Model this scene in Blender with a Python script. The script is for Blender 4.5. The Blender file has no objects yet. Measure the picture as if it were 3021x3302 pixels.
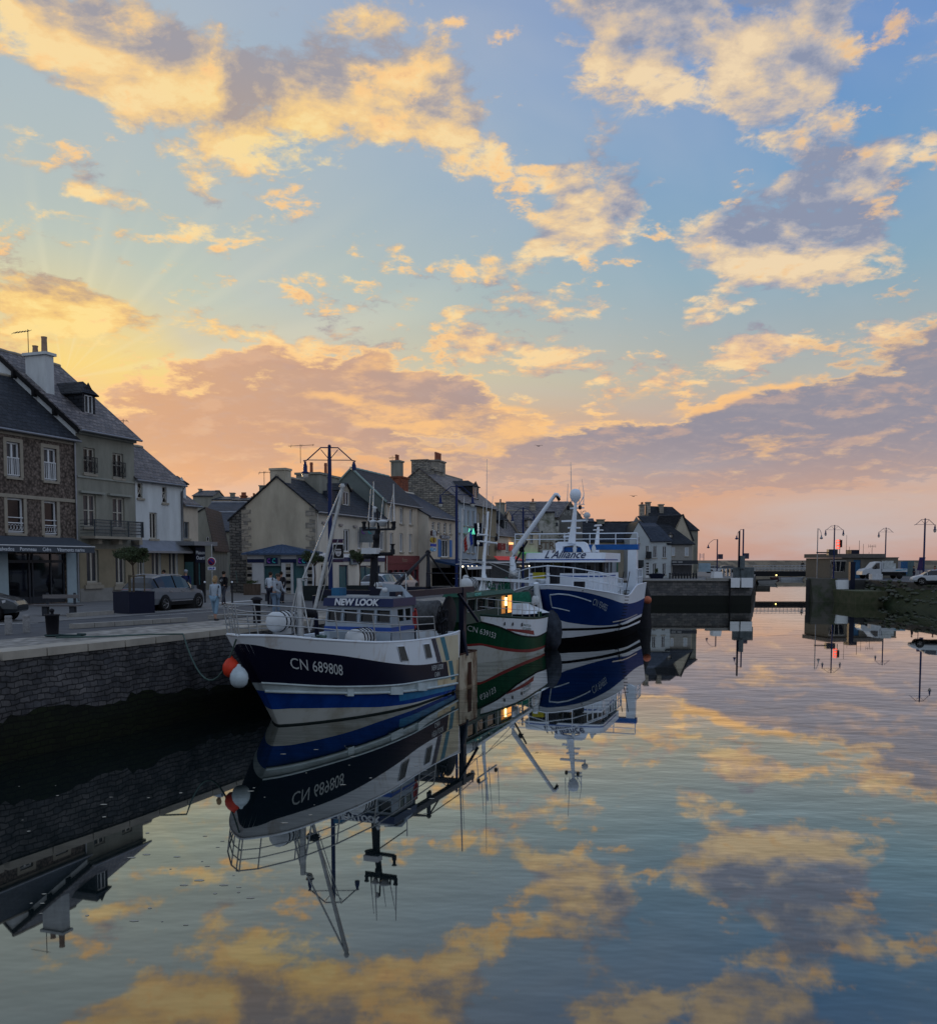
import bpy, bmesh, math, random
from mathutils import Vector, Matrix
R = math.radians
rnd = random.Random(7)
SC = bpy.context.scene
COL = SC.collection

# ---------------------------------------------------------------- camera
FPX, PITCH, EYE = 3028.0, R(3.854), 5.0
cd = bpy.data.cameras.new('camera'); cam = bpy.data.objects.new('camera', cd); COL.objects.link(cam)
cam.location = (0, 0, EYE); cam.rotation_euler = (R(90) - PITCH, 0, 0)
cd.sensor_fit = 'HORIZONTAL'; cd.sensor_width = 36; cd.lens = 36 * FPX / 3021
cd.shift_y = 365 / 3021; cd.clip_start = 0.1; cd.clip_end = 6000
SC.camera = cam
SC.view_settings.view_transform = 'Standard'; SC.view_settings.look = 'None'
SC.view_settings.exposure = 0.0; SC.view_settings.gamma = 1
SC.cycles.max_bounces = 6; SC.cycles.glossy_bounces = 3; SC.cycles.diffuse_bounces = 3
SC.cycles.transparent_max_bounces = 6; SC.cycles.caustics_reflective = False; SC.cycles.caustics_refractive = False

def ray(px, py):
    a = -(py - 2016) / FPX
    return Vector(((px - 1510.5) / FPX, math.cos(PITCH) + a * math.sin(PITCH), -math.sin(PITCH) + a * math.cos(PITCH)))
def onz(px, py, z):
    r = ray(px, py); t = (z - EYE) / r.z
    return Vector((r.x * t, r.y * t, z))
def atY(px, py, Y):
    r = ray(px, py); t = Y / r.y
    return Vector((r.x * t, Y, EYE + r.z * t))
def lin(c):
    return tuple(((v / 255) / 12.92 if v / 255 <= .04045 else ((v / 255 + .055) / 1.055) ** 2.4) for v in c)

# ---------------------------------------------------------------- world: sunset sky with clouds
SUN_EL, SUN_AZ = R(3.5), R(-22)
w = bpy.data.worlds.new('World'); SC.world = w; w.use_nodes = True
T = w.node_tree; T.nodes.clear()
def nd(t, **kw):
    n = T.nodes.new(t)
    for k, v in kw.items():
        if k.startswith('i'): n.inputs[int(k[1:])].default_value = v
        else: setattr(n, k, v)
    return n
def mth(op, a, b=None, c=None, clamp=False):
    n = T.nodes.new('ShaderNodeMath'); n.operation = op; n.use_clamp = clamp
    for i, v in enumerate((a, b, c)):
        if v is None: continue
        if isinstance(v, (int, float)): n.inputs[i].default_value = v
        else: T.links.new(v, n.inputs[i])
    return n.outputs[0]
def vmth(op, a, b=None, s=None):
    n = T.nodes.new('ShaderNodeVectorMath'); n.operation = op
    for i, v in enumerate((a, b)):
        if v is None: continue
        if isinstance(v, tuple): n.inputs[i].default_value = v
        else: T.links.new(v, n.inputs[i])
    if s is not None:
        if isinstance(s, (int, float)): n.inputs[3].default_value = s
        else: T.links.new(s, n.inputs[3])
    return n.outputs[0]
def mix(f, a, b):
    n = T.nodes.new('ShaderNodeMix'); n.data_type = 'RGBA'
    for i, v in ((0, f), (6, a), (7, b)):
        if isinstance(v, (int, float)): n.inputs[i].default_value = v
        elif isinstance(v, tuple): n.inputs[i].default_value = v + (1,)
        else: T.links.new(v, n.inputs[i])
    return n.outputs[2]
def sstep(v, lo, hi):
    n = T.nodes.new('ShaderNodeMapRange'); n.interpolation_type = 'SMOOTHSTEP'
    T.links.new(v, n.inputs[0]); n.inputs[1].default_value = lo; n.inputs[2].default_value = hi
    return n.outputs[0]
def ramp(v, stops):
    n = T.nodes.new('ShaderNodeValToRGB'); T.links.new(v, n.inputs[0]); e = n.color_ramp.elements
    while len(e) < len(stops): e.new(0.5)
    for i, (p, c) in enumerate(stops): e[i].position = p; e[i].color = lin(c) + (1,)
    return n.outputs[0]
tc = nd('ShaderNodeTexCoord'); D = tc.outputs['Generated']
sx = nd('ShaderNodeSeparateXYZ'); T.links.new(D, sx.inputs[0]); dx, dy, dz = sx.outputs
az = mth('ARCTAN2', dx, dy); el = mth('ARCSINE', dz)
cp = nd('ShaderNodeCombineXYZ'); T.links.new(az, cp.inputs[0]); T.links.new(el, cp.inputs[1]); P = cp.outputs[0]
# cloud-plane coordinates: noise gets finer and flatter towards the horizon
pl = nd('ShaderNodeCombineXYZ')
zz = mth('ADD', mth('ABSOLUTE', dz), 0.22)
T.links.new(mth('DIVIDE', dx, zz), pl.inputs[0]); T.links.new(mth('DIVIDE', dy, zz), pl.inputs[1])
Q = pl.outputs[0]
def noise(vec, scale, detail, rough, dist=0.0, col=False):
    n = T.nodes.new('ShaderNodeTexNoise'); T.links.new(vec, n.inputs['Vector'])
    n.inputs['Scale'].default_value = scale; n.inputs['Detail'].default_value = detail
    n.inputs['Roughness'].default_value = rough; n.inputs['Distortion'].default_value = dist
    return n.outputs['Color' if col else 'Fac']
wr = vmth('SCALE', vmth('SUBTRACT', noise(Q, 3.2, 4, .6, 0, True), (.5, .5, .5)), s=0.075)
PW = vmth('ADD', P, wr)
def blobs(lst, vec=PW):
    acc = None
    for (px, py, rx, ry, rot, wt) in lst:
        d = ray(px, py).normalized()
        m = T.nodes.new('ShaderNodeMapping'); m.vector_type = 'TEXTURE'; T.links.new(vec, m.inputs[0])
        m.inputs[1].default_value = (math.atan2(d.x, d.y), math.asin(d.z), 0)
        m.inputs[2].default_value = (0, 0, R(rot)); m.inputs[3].default_value = (rx / FPX, ry / FPX, 1)
        g = T.nodes.new('ShaderNodeTexGradient'); g.gradient_type = 'SPHERICAL'; T.links.new(m.outputs[0], g.inputs[0])
        acc = mth('MULTIPLY', g.outputs['Fac'], wt) if acc is None else mth('MULTIPLY_ADD', g.outputs['Fac'], wt, acc)
    return acc
eln = mth('DIVIDE', el, 0.56, clamp=True)
skyL = ramp(eln, [(0, (232, 150, 96)), (.17, (252, 174, 92)), (.26, (246, 186, 118)), (.34, (240, 214, 140)), (.46, (198, 206, 184)),
                  (.60, (180, 194, 190)), (.78, (170, 188, 196)), (1, (166, 180, 200))])
skyR = ramp(eln, [(0, (192, 152, 142)), (.10, (214, 164, 136)), (.22, (200, 164, 146)), (.33, (178, 180, 174)), (.50, (136, 170, 190)), (.66, (104, 154, 198)),
                  (.82, (86, 140, 202)), (1, (76, 124, 194))])
skyB = ramp(mth('DIVIDE', el, 1.5, clamp=True), [(0, (184, 188, 200)), (.3, (186, 200, 220)), (1, (158, 182, 216))])
base = mix(sstep(az, -.40, .36), skyL, skyR)
# yellow glow around the hidden sun, faint rays
glow = blobs([(120, 1190, 560, 380, 0, .9)], P)
base = mix(mth('MULTIPLY', glow, .8, clamp=True), base, lin((255, 214, 110)))
ang = mth('ARCTAN2', mth('SUBTRACT', el, R(10)), mth('SUBTRACT', az, R(-23)))
an = nd('ShaderNodeCombineXYZ'); T.links.new(mth('MULTIPLY', ang, 6.0), an.inputs[0])
rays = mth('MULTIPLY', sstep(noise(an.outputs[0], 1.1, 1, .5), .45, .75), mth('MULTIPLY', sstep(el, .12, .2), mth('SUBTRACT', 1, sstep(el, .24, .4))))
rays = mth('MULTIPLY', rays, mth('SUBTRACT', 1, sstep(az, -.12, .05)))
base = mix(mth('MULTIPLY', rays, .22), base, lin((246, 236, 196)))
base = mix(mth('MULTIPLY', sstep(noise(Q, .9, 5, .55, .6), .36, .75), .55), base, lin((190, 194, 200)))   # thin veil

f1 = noise(Q, 5.0, 11, .62, .16)
f2 = noise(vmth('ADD', Q, (-.030, -.055, 0)), 5.0, 11, .62, .16)
emb = mth('SUBTRACT', f1, f2)
fine = noise(Q, 17.0, 6, .65, .3)
nz = mth('SUBTRACT', mth('MULTIPLY_ADD', fine, .42, f1), .71)
A = [ # big golden bank, upper left
 (170, 60, 330, 150, -20, 1.1), (420, 190, 420, 190, -22, 1.5), (700, 300, 470, 220, -18, 1.9), (950, 330, 360, 190, -10, 1.7), (1230, 300, 430, 210, -8, 1.7),
 (1450, 370, 260, 220, -30, 1.5), (1560, 490, 240, 120, -30, 1.1), (1680, 540, 130, 90, -30, .9), (620, 70, 260, 130, 0, .8), (60, 30, 260, 80, -20, .8), (1250, 60, 200, 100, 0, .7),
 # upper middle and right
 (1880, 20, 320, 150, 0, .9), (2080, 60, 330, 190, 0, 1.5), (2400, 90, 470, 260, 5, 2.0), (2530, 230, 330, 230, 20, 1.6), (2420, 330, 170, 160, 10, 1.0), (1900, 240, 260, 130, 20, 1.1), (2150, 250, 130, 160, 0, .9),
 (2660, 180, 150, 150, 30, .8), (2955, 220, 80, 150, -40, 1.5), (2720, 410, 110, 70, 20, 1.0), (2480, 480, 60, 45, 0, 1.1), (2050, 510, 180, 75, 15, 1.2),
 (1930, 450, 150, 60, 40, 1.0), (1850, 640, 210, 200, 10, 2.1), (1920, 770, 260, 140, 8, 2.0), (2080, 640, 200, 100, 30, 1.5), (1780, 560, 120, 90, 0, 1.0), (1740, 800, 110, 60, 10, 1.1),
 (2170, 590, 100, 50, 30, .8), (2250, 760, 220, 100, -10, 1.3), (2450, 820, 330, 160, 12, 2.0), (2600, 720, 330, 180, 30, 1.9), (2750, 790, 260, 130, 15, 1.5), (2550, 560, 230, 90, 38, 1.2),
 (2720, 520, 200, 70, 20, .9), (2900, 470, 170, 90, 30, 1.2), (3010, 480, 60, 40, 0, .9), (2330, 860, 160, 80, 0, 1.0), (2840, 700, 110, 70, 40, 1.0),
 (700, 620, 120, 40, -20, .7), (1050, 560, 130, 40, 10, .6), (240, 600, 80, 40, 10, .7), (900, 700, 160, 30, 0, .45), (1200, 760, 260, 30, 5, .45), (2250, 480, 60, 40, 20, .7), (2620, 300, 80, 60, 30, .7), (2790, 560, 90, 50, 20, .7), (2130, 880, 120, 40, 10, .7), (1480, 1010, 90, 30, 0, .7), (2600, 960, 200, 30, 10, .6), (1100, 1050, 200, 30, 0, .5), (700, 960, 200, 30, 10, .4),
 # small scattered ones
 (1640, 880, 190, 70, 5, 1.2), (1800, 990, 200, 90, 0, 1.3), (1350, 955, 170, 45, 8, 1.15), (1640, 1015, 120, 45, -5, .9), (2290, 1020, 160, 50, 15, 1.1), (2190, 1000, 60, 30, 0, .8),
 (430, 650, 330, 70, -10, 1.6), (650, 700, 150, 60, 10, 1.1), (290, 540, 90, 45, 0, .9), (590, 530, 170, 55, -32, .9), (490, 480, 60, 45, 0, .8), (780, 490, 110, 40, -25, .8),
 (0, 310, 70, 80, 0, .9), (60, 880, 140, 60, -20, .7),
 (150, 1010, 330, 130, 0, 2.1), (350, 1040, 200, 120, 0, 1.4), (40, 1060, 240, 130, 0, 1.4), (600, 1060, 180, 60, 0, .6), (420, 1240, 230, 40, 16, 1.1),
 (860, 1120, 260, 60, -12, 1.2), (980, 1150, 240, 80, -10, 1.1), (1180, 1150, 260, 90, 0, 1.1), (1300, 1200, 240, 90, 0, .9), (1480, 1080, 150, 90, 5, 1.4), (1700, 1150, 250, 75, -5, 1.7), (1560, 1130, 160, 60, 0, 1.0),
 (1900, 1220, 80, 40, 0, .8), (2060, 1210, 160, 60, 0, .9), (2350, 1160, 240, 85, 12, 1.5), (2450, 1110, 260, 60, 10, 1.1), (2420, 1200, 150, 70, 0, 1.0), (2780, 1060, 120, 60, 0, .7), (2940, 1060, 220, 80, 5, 1.3),
 (1690, 1280, 90, 40, 0, .9), (1950, 1290, 120, 50, 20, .9), (2550, 1050, 240, 40, 8, .7),
]
B = [ # mauve banks low over the town
 (1000, 1330, 900, 210, 3, 1.5), (700, 1370, 620, 200, 10, 1.6), (1200, 1420, 700, 150, -4, 1.2), (1300, 1240, 420, 110, -3, 1.2), (600, 1480, 420, 160, 0, .9), (1000, 1180, 380, 90, -5, .8), (1480, 1340, 380, 90, -12, .7),
 (1400, 1100, 120, 90, 0, .8), (2900, 1280, 900, 190, 13, 1.9), (2350, 1390, 800, 130, 8, 1.6), (2800, 1420, 800, 130, 5, 1.4), (1900, 1440, 600, 90, 3, 1.1), (2700, 1530, 900, 90, 3, .9), (1800, 1560, 900, 80, 1, .8), (2200, 1480, 700, 70, 2, .8),
 (1900, 930, 190, 80, 20, .45), (3400, 1200, 700, 260, 5, 1.4),
]
SUNLIT = [ # where the low sun reaches the cloud undersides
 (850, 400, 420, 150, -18, 1.5), (420, 260, 420, 110, -24, 1.1), (1350, 420, 330, 150, 0, .9), (1790, 640, 210, 260, 0, 1.1), (1750, 760, 260, 160, 0, .8), (2100, 100, 260, 130, 0, .7), (2330, 900, 260, 90, 5, .8),
 (2750, 850, 260, 70, 12, .7), (250, 1010, 480, 190, 0, 1.4), (2450, 60, 500, 150, 0, .5)]
HOLE = [(1725, 590, 120, 110, 0, 1.3), (2140, 790, 80, 160, 0, .9), (1620, 250, 330, 260, -20, 1.2), (700, 30, 200, 80, 0, .7), (1700, 430, 160, 120, 0, .7), (2200, 500, 200, 180, 30, 1.0), (2300, 620, 260, 110, 30, 1.1), (2050, 900, 400, 70, 0, .8), (2850, 330, 200, 150, 0, .8), (2880, 60, 200, 160, 0, 1.0), (2700, 980, 500, 90, 5, .7), (1250, 620, 500, 150, 0, 1.0), (300, 420, 400, 90, -20, .8), (2960, 640, 120, 160, 0, .7), (2100, 380, 130, 90, 0, .6)]
GREY = [(980, 180, 330, 150, -8, 1.2), (2560, 640, 330, 140, 32, 1.2), (2700, 700, 180, 130, 20, .9), (2560, 330, 330, 130, 15, .9), (2060, 640, 190, 90, 28, .9), (100, 1060, 170, 60, 0, .6), (1400, 1090, 90, 90, 0, 1.2), (1960, 920, 140, 60, 20, 1.2), (650, 60, 300, 90, 0, .5)]
bA = blobs(A)
bS = blobs(A, vmth('ADD', PW, (-.016, -.020, 0)))   # the same masses a little nearer the sun
nzA = mth('MULTIPLY_ADD', mth('SUBTRACT', fine, .5), .30, nz)
dA = mth('SUBTRACT', mth('MULTIPLY_ADD', nzA, 5.4, mth('MULTIPLY', bA, .76)), mth('MULTIPLY', blobs(HOLE), 1.0))
cA = mth('MULTIPLY', mth('MULTIPLY', sstep(dA, .16, 1.25), .96), sstep(el, .05, .12))
core = sstep(dA, .8, 2.2)
dB = mth('SUBTRACT', mth('MULTIPLY_ADD', nz, 3.6, mth('MULTIPLY', blobs(B), .80)), blobs([(1900, 1230, 420, 70, 0, .8), (1750, 1290, 300, 60, 5, .6), (900, 1250, 200, 40, 0, .3), (2700, 1470, 500, 30, 6, .7), (1350, 1400, 500, 26, -3, .8), (1150, 1480, 400, 24, 0, .5), (2000, 1520, 700, 24, 2, .7), (2400, 1620, 900, 40, 0, .5)]))
cB = sstep(dB, .28, .66)
rim = mth('SUBTRACT', 1, sstep(dB, .50, 1.0))
edge = mth('SUBTRACT', bA, bS)
litA = mth('ADD', mth('MULTIPLY_ADD', edge, .30, mth('MULTIPLY_ADD', emb, 4.2, .40)), mth('MULTIPLY', mth('SUBTRACT', blobs(SUNLIT), blobs(GREY)), .19))
litA = mth('ADD', litA, mth('MULTIPLY', mth('SUBTRACT', fine, .5), .5))
litA = mth('SUBTRACT', litA, mth('MULTIPLY', core, .06))
warmA = ramp(litA, [(0, (160, 156, 164)), (.25, (190, 174, 162)), (.5, (226, 194, 150)), (.75, (248, 206, 140)), (1, (253, 220, 156))])
coolA = ramp(litA, [(0, (140, 148, 172)), (.25, (168, 168, 180)), (.5, (200, 186, 176)), (.75, (228, 202, 168)), (1, (244, 216, 174))])
lowA = ramp(litA, [(0, (176, 152, 150)), (.35, (222, 176, 140)), (.7, (252, 196, 134)), (1, (255, 212, 146))])
colA = mix(sstep(az, -.12, .26), warmA, coolA)
colA = mix(mth('SUBTRACT', 1, sstep(el, .12, .30)), colA, lowA)
sunn = mth('MULTIPLY', blobs([(200, 1040, 640, 300, 0, 1.0), (900, 430, 480, 160, -18, .55)]), 1.0, clamp=True)
colA = mix(mth('MULTIPLY', sunn, .65), colA, ramp(litA, [(0, (206, 160, 96)), (.5, (250, 200, 96)), (1, (255, 226, 130))]))
colB = mix(sstep(az, -.36, .26), lin((212, 160, 126)), lin((142, 140, 156)))
colB = mix(mth('MULTIPLY', sstep(emb, .0, .16), .42), colB, lin((228, 180, 146)))
colB = mix(mth('MULTIPLY', sstep(fine, .45, .75), .22), colB, lin((196, 176, 172)))
colB = mix(mth('MULTIPLY', rim, mth('MULTIPLY', sstep(el, .08, .15), mth('SUBTRACT', 1.0, mth('MULTIPLY', sstep(az, .12, .5), .35)))), colB, lin((255, 204, 136)))
sky = mix(cA, base, colA)
sky = mix(mth('MULTIPLY', cB, mth('MULTIPLY_ADD', sstep(el, .04, .14), .80, .12)), sky, colB)
# golden wisps in front of the low bank
wsp = mth('MULTIPLY', sstep(mth('MULTIPLY_ADD', nz, 2.0, blobs([(1150, 1290, 420, 45, -4, 1.1), (1350, 1370, 420, 45, -3, 1.1), (1450, 1440, 380, 34, -2, 1.0), (1250, 1190, 260, 60, 0, .9), (1000, 1420, 330, 30, -8, .8),
   (2500, 1420, 420, 34, 5, .8), (2250, 1300, 500, 40, 11, .8), (2050, 1260, 260, 40, 10, .7), (1750, 1400, 300, 50, 5, 1.0), (1650, 1330, 260, 50, 0, 1.0), (2500, 1250, 420, 30, 14, .7)])), .30, 1.15), .85)
wsp = mth('MULTIPLY', wsp, sstep(el, .05, .11))
sky = mix(wsp, sky, lin((255, 196, 124)))
back = sstep(mth('ABSOLUTE', az), .75, 1.5)
sky = mix(back, sky, mix(mth('MULTIPLY', sstep(f1, .5, .68), .5), skyB, lin((176, 168, 172))))
sky = mix(sstep(el, .75, 1.2), sky, lin((150, 174, 210)))
sky = mix(mth('SUBTRACT', 1, sstep(dz, -.06, -.02)), sky, lin((60, 66, 76)))
hsv = nd('ShaderNodeHueSaturation'); hsv.inputs[1].default_value = .96; T.links.new(sky, hsv.inputs[4])
bg = nd('ShaderNodeBackground'); T.links.new(hsv.outputs[0], bg.inputs[0]); bg.inputs[1].default_value = 1.03
st = nd('ShaderNodeTexSky'); st.sky_type = 'NISHITA'; st.sun_disc = False; st.sun_elevation = SUN_EL; st.sun_rotation = SUN_AZ
bg2 = nd('ShaderNodeBackground'); T.links.new(st.outputs[0], bg2.inputs[0]); bg2.inputs[1].default_value = 0.05
mx = nd('ShaderNodeMixShader'); mx.inputs[0].default_value = 0.06
T.links.new(bg.outputs[0], mx.inputs[1]); T.links.new(bg2.outputs[0], mx.inputs[2])
wo = nd('ShaderNodeOutputWorld'); T.links.new(mx.outputs[0], wo.inputs[0])
w.cycles.sampling_method = 'MANUAL'; w.cycles.sample_map_resolution = 512

sd = bpy.data.lights.new('sun', 'SUN'); sd.energy = 0.5; sd.angle = R(12); sd.color = (1, .72, .42)
so = bpy.data.objects.new('sun', sd); COL.objects.link(so)
sdir = Vector((math.sin(SUN_AZ) * math.cos(SUN_EL), math.cos(SUN_AZ) * math.cos(SUN_EL), math.sin(SUN_EL)))
so.rotation_euler = sdir.to_track_quat('Z', 'Y').to_euler()

# ---------------------------------------------------------------- helpers
MATS = {}
def mat(name, col, rough=.7, metal=0, var=.25, scale=3.0, bump=0, emit=None, coat=0, tex=None, spec=None, c2=None, fac=None, stretch=None, bscale=None):
    """procedural principled material: noise tinted base colour, optional brick/voronoi pattern, bump"""
    if name in MATS: return MATS[name]
    m = bpy.data.materials.new(name); m.use_nodes = True; t = m.node_tree; b = t.nodes['Principled BSDF']
    b.inputs['Roughness'].default_value = rough; b.inputs['Metallic'].default_value = metal
    b.inputs['Specular IOR Level'].default_value = .18 if spec is None else spec * .6
    if coat: b.inputs['Coat Weight'].default_value = coat; b.inputs['Coat Roughness'].default_value = .08
    if emit:
        b.inputs['Emission Color'].default_value = emit[:3] + (1,); b.inputs['Emission Strength'].default_value = emit[3]
    L = t.links.new
    tcn = t.nodes.new('ShaderNodeTexCoord'); vec = tcn.outputs['Object']
    if stretch:
        mp = t.nodes.new('ShaderNodeMapping'); mp.inputs[3].default_value = stretch; L(vec, mp.inputs[0]); vec = mp.outputs[0]
    n = t.nodes.new('ShaderNodeTexNoise'); n.inputs['Scale'].default_value = scale; n.inputs['Detail'].default_value = 6; n.inputs['Roughness'].default_value = .65
    L(vec, n.inputs['Vector'])
    r = t.nodes.new('ShaderNodeValToRGB'); r.color_ramp.elements[0].position = .3; r.color_ramp.elements[1].position = .72
    a = tuple(min(1, c * (1 - var)) for c in col); c_ = c2 or tuple(min(1, c * (1 + var * .7)) for c in col)
    if fac: r.color_ramp.elements[0].position, r.color_ramp.elements[1].position = fac
    r.color_ramp.elements[0].color = (col if c2 else a) + (1,); r.color_ramp.elements[1].color = c_ + (1,)
    L(n.outputs['Fac'], r.inputs[0]); out = r.outputs[0]; h = n.outputs['Fac']
    if tex:
        kind, ts, dark = tex
        if kind == 'brick':
            bw, bh = ts
            # wall coordinates: distance along the wall, height
            sp = t.nodes.new('ShaderNodeSeparateXYZ'); L(tcn.outputs['Object'], sp.inputs[0])
            ad = t.nodes.new('ShaderNodeMath'); ad.operation = 'ADD'; L(sp.outputs[0], ad.inputs[0]); L(sp.outputs[1], ad.inputs[1])
            cb = t.nodes.new('ShaderNodeCombineXYZ'); L(ad.outputs[0], cb.inputs[0]); L(sp.outputs[2], cb.inputs[1])
            q = t.nodes.new('ShaderNodeTexNoise'); q.inputs['Scale'].default_value = 2.2; L(tcn.outputs['Object'], q.inputs['Vector'])
            vm = t.nodes.new('ShaderNodeVectorMath'); vm.operation = 'MULTIPLY_ADD'; L(q.outputs['Color'], vm.inputs[0]); vm.inputs[1].default_value = (bw * (1.0 if bh < .18 else .5), bh * (1.5 if bh < .18 and bw > .34 else 1.1), 0); L(cb.outputs[0], vm.inputs[2])
            k = t.nodes.new('ShaderNodeTexBrick'); L(vm.outputs[0], k.inputs['Vector'])
            k.inputs['Scale'].default_value = 1; k.inputs['Brick Width'].default_value = bw; k.inputs['Row Height'].default_value = bh
            k.inputs['Mortar Size'].default_value = min(bh * .12, .025); k.inputs['Mortar Smooth'].default_value = .3; k.inputs['Bias'].default_value = 0
            k.inputs['Color1'].default_value = (1.25, 1.2, 1.15, 1); k.inputs['Color2'].default_value = (.62, .64, .68, 1); k.inputs['Mortar'].default_value = (dark, dark, dark, 1)
            pat, hh = k.outputs['Color'], k.outputs['Fac']
        else:
            k = t.nodes.new('ShaderNodeTexVoronoi'); k.inputs['Scale'].default_value = ts; L(vec, k.inputs['Vector'])
            rr = t.nodes.new('ShaderNodeValToRGB'); L(k.outputs['Distance'], rr.inputs[0]); rr.color_ramp.elements[0].color = (1.3, 1.3, 1.3, 1); rr.color_ramp.elements[1].color = (dark, dark, dark, 1); rr.color_ramp.elements[1].position = .8
            pat, hh = rr.outputs[0], k.outputs['Distance']
        mm = t.nodes.new('ShaderNodeMix'); mm.data_type = 'RGBA'; mm.blend_type = 'MULTIPLY'; mm.inputs[0].default_value = 1
        L(out, mm.inputs[6]); L(pat, mm.inputs[7]); out = mm.outputs[2]
        iv = t.nodes.new('ShaderNodeMath'); iv.operation = 'SUBTRACT'; iv.inputs[0].default_value = 1; L(hh, iv.inputs[1])
        ad2 = t.nodes.new('ShaderNodeMath'); L(iv.outputs[0], ad2.inputs[0]); L(h, ad2.inputs[1]); h = ad2.outputs[0]
        bump = bump or .4
    L(out, b.inputs['Base Color'])
    if bump:
        bp = t.nodes.new('ShaderNodeBump'); bp.inputs['Strength'].default_value = bump; bp.inputs['Distance'].default_value = .03
        L(h, bp.inputs['Height']); L(bp.outputs[0], b.inputs['Normal'])
    MATS[name] = m; return m

class MB:
    def __init__(s): s.v, s.f, s.m, s.s = [], [], [], []
    def face(s, pts, mi=0, sm=False):
        i = len(s.v); s.v += [tuple(p) for p in pts]; s.f.append(tuple(range(i, i + len(pts)))); s.m.append(mi); s.s.append(sm)
    def mesh(s, vs, fs, mi=0, sm=False):
        i = len(s.v); s.v += [tuple(p) for p in vs]
        for f in fs: s.f.append(tuple(i + k for k in f)); s.m.append(mi); s.s.append(sm)
    def hexa(s, p, mi=0):   # 8 corners: bottom 4 then top 4
        s.mesh(p, [(0, 3, 2, 1), (4, 5, 6, 7), (0, 1, 5, 4), (1, 2, 6, 5), (2, 3, 7, 6), (3, 0, 4, 7)], mi)
    def box(s, a, b, mi=0, M=None):
        p = [(a[0], a[1], a[2]), (b[0], a[1], a[2]), (b[0], b[1], a[2]), (a[0], b[1], a[2]), (a[0], a[1], b[2]), (b[0], a[1], b[2]), (b[0], b[1], b[2]), (a[0], b[1], b[2])]
        s.hexa([M @ Vector(q) for q in p] if M else p, mi)
    def fbox(s, F, u0, u1, w0, w1, z0, z1, mi=0):
        s.hexa([F.pt(u0, w0, z0), F.pt(u1, w0, z0), F.pt(u1, w1, z0), F.pt(u0, w1, z0), F.pt(u0, w0, z1), F.pt(u1, w0, z1), F.pt(u1, w1, z1), F.pt(u0, w1, z1)], mi)
    def prism(s, pts, vec, mi=0):
        n = len(pts); q = [Vector(p) + Vector(vec) for p in pts]
        s.mesh(list(pts) + q, [tuple(range(n))[::-1], tuple(range(n, 2 * n))] + [(i, (i + 1) % n, n + (i + 1) % n, n + i) for i in range(n)], mi)
    def tube(s, p, q, r, r2=None, n=6, mi=0, cap=True):
        s.path([p, q], [r, r if r2 is None else r2], n, mi, cap)
    def path(s, pts, r, n=6, mi=0, cap=True, sm=True):
        pts = [Vector(p) for p in pts]; rs = r if isinstance(r, (list, tuple)) else [r] * len(pts)
        vs = []; up = None
        for i, p in enumerate(pts):
            d = (pts[min(i + 1, len(pts) - 1)] - pts[max(i - 1, 0)]).normalized()
            a = Vector((0, 0, 1)) if abs(d.z) < .9 else Vector((1, 0, 0))
            x = d.cross(a).normalized(); y = d.cross(x).normalized()
            for k in range(n):
                t = 2 * math.pi * k / n; vs.append(p + (x * math.cos(t) + y * math.sin(t)) * rs[i])
        fs = [(i * n + k, i * n + (k + 1) % n, (i + 1) * n + (k + 1) % n, (i + 1) * n + k) for i in range(len(pts) - 1) for k in range(n)]
        s.mesh(vs, fs, mi, sm)
        if cap:
            s.face([vs[k] for k in range(n)], mi); s.face([vs[-1 - k] for k in range(n)], mi)
    def lathe(s, c, prof, n=12, mi=0, M=None, sm=True):   # prof: (r, z)
        vs = [];
        for (r, z) in prof:
            for k in range(n):
                t = 2 * math.pi * k / n; p = Vector((r * math.cos(t), r * math.sin(t), z))
                vs.append((M @ p if M else p) + Vector(c))
        s.mesh(vs, [(i * n + k, i * n + (k + 1) % n, (i + 1) * n + (k + 1) % n, (i + 1) * n + k) for i in range(len(prof) - 1) for k in range(n)], mi, sm)
        s.face([vs[k] for k in range(n)][::-1], mi); s.face([vs[(len(prof) - 1) * n + k] for k in range(n)], mi)
    def ball(s, c, r, n=12, mi=0, sc=(1, 1, 1)):
        M = Matrix.Diagonal(sc)
        s.lathe(c, [(max(.001, math.sin(t) * r), -math.cos(t) * r) for t in [math.pi * i / 8 for i in range(9)]], n, mi, M)
    def xf(s, M, start=0):
        for i in range(start, len(s.v)): s.v[i] = tuple(M @ Vector(s.v[i]))
        return s
    def build(s, name, mats, parent=None, org=None):
        me = bpy.data.meshes.new(name)
        if org is None: org = ORG.get(parent.name, Vector((0, 0, 0))) if parent else Vector((0, 0, 0))
        me.from_pydata([tuple(Vector(v) - org) for v in s.v], [], s.f)
        for m in (mats if isinstance(mats, (list, tuple)) else [mats]): me.materials.append(m)
        me.polygons.foreach_set('material_index', s.m); me.polygons.foreach_set('use_smooth', s.s); me.update()
        o = bpy.data.objects.new(name, me); COL.objects.link(o)
        if parent: o.parent = parent; ORG[o.name] = org
        return o
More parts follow.
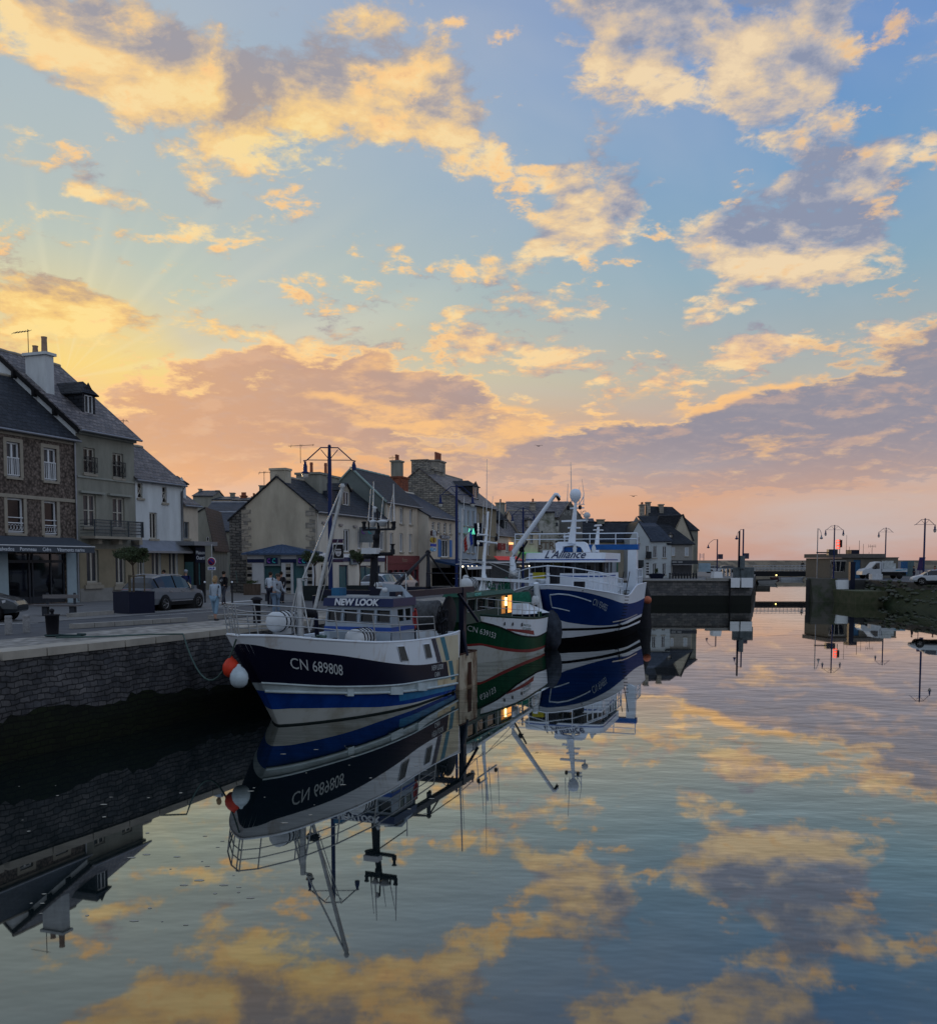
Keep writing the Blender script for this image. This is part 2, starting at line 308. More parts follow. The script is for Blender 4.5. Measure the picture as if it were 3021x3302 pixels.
def each(mb, name, mats, parent):
    """one object per connected piece"""
    par = list(range(len(mb.v)))
    def fd(i):
        while par[i] != i: par[i] = par[par[i]]; i = par[i]
        return i
    key = {}
    for i, v in enumerate(mb.v):
        k_ = tuple(round(c, 4) for c in v)
        if k_ in key: par[fd(i)] = fd(key[k_])
        else: key[k_] = i
    for f in mb.f:
        for a in f[1:]: par[fd(a)] = fd(f[0])
    gs = {}
    for j, f in enumerate(mb.f): gs.setdefault(fd(f[0]), []).append(j)
    for js in gs.values():
        n = MB(); mp = {}
        for j in js:
            for a in mb.f[j]:
                if a not in mp: mp[a] = len(n.v); n.v.append(mb.v[a])
            n.f.append(tuple(mp[a] for a in mb.f[j])); n.m.append(mb.m[j]); n.s.append(mb.s[j])
        n.build(name, mats, parent)
ORG = {}
def thing(name, label, cat, loc=(0, 0, 0), rz=0, group=None, world=True):
    """Empty at the base of a thing. world=True: its parts are given in world coordinates."""
    o = bpy.data.objects.new(name, None); COL.objects.link(o); o.empty_display_size = .3
    o.location = loc; o.rotation_euler = (0, 0, rz); o['label'] = label; o['category'] = cat
    if group: o['group'] = group
    ORG[o.name] = Vector(loc) if world else Vector((0, 0, 0))
    return o
def tag(o, label, cat, group=None, kind=None):
    if label: o['label'] = label; o['category'] = cat
    if group: o['group'] = group
    if kind: o['kind'] = kind
    return o
def single(mb, name, mats, label, cat, loc, group=None, **kw):
    o = mb.build(name, mats, None, Vector(loc)); o.location = loc
    return tag(o, label, cat, group)
def copy_tree(o, loc=None, rz=None, label=None, parent=None):
    c = o.copy(); COL.objects.link(c)
    if parent: c.parent = parent
    if loc is not None: c.location = loc
    if rz is not None: c.rotation_euler = (0, 0, rz)
    if label: c['label'] = label
    for ch in [x for x in bpy.data.objects if x.parent == o]: copy_tree(ch, parent=c)
    return c
def txt(body, size, M, m, name, parent, ext=.01, shear=0, space=1, bold=0, align='CENTER', sx=1):
    """writing as a mesh (extruded glyphs); M places the text plane in world coordinates"""
    cu = bpy.data.curves.new('t', 'FONT'); cu.body = body; cu.size = size; cu.extrude = ext; cu.shear = shear; cu.space_character = space
    cu.offset = bold; cu.align_x = align; cu.resolution_u = 3
    to = bpy.data.objects.new('t', cu); COL.objects.link(to); dg = bpy.context.evaluated_depsgraph_get()
    me = bpy.data.meshes.new_from_object(to.evaluated_get(dg)); bpy.data.objects.remove(to)
    org = ORG.get(parent.name, Vector((0, 0, 0)))
    S_ = Matrix.Diagonal((sx, 1, 1, 1))
    for v in me.vertices:
        v.co = (M(S_ @ v.co) if callable(M) else M @ (S_ @ v.co)) - org
    me.materials.clear(); me.materials.append(m)
    o = bpy.data.objects.new(name, me); COL.objects.link(o); o.parent = parent; ORG[o.name] = org
    return o

class Fac:
    """vertical reference plane of a row of houses: u along it, w into the houses, z up"""
    def __init__(s, p, d):
        s.p = Vector((p[0], p[1], 0)); s.e = Vector((d[0], d[1], 0)).normalized(); s.n = Vector((-s.e.y, s.e.x, 0))
    def pt(s, u, w, z): return s.p + s.e * u + s.n * w + Vector((0, 0, z))
    def uz(s, px, py, w=0):
        r = ray(px, py); p = s.p + s.n * w; e = s.e
        det = -r.x * e.y + e.x * r.y
        t = (-p.x * e.y + e.x * p.y) / det; u = (r.x * p.y - r.y * p.x) / det
        return u, EYE + r.z * t
    def side(s, u, px, py):
        G = Fac(s.p + s.e * u, (s.n.x, s.n.y)); return G.uz(px, py)
    def mat4(s, u, w, z, back=False):   # text plane facing out of the facade
        M = Matrix((( s.e.x, 0, -s.n.x, 0), (s.e.y, 0, -s.n.y, 0), (0, 1, 0, 0), (0, 0, 0, 1)))
        M.translation = s.pt(u, w, z); return M

G0 = 2.75
# ---------------------------------------------------------------- materials
slate = mat('slate', (.024, .028, .036), .6, var=.35, scale=1.3, tex=('brick', (.42, .23), .3), bump=.8)
slate_warm = mat('slate_lit', (.15, .138, .14), .5, var=.45, scale=1.1, tex=('brick', (.42, .23), .35), bump=.8)  # paler copy of the slate, lit roof tone put into the colour
slate_blue = mat('slate_blue', (.032, .042, .062), .5, var=.25, scale=1, tex=('brick', (.3, .2), .6))
pebble = mat('pebbledash', (.17, .135, .115), .9, var=.5, scale=5, tex=('vor', 7.0, .35), bump=.8)
surround = mat('stone_surround', (.30, .27, .22), .85, var=.15)
rgrey = mat('render_grey', (.235, .235, .20), .9, var=.28, scale=1.3, bump=.1, stretch=(1, 1, .3))
rwhite = mat('render_white', (.54, .57, .58), .9, var=.2, scale=1.3, stretch=(1, 1, .25), bump=.1)
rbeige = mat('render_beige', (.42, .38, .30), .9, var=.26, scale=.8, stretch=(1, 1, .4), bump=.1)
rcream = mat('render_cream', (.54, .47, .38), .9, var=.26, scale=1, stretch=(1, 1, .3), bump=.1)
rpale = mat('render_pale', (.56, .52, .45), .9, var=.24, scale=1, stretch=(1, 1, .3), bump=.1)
rblue = mat('render_blue', (.34, .40, .46), .9, var=.12, scale=.5)
tan = mat('plaster_tan', (.25, .215, .15), .9, var=.25, scale=.7, bump=.1)
rubble = mat('rubble_stone', (.26, .25, .22), .9, var=.35, scale=1.6, tex=('brick', (.42, .2), .35), bump=.9)
ashlar = mat('ashlar', (.30, .28, .24), .9, var=.25, scale=1.0, tex=('brick', (.6, .28), .6), bump=.4)
brick_red = mat('red_brick', (.28, .10, .06), .9, var=.3, scale=2, tex=('brick', (.24, .08), .5))
peel = mat('peeling_plaster', (.42, .42, .39), .9, c2=(.10, .11, .08), scale=.45, fac=(.45, .62), bump=.3)
terracotta = mat('terracotta', (.30, .11, .07), .8)
zinc = mat('zinc', (.25, .26, .28), .45, .6, var=.15)
pvc = mat('white_frame', (.62, .64, .66), .5, var=.06)
cream_fr = mat('cream_frame', (.42, .40, .35), .6, var=.1)
dkfr = mat('dark_frame', (.03, .035, .045), .4)
glass = mat('window_glass', (.006, .007, .010), .08, spec=.45, var=.1)
glass2 = mat('curtained_glass', (.045, .05, .06), .15, spec=.4, var=.35, scale=1.5)
glass_teal = mat('teal_glass', (.05, .12, .13), .1, spec=.7, var=.3, scale=.8)
iron = mat('wrought_iron', (.015, .017, .022), .5)
navy = mat('navy_paint', (.012, .022, .075), .4, var=.1)
navy_dk = mat('dark_navy_paint', (.006, .009, .025), .4, var=.1)
blue_post = mat('lamp_blue', (.006, .018, .085), .35, var=.1)
white_p = mat('white_paint', (.72, .75, .78), .4, var=.05)
black = mat('black_rubber', (.008, .008, .009), .7)
shadowin = mat('interior_shade', (.006, .006, .008), .9)  # near-black sheets behind openings stand in for the shade of unlit rooms
burg = mat('burgundy_paint', (.14, .03, .035), .5, var=.15)
red_p = mat('red_paint', (.42, .03, .02), .5)

# ---------------------------------------------------------------- water and land
m = bpy.data.materials.new('harbour_water'); m.use_nodes = True; t = m.node_tree; t.nodes.clear()
N_ = t.nodes.new; K = t.links.new
o_ = N_('ShaderNodeOutputMaterial'); mxs = N_('ShaderNodeMixShader'); df = N_('ShaderNodeBsdfDiffuse'); gl = N_('ShaderNodeBsdfGlossy')
df.inputs[0].default_value = (.004, .009, .010, 1); gl.inputs[0].default_value = (.88, .89, .86, 1); gl.inputs[1].default_value = .015
tcw = N_('ShaderNodeTexCoord')
def wn(sc, det, rough, sx, sy, rz=0):
    mp = N_('ShaderNodeMapping'); mp.inputs[3].default_value = (sx, sy, 1); mp.inputs[2].default_value = (0, 0, rz); K(tcw.outputs['Object'], mp.inputs[0])
    n = N_('ShaderNodeTexNoise'); n.inputs['Scale'].default_value = sc; n.inputs['Detail'].default_value = det; n.inputs['Roughness'].default_value = rough; K(mp.outputs[0], n.inputs['Vector'])
    return n.outputs['Fac']
def wm(op, a, b):
    n = N_('ShaderNodeMath'); n.operation = op
    for i, v in enumerate((a, b)):
        if isinstance(v, (int, float)): n.inputs[i].default_value = v
        else: K(v, n.inputs[i])
    return n.outputs[0]
h1 = wn(1.1, 3, .5, .55, 1, .25); h2 = wn(.16, 2, .5, .5, 1, -.1); h3 = wn(5.0, 2, .5, .5, 1, .1)
patch = N_('ShaderNodeMapRange'); K(wn(.035, 2, .5, .7, 1, .3), patch.inputs[0]); patch.inputs[1].default_value = .4; patch.inputs[2].default_value = .65; patch.inputs[3].default_value = .25; patch.inputs[4].default_value = 1
sp = N_('ShaderNodeSeparateXYZ'); K(tcw.outputs['Object'], sp.inputs[0])
far = N_('ShaderNodeMapRange'); K(wm('ADD', sp.outputs[1], wm('MULTIPLY', sp.outputs[0], 1.2)), far.inputs[0]); far.inputs[1].default_value = 8; far.inputs[2].default_value = 150; far.inputs[3].default_value = .6; far.inputs[4].default_value = 3.4
hh = wm('ADD', wm('ADD', wm('MULTIPLY', h1, .10), wm('MULTIPLY', h2, .22)), wm('MULTIPLY', wm('MULTIPLY', h3, patch.outputs[0]), .0075))
hh = wm('MULTIPLY', hh, far.outputs[0])
bp = N_('ShaderNodeBump'); bp.inputs['Strength'].default_value = .55; bp.inputs['Distance'].default_value = 1.0; K(hh, bp.inputs['Height'])
fr = N_('ShaderNodeFresnel'); fr.inputs[0].default_value = 1.6; K(bp.outputs[0], fr.inputs[1]); K(bp.outputs[0], gl.inputs[2])
fm = N_('ShaderNodeMapRange'); K(fr.outputs[0], fm.inputs[0]); fm.inputs[1].default_value = .04; fm.inputs[2].default_value = .62; fm.inputs[3].default_value = .13; fm.inputs[4].default_value = .98
K(fm.outputs[0], mxs.inputs[0]); K(df.outputs[0], mxs.inputs[1]); K(gl.outputs[0], mxs.inputs[2]); K(mxs.outputs[0], o_.inputs[0])
wb = MB(); wb.face([(-900, -120, 0), (1500, -120, 0), (1500, 4000, 0), (-900, 4000, 0)]); wo_ = wb.build('water', m); tag(wo_, None, None, kind='structure')

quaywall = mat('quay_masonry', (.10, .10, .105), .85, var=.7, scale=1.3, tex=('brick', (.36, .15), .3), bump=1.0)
weedwall = mat('quay_weed_shade', (.004, .005, .003), .8, c2=(.009, .014, .004), var=.4, scale=1.2, tex=('brick', (.36, .15), .3), bump=1.0)  # weed, its colour taken near black to paint in the deep low shade
coping = mat('coping_stone', (.36, .33, .28), .75, var=.22, scale=1.2, bump=.3)
setts = mat('sett_paving', (.30, .285, .26), .7, var=.3, scale=.8, tex=('vor', 3.2, .5), bump=.6)
asphalt = mat('asphalt', (.085, .088, .095), .75, var=.3, scale=1.5, bump=.3)
pave = mat('pavement_slab', (.17, .165, .16), .8, var=.2, scale=1.0, bump=.2)
kerbm = mat('kerb_stone', (.26, .25, .23), .8, var=.2)
lineW = mat('road_marking', (.55, .55, .53), .7, var=.25, scale=4)
concrete = mat('concrete', (.26, .255, .24), .85, var=.3, scale=.7, bump=.3)
concrete_dk = mat('wet_concrete', (.05, .052, .052), .7, var=.4, scale=.8, bump=.4)
weed = mat('green_weed', (.010, .020, .004), .8, c2=(.03, .036, .014), scale=.6, bump=.6)

EDGE = [(-23, -12), (-11.63, 23.2), (-9.95, 27.0), (-8.04, 31.9), (-6.1, 36.1), (5.6, 73), (17.6, 110.5)]
def offs(pts, d):   # offset polyline to the left (inland)
    out = []
    for i, p in enumerate(pts):
        a = Vector(pts[max(i - 1, 0)]); b = Vector(pts[min(i + 1, len(pts) - 1)]); t_ = (b - a).normalized()
        out.append((p[0] - t_.y * d, p[1] + t_.x * d))
    return out
def strip(mb, a, b, z, mi=0):
    for i in range(len(a) - 1): mb.face([(a[i][0], a[i][1], z), (a[i + 1][0], a[i + 1][1], z), (b[i + 1][0], b[i + 1][1], z), (b[i][0], b[i][1], z)], mi)
def wallstrip(mb, a, z0, z1, mi=0, bat=0):
    for i in range(len(a) - 1): mb.face([(a[i][0], a[i][1], z0), (a[i + 1][0], a[i + 1][1], z0), (a[i + 1][0], a[i + 1][1], z1), (a[i][0], a[i][1], z1)], mi)
E0 = EDGE; E1 = offs(EDGE, .85); E2 = offs(EDGE, 3.3); E3 = offs(EDGE, 8.6); E4 = offs(EDGE, 60)
g = MB(); strip(g, E2, E3, G0 - .012); g.build('road', asphalt)['kind'] = 'structure'
g = MB(); strip(g, E1, E2, G0); g.build('quay_paving', setts)['kind'] = 'structure'
g = MB(); strip(g, E3, E4, G0 + .0)
g.face([(17.6, 110.5, G0), (33.2, 110.5, G0), (53.8, 176, G0), (91.5, 300, G0), (-60, 420, G0), (-60, 150, G0)]); g.build('pavement', pave)['kind'] = 'structure'
g = MB(); g.face([(-700, -60, G0 - .05), (-40, -60, G0 - .05), (-40, 420, G0 - .05), (-700, 420, G0 - .05)]); g.build('ground', asphalt)['kind'] = 'structure'
# the quay wall with its coping: a thing
qw = thing('quay_wall', 'long rubble stone quay wall with pale coping, weed covered below, beside the moored boats', 'quay wall', (-11.63, 23.2, 0))
Ec = offs(EDGE, -.06)
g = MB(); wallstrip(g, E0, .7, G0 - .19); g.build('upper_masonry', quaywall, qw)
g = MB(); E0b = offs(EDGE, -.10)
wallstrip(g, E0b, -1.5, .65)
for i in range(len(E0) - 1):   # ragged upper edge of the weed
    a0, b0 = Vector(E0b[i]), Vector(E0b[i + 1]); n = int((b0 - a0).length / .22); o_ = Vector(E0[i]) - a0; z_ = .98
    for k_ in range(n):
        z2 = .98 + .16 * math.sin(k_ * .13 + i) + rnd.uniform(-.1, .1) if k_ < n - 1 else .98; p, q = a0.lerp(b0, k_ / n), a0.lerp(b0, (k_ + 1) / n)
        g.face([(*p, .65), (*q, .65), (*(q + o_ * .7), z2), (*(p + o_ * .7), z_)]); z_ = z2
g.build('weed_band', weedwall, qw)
g = MB()
for i in range(len(EDGE) - 1):   # coping stones one by one
    a, b = Vector(Ec[i]), Vector(Ec[i + 1]); c, d = Vector(E1[i]), Vector(E1[i + 1]); L_ = (b - a).length; n = max(1, int(L_ / 1.25))
    for k in range(n):
        t0, t1 = k / n + .006 / 1, (k + 1) / n - .004
        if a.y < 15 and k % 4: pass
        zt = G0 + .006 + rnd.uniform(-.008, .01)
        q = [a.lerp(b, t0), a.lerp(b, t1), c.lerp(d, t1), c.lerp(d, t0)]
        g.hexa([(*p, G0 - .2) for p in q] + [(*p, zt) for p in q])
g.build('coping', coping, qw)
# iron mooring ladder and drain stain on the wall are small; rear wall of the basin head
g = thing('basin_end_wall', 'dark weedy masonry wall closing the far side of the basin below the white house', 'quay wall', (25, 110.5, 0))
F_ = [(17.6, 110.5), (33.2, 110.5), (53.8, 176), (91.5, 300)]
k = MB(); wallstrip(k, F_, 1.0, G0); k.build('upper_masonry', mat('quay_masonry_far', (.13, .13, .13), .8, var=.4, scale=.8, tex=('brick', (.6, .3), .5)), g)
k = MB(); wallstrip(k, offs(F_, -.08), -1.5, 1.04); k.build('weed_band', mat('weed_dark', (.008, .010, .008), .6), g)
k = MB(); k.box((17.6, 110.3, G0), (28, 111.1, G0 + .14)); k.box((28, 110.25, G0), (33.3, 111.1, G0 + .36)); k.build('coping', concrete, g)
for (a, b) in ((2356, 2386), (2391, 2428)):
    A_, B_ = atY(a, 1867, 110), atY(b, 1867, 110)
    k = MB(); k.box((A_.x, 110.0, 2.0), (B_.x, 110.24, G0 + .38)); k.build('white_fender_plate', white_p, g)
k = MB(); k.box((atY(2387, 0, 110).x, 109.9, -.5), (atY(2390.5, 0, 110).x, 110.2, G0 + .3)); k.build('fender_pile', black, g)

# ---------------------------------------------------------------- houses
def wall_grid(mb, P3, u0, u1, z0, z1, ops, depth, mi=0, mr=0):
    """wall rectangle with real openings. P3(u, w, z) -> point; ops: (a0,a1,b0,b1)"""
    us = sorted({u0, u1, *[max(u0, min(u1, x)) for o in ops for x in o[:2]]}); zs = sorted({z0, z1, *[max(z0, min(z1, x)) for o in ops for x in o[2:4]]})
    for i in range(len(us) - 1):
        for j in range(len(zs) - 1):
            cu, cz = (us[i] + us[i + 1]) / 2, (zs[j] + zs[j + 1]) / 2
            if any(o[0] < cu < o[1] and o[2] < cz < o[3] for o in ops): continue
            mb.face([P3(us[i], 0, zs[j]), P3(us[i + 1], 0, zs[j]), P3(us[i + 1], 0, zs[j + 1]), P3(us[i], 0, zs[j + 1])], mi)
    for (a, b, c, d) in [o[:4] for o in ops]:
        for (p, q) in (((a, c), (b, c)), ((b, c), (b, d)), ((b, d), (a, d)), ((a, d), (a, c))):
            mb.face([P3(p[0], 0, p[1]), P3(q[0], 0, q[1]), P3(q[0], depth, q[1]), P3(p[0], depth, p[1])], mr)

def window(root, P3, o, style='2', fr=pvc, gl=glass, dep=.2, sill=surround, surr=None, shut=None, name='window'):
    a, b, c, d = o; W_, H_ = b - a, d - c; f = min(.09, W_ * .11)
    def bx(mb, x0, x1, w0, w1, z0, z1, mi=0):
        mb.hexa([P3(x0, w0, z0), P3(x1, w0, z0), P3(x1, w1, z0), P3(x0, w1, z0), P3(x0, w0, z1), P3(x1, w0, z1), P3(x1, w1, z1), P3(x0, w1, z1)], mi)
    mb = MB(); w0, w1 = dep - .09, dep - .03
    bx(mb, a, a + f, w0, w1, c, d); bx(mb, b - f, b, w0, w1, c, d); bx(mb, a + f, b - f, w0, w1, c, c + f); bx(mb, a + f, b - f, w0, w1, d - f, d)
    if '2' in style: bx(mb, (a + b) / 2 - f * .6, (a + b) / 2 + f * .6, w0 - .01, w1, c + f, d - f)
    if '3' in style:
        for k in (1, 2): bx(mb, a + W_ * k / 3 - f * .3, a + W_ * k / 3 + f * .3, w0, w1, c + f, d - f)
    if 'b' in style:
        for k in (1, 2): bx(mb, a + f, b - f, w0 + .01, w1, c + H_ * k / 3 - .02, c + H_ * k / 3 + .02)
    if 'h' in style: bx(mb, a + f, b - f, w0, w1, c + H_ * .5, c + H_ * .5 + .05)
    wi = mb.build(name, fr, root)
    g_ = MB(); g_.face([P3(a, dep - .04, c), P3(b, dep - .04, c), P3(b, dep - .04, d), P3(a, dep - .04, d)]); g_.build('pane', gl, wi)
    if sill:
        s_ = MB(); bx(s_, a - .1, b + .1, -.09, dep - .1, c - .13, c - .003); s_.build('sill', sill, wi)
    if surr:
        s_ = MB(); e = .2
        bx(s_, a - e, a - .003, -.035, .05, c - .02, d + e); bx(s_, b + .003, b + e, -.035, .05, c - .02, d + e); bx(s_, a - .003, b + .003, -.035, .05, d + .003, d + e)
        s_.build('surround', surr, wi)
    if shut:
        s_ = MB(); sw = W_ * .46
        for (x0, x1) in ((a - sw - .04, a - .04), (b + .04, b + sw + .04)): bx(s_, x0, x1, -.06, -.012, c, d)
        s_.build('shutter', shut, wi)
    return wi

def pots(mb, c, n, ax, r=.11, h=.55, mi=0, sp=.34):
    for k in range(n):
        q = Vector(c) + Vector(ax) * ((k - (n - 1) / 2) * sp); mb.lathe(q, [(r * 1.15, 0), (r, h * .75), (r * 1.2, h * .8), (r * 1.05, h)], 8, mi)

def chimney(roof, F, u0, u1, w0, w1, z0, z1, m_, np_=0, ph=.5, potm=None, cap=.1):
    mb = MB(); mb.fbox(F, u0, u1, w0, w1, z0, z1 - .16); mb.fbox(F, u0 - cap, u1 + cap, w0 - cap, w1 + cap, z1 - .157, z1)
    ch = mb.build('chimney', m_, roof)
    if np_:
        mb = MB(); ax = F.e if (u1 - u0) > (w1 - w0) else F.n
        pots(mb, F.pt((u0 + u1) / 2, (w0 + w1) / 2, z1), np_, ax, sp=max(u1 - u0, w1 - w0) * .8 / max(1, np_), h=ph); mb.build('chimney_pot', potm or terracotta, ch)
    return ch

def house(name, label, F, u0, u1, ze, rw, rz, dw, wallm, roofm, ops, zb=G0, over=.25, group=None, vergem=None, wallside=None, gut=True, dep=.2):
    """gable roof with its ridge along the facade: eaves ze, ridge at depth rw and height rz, house depth dw.
    ops: list of dicts(px=(x0,y0,x1,y1) measured opening, kind)"""
    root = thing(name, label, 'house', F.pt((u0 + u1) / 2, 0, zb), group=group)
    boxes = []
    for o in ops:
        if 'px' in o:
            a = F.uz(o['px'][0], o['px'][1]); b = F.uz(o['px'][2], o['px'][3]); boxes.append((a[0], b[0], b[1], a[1]))
        else: boxes.append(o['uz'])
    mb = MB(); wall_grid(mb, F.pt, u0, u1, zb, ze, boxes, dep); mb.face([F.pt(u0, .5, zb), F.pt(u1, .5, zb), F.pt(u1, .5, ze), F.pt(u0, .5, ze)], 1)
    zr = ze + (rz - ze); zbk = rz - (rz - ze) * (dw - rw) / rw if dw - rw < rw * 1.4 else ze
    for u in (u0, u1):
        mb.face([F.pt(u, 0, zb), F.pt(u, dw, zb), F.pt(u, dw, zbk), F.pt(u, rw, rz), F.pt(u, 0, ze)], 2)
    mb.face([F.pt(u0, dw, zb), F.pt(u1, dw, zb), F.pt(u1, dw, zbk), F.pt(u0, dw, zbk)], 0)
    mb.build('wall', [wallm, shadowin, wallside or wallm], root)
    sl = (rz - ze) / rw; r = MB(); v = .12; th = .12
    def slab(wa, za, wb, zb_):
        a = [F.pt(u0 - v, wa, za), F.pt(u1 + v, wa, za), F.pt(u1 + v, wb, zb_), F.pt(u0 - v, wb, zb_)]
        r.hexa([p + Vector((0, 0, .02)) for p in a] + [p + Vector((0, 0, .02 + th)) for p in a])
    slab(-over, ze - sl * over, rw, rz); slab(rw, rz, dw + .1, zbk - (rz - zbk) / max(.1, dw - rw) * .1)
    roof = r.build('roof', roofm, root)
    rt = MB(); n = max(2, int((u1 - u0) / .45))
    rt.path([F.pt(u0 - v + (u1 - u0 + 2 * v) * k / n, rw, rz + .12 + (.02 if k % 2 else 0)) for k in range(n + 1)], .11, 6); rt.build('ridge_tiles', surround if vergem is None else vergem, roof)
    if gut:
        gt = MB(); gt.path([F.pt(u0 - v, -over - .06, ze - sl * over + .03), F.pt(u1 + v, -over - .06, ze - sl * over + .03)], .07, 6); gt.build('gutter', zinc, root)
    for o, bx in zip(ops, boxes):
        k = o.get('kind', 'w')
        if k == 'w': window(root, F.pt, bx, o.get('st', '2'), o.get('fr', pvc), o.get('gl', glass), dep, o.get('sill', surround), o.get('surr'), o.get('shut'))
        elif k == 'door':
            d_ = MB(); d_.fbox(F, bx[0], bx[1], dep - .06, dep, bx[2], bx[3]); d_.build('door', o.get('m', dkfr), root)
    return root, roof, boxes

def dormer(roof, F, u0, u1, wf, z0, z1, wb, m_, roofm=slate, zr=None, hip=True):
    zr = zr or z1 + (u1 - u0) * .45; um = (u0 + u1) / 2
    mb = MB(); wall_grid(mb, lambda u, w_, z: F.pt(u, wf + w_, z), u0, u1, z0, z1, [(u0 + .18, u1 - .18, z0 + .15, z1 - .1)], .12)
    for u in (u0, u1): mb.face([F.pt(u, wf, z0), F.pt(u, wb, z0), F.pt(u, wb, z1), F.pt(u, wf, z1)])
    mb.face([F.pt(u0, wf, z1), F.pt(u1, wf, z1), F.pt(um, wf, zr)])
    d = mb.build('dormer', m_, roof)
    r = MB(); o = .16
    for s_ in (-1, 1):
        ue = um + s_ * ((u1 - u0) / 2 + o); ze_ = z1 - o * .6
        wk = wf + ((u1 - u0) * .35 if hip else -o)
        q = [F.pt(ue, wf - o, ze_), F.pt(ue, wb, ze_), F.pt(um, wb, zr), F.pt(um, wk, zr)]
        r.mesh(q + [p + Vector((0, 0, .07)) for p in q], [(0, 1, 2, 3), (4, 5, 6, 7), (0, 1, 5, 4), (1, 2, 6, 5), (2, 3, 7, 6), (3, 0, 4, 7)])
    if hip: r.face([F.pt(um - (u1 - u0) / 2 - o, wf - o, z1 - o * .6 + .07), F.pt(um + (u1 - u0) / 2 + o, wf - o, z1 - o * .6 + .07), F.pt(um, wf + (u1 - u0) * .35, zr + .07)])
    r.build('dormer_roof', roofm, roof)
    g_ = MB(); g_.face([F.pt(u0 + .18, wf + .1, z0 + .15), F.pt(u1 - .18, wf + .1, z0 + .15), F.pt(u1 - .18, wf + .1, z1 - .1), F.pt(u0 + .18, wf + .1, z1 - .1)]); g_.build('dormer_pane', glass2, roof)
    f = MB(); a, b, c, e = u0 + .18, u1 - .18, z0 + .15, z1 - .1
    for q in ((a, a + .06, c, e), (b - .06, b, c, e), (a, b, c, c + .06), (a, b, e - .06, e), ((a + b) / 2 - .03, (a + b) / 2 + .03, c, e)):
        f.fbox(F, q[0], q[1], wf + .03, wf + .08, q[2], q[3])
    f.build('dormer_frame', pvc, roof)
    return d

def antenna(F, u, w, z, h, label, rz=0, n=5, size=.9, o_=0):
    b = F.pt(u, w, z); mb = MB(); mb.tube(b, b + Vector((0, 0, h)), .022, n=5)
    o = single(mb, 'roof_antenna', iron, label, 'antenna', b, 'television aerials on the roofs')
    k = MB(); a = Vector((math.cos(rz), math.sin(rz), .06)); s_ = Vector((-a.y, a.x, 0)); c = b + Vector((0, 0, h * .93)) + a * o_
    k.tube(c - a * size * .5, c + a * size * .6, .018, n=4)
    for i in range(n):
        q = c + a * size * (-.4 + .95 * i / (n - 1)); l = .18 + .1 * (n - i) / n; k.tube(q - s_ * l - Vector((0, 0, l * .5)), q + s_ * l + Vector((0, 0, l * .5)), .012, n=4)
    ORG[o.name] = b; k.build('aerial_rods', iron, o)

F1 = Fac((-23.3, 48.3), (.35, 1)); F2 = Fac((-10.7, 66), (.3, 1))
def W(x0, y0, x1, y1, **k): return dict(px=(x0, y0, x1, y1), **k)

# --- brown pebbledashed shop house, far left
rail_w = dict(sill=surround, surr=surround)
H, RF, BX = house('pebbledash_house', 'brown pebbledashed house with black slate roof above the dark awning shop', F1, -6.5, 4.55, 11.83, 4.4, 15.35, 8.7, pebble, slate,
    [W(19, 1422, 66, 1540, st='2', gl=glass2, **rail_w), W(139, 1442, 184, 1553, st='2', gl=glass2, **rail_w), W(22, 1604, 78, 1720, st='', **rail_w), W(141, 1615, 185, 1727, st='', **rail_w),
     dict(uz=(-3.6, -2.6, 9.2, 11.2), st='2', **rail_w), dict(uz=(-3.6, -2.6, 5.9, 8.2), st='', **rail_w),
     dict(uz=(*[F1.uz(24, 1800)[0], F1.uz(212, 1800)[0]], G0 + .05, F1.uz(24, 1785)[1]), kind='none')])
for b in BX[:4]:
    top = b in BX[:2]
    k = MB(); zt = b[2] + (.95 if top else .5)
    k.fbox(F1, b[0] + .03, b[1] - .03, .0, .05, zt, zt + .05); k.fbox(F1, b[0] + .03, b[1] - .03, .0, .05, b[2] + .08, b[2] + .12)
    if top:
        for i in range(7): u = b[0] + .06 + (b[1] - b[0] - .12) * i / 6; k.fbox(F1, u - .015, u + .015, .01, .04, b[2] + .12, zt)
    else:
        k.fbox(F1, b[0] + .03, b[1] - .03, .0, .05, zt + .28, zt + .32)
        for i in range(5):
            u = b[0] + .12 + (b[1] - b[0] - .24) * i / 4; k.path([F1.pt(u + .09 * math.cos(t_), .025, b[2] + .3 + .14 * math.sin(t_)) for t_ in [x * math.pi / 4 for x in range(9)]], .014, 4)
    k.build('balcony_rail', pvc, H)
u_a, u_b = F1.uz(24, 1800)[0], F1.uz(212, 1800)[0]
k = MB(); k.fbox(F1, -6.5, 4.5, -.06, -.003, 8.28, 8.46); k.fbox(F1, -6.5, 4.5, -.06, -.003, 11.45, 11.7); each(k, 'string_course', surround, H)
k = MB(); k.fbox(F1, -6.5, u_a - .02, -.05, -.002, G0, 5.5); k.fbox(F1, u_b + .02, 4.5, -.05, -.002, G0, 5.5); each(k, 'shop_pilaster', mat('pale_blue_paint', (.30, .38, .42), .7, var=.1), H)
k = MB(); k.fbox(F1, u_a, u_b, .1, .14, G0 + .05, G0 + .4); k.fbox(F1, u_a, u_b, .08, .16, 4.95, 5.1)
for x in (.0, .36, .42, .74, .97): k.fbox(F1, u_a + (u_b - u_a) * x, u_a + (u_b - u_a) * x + .09, .08, .16, G0 + .05, 5.6)
sf = k.build('shop_front', dkfr, H)
k = MB(); k.face([F1.pt(u_a, .13, G0 + .1), F1.pt(u_b, .13, G0 + .1), F1.pt(u_b, .13, 5.6), F1.pt(u_a, .13, 5.6)]); k.build('shop_glass', mat('shop_glass', (.006, .007, .01), .04, spec=1, var=.9, scale=1.6), sf)
k = MB()   # goods hung in the window
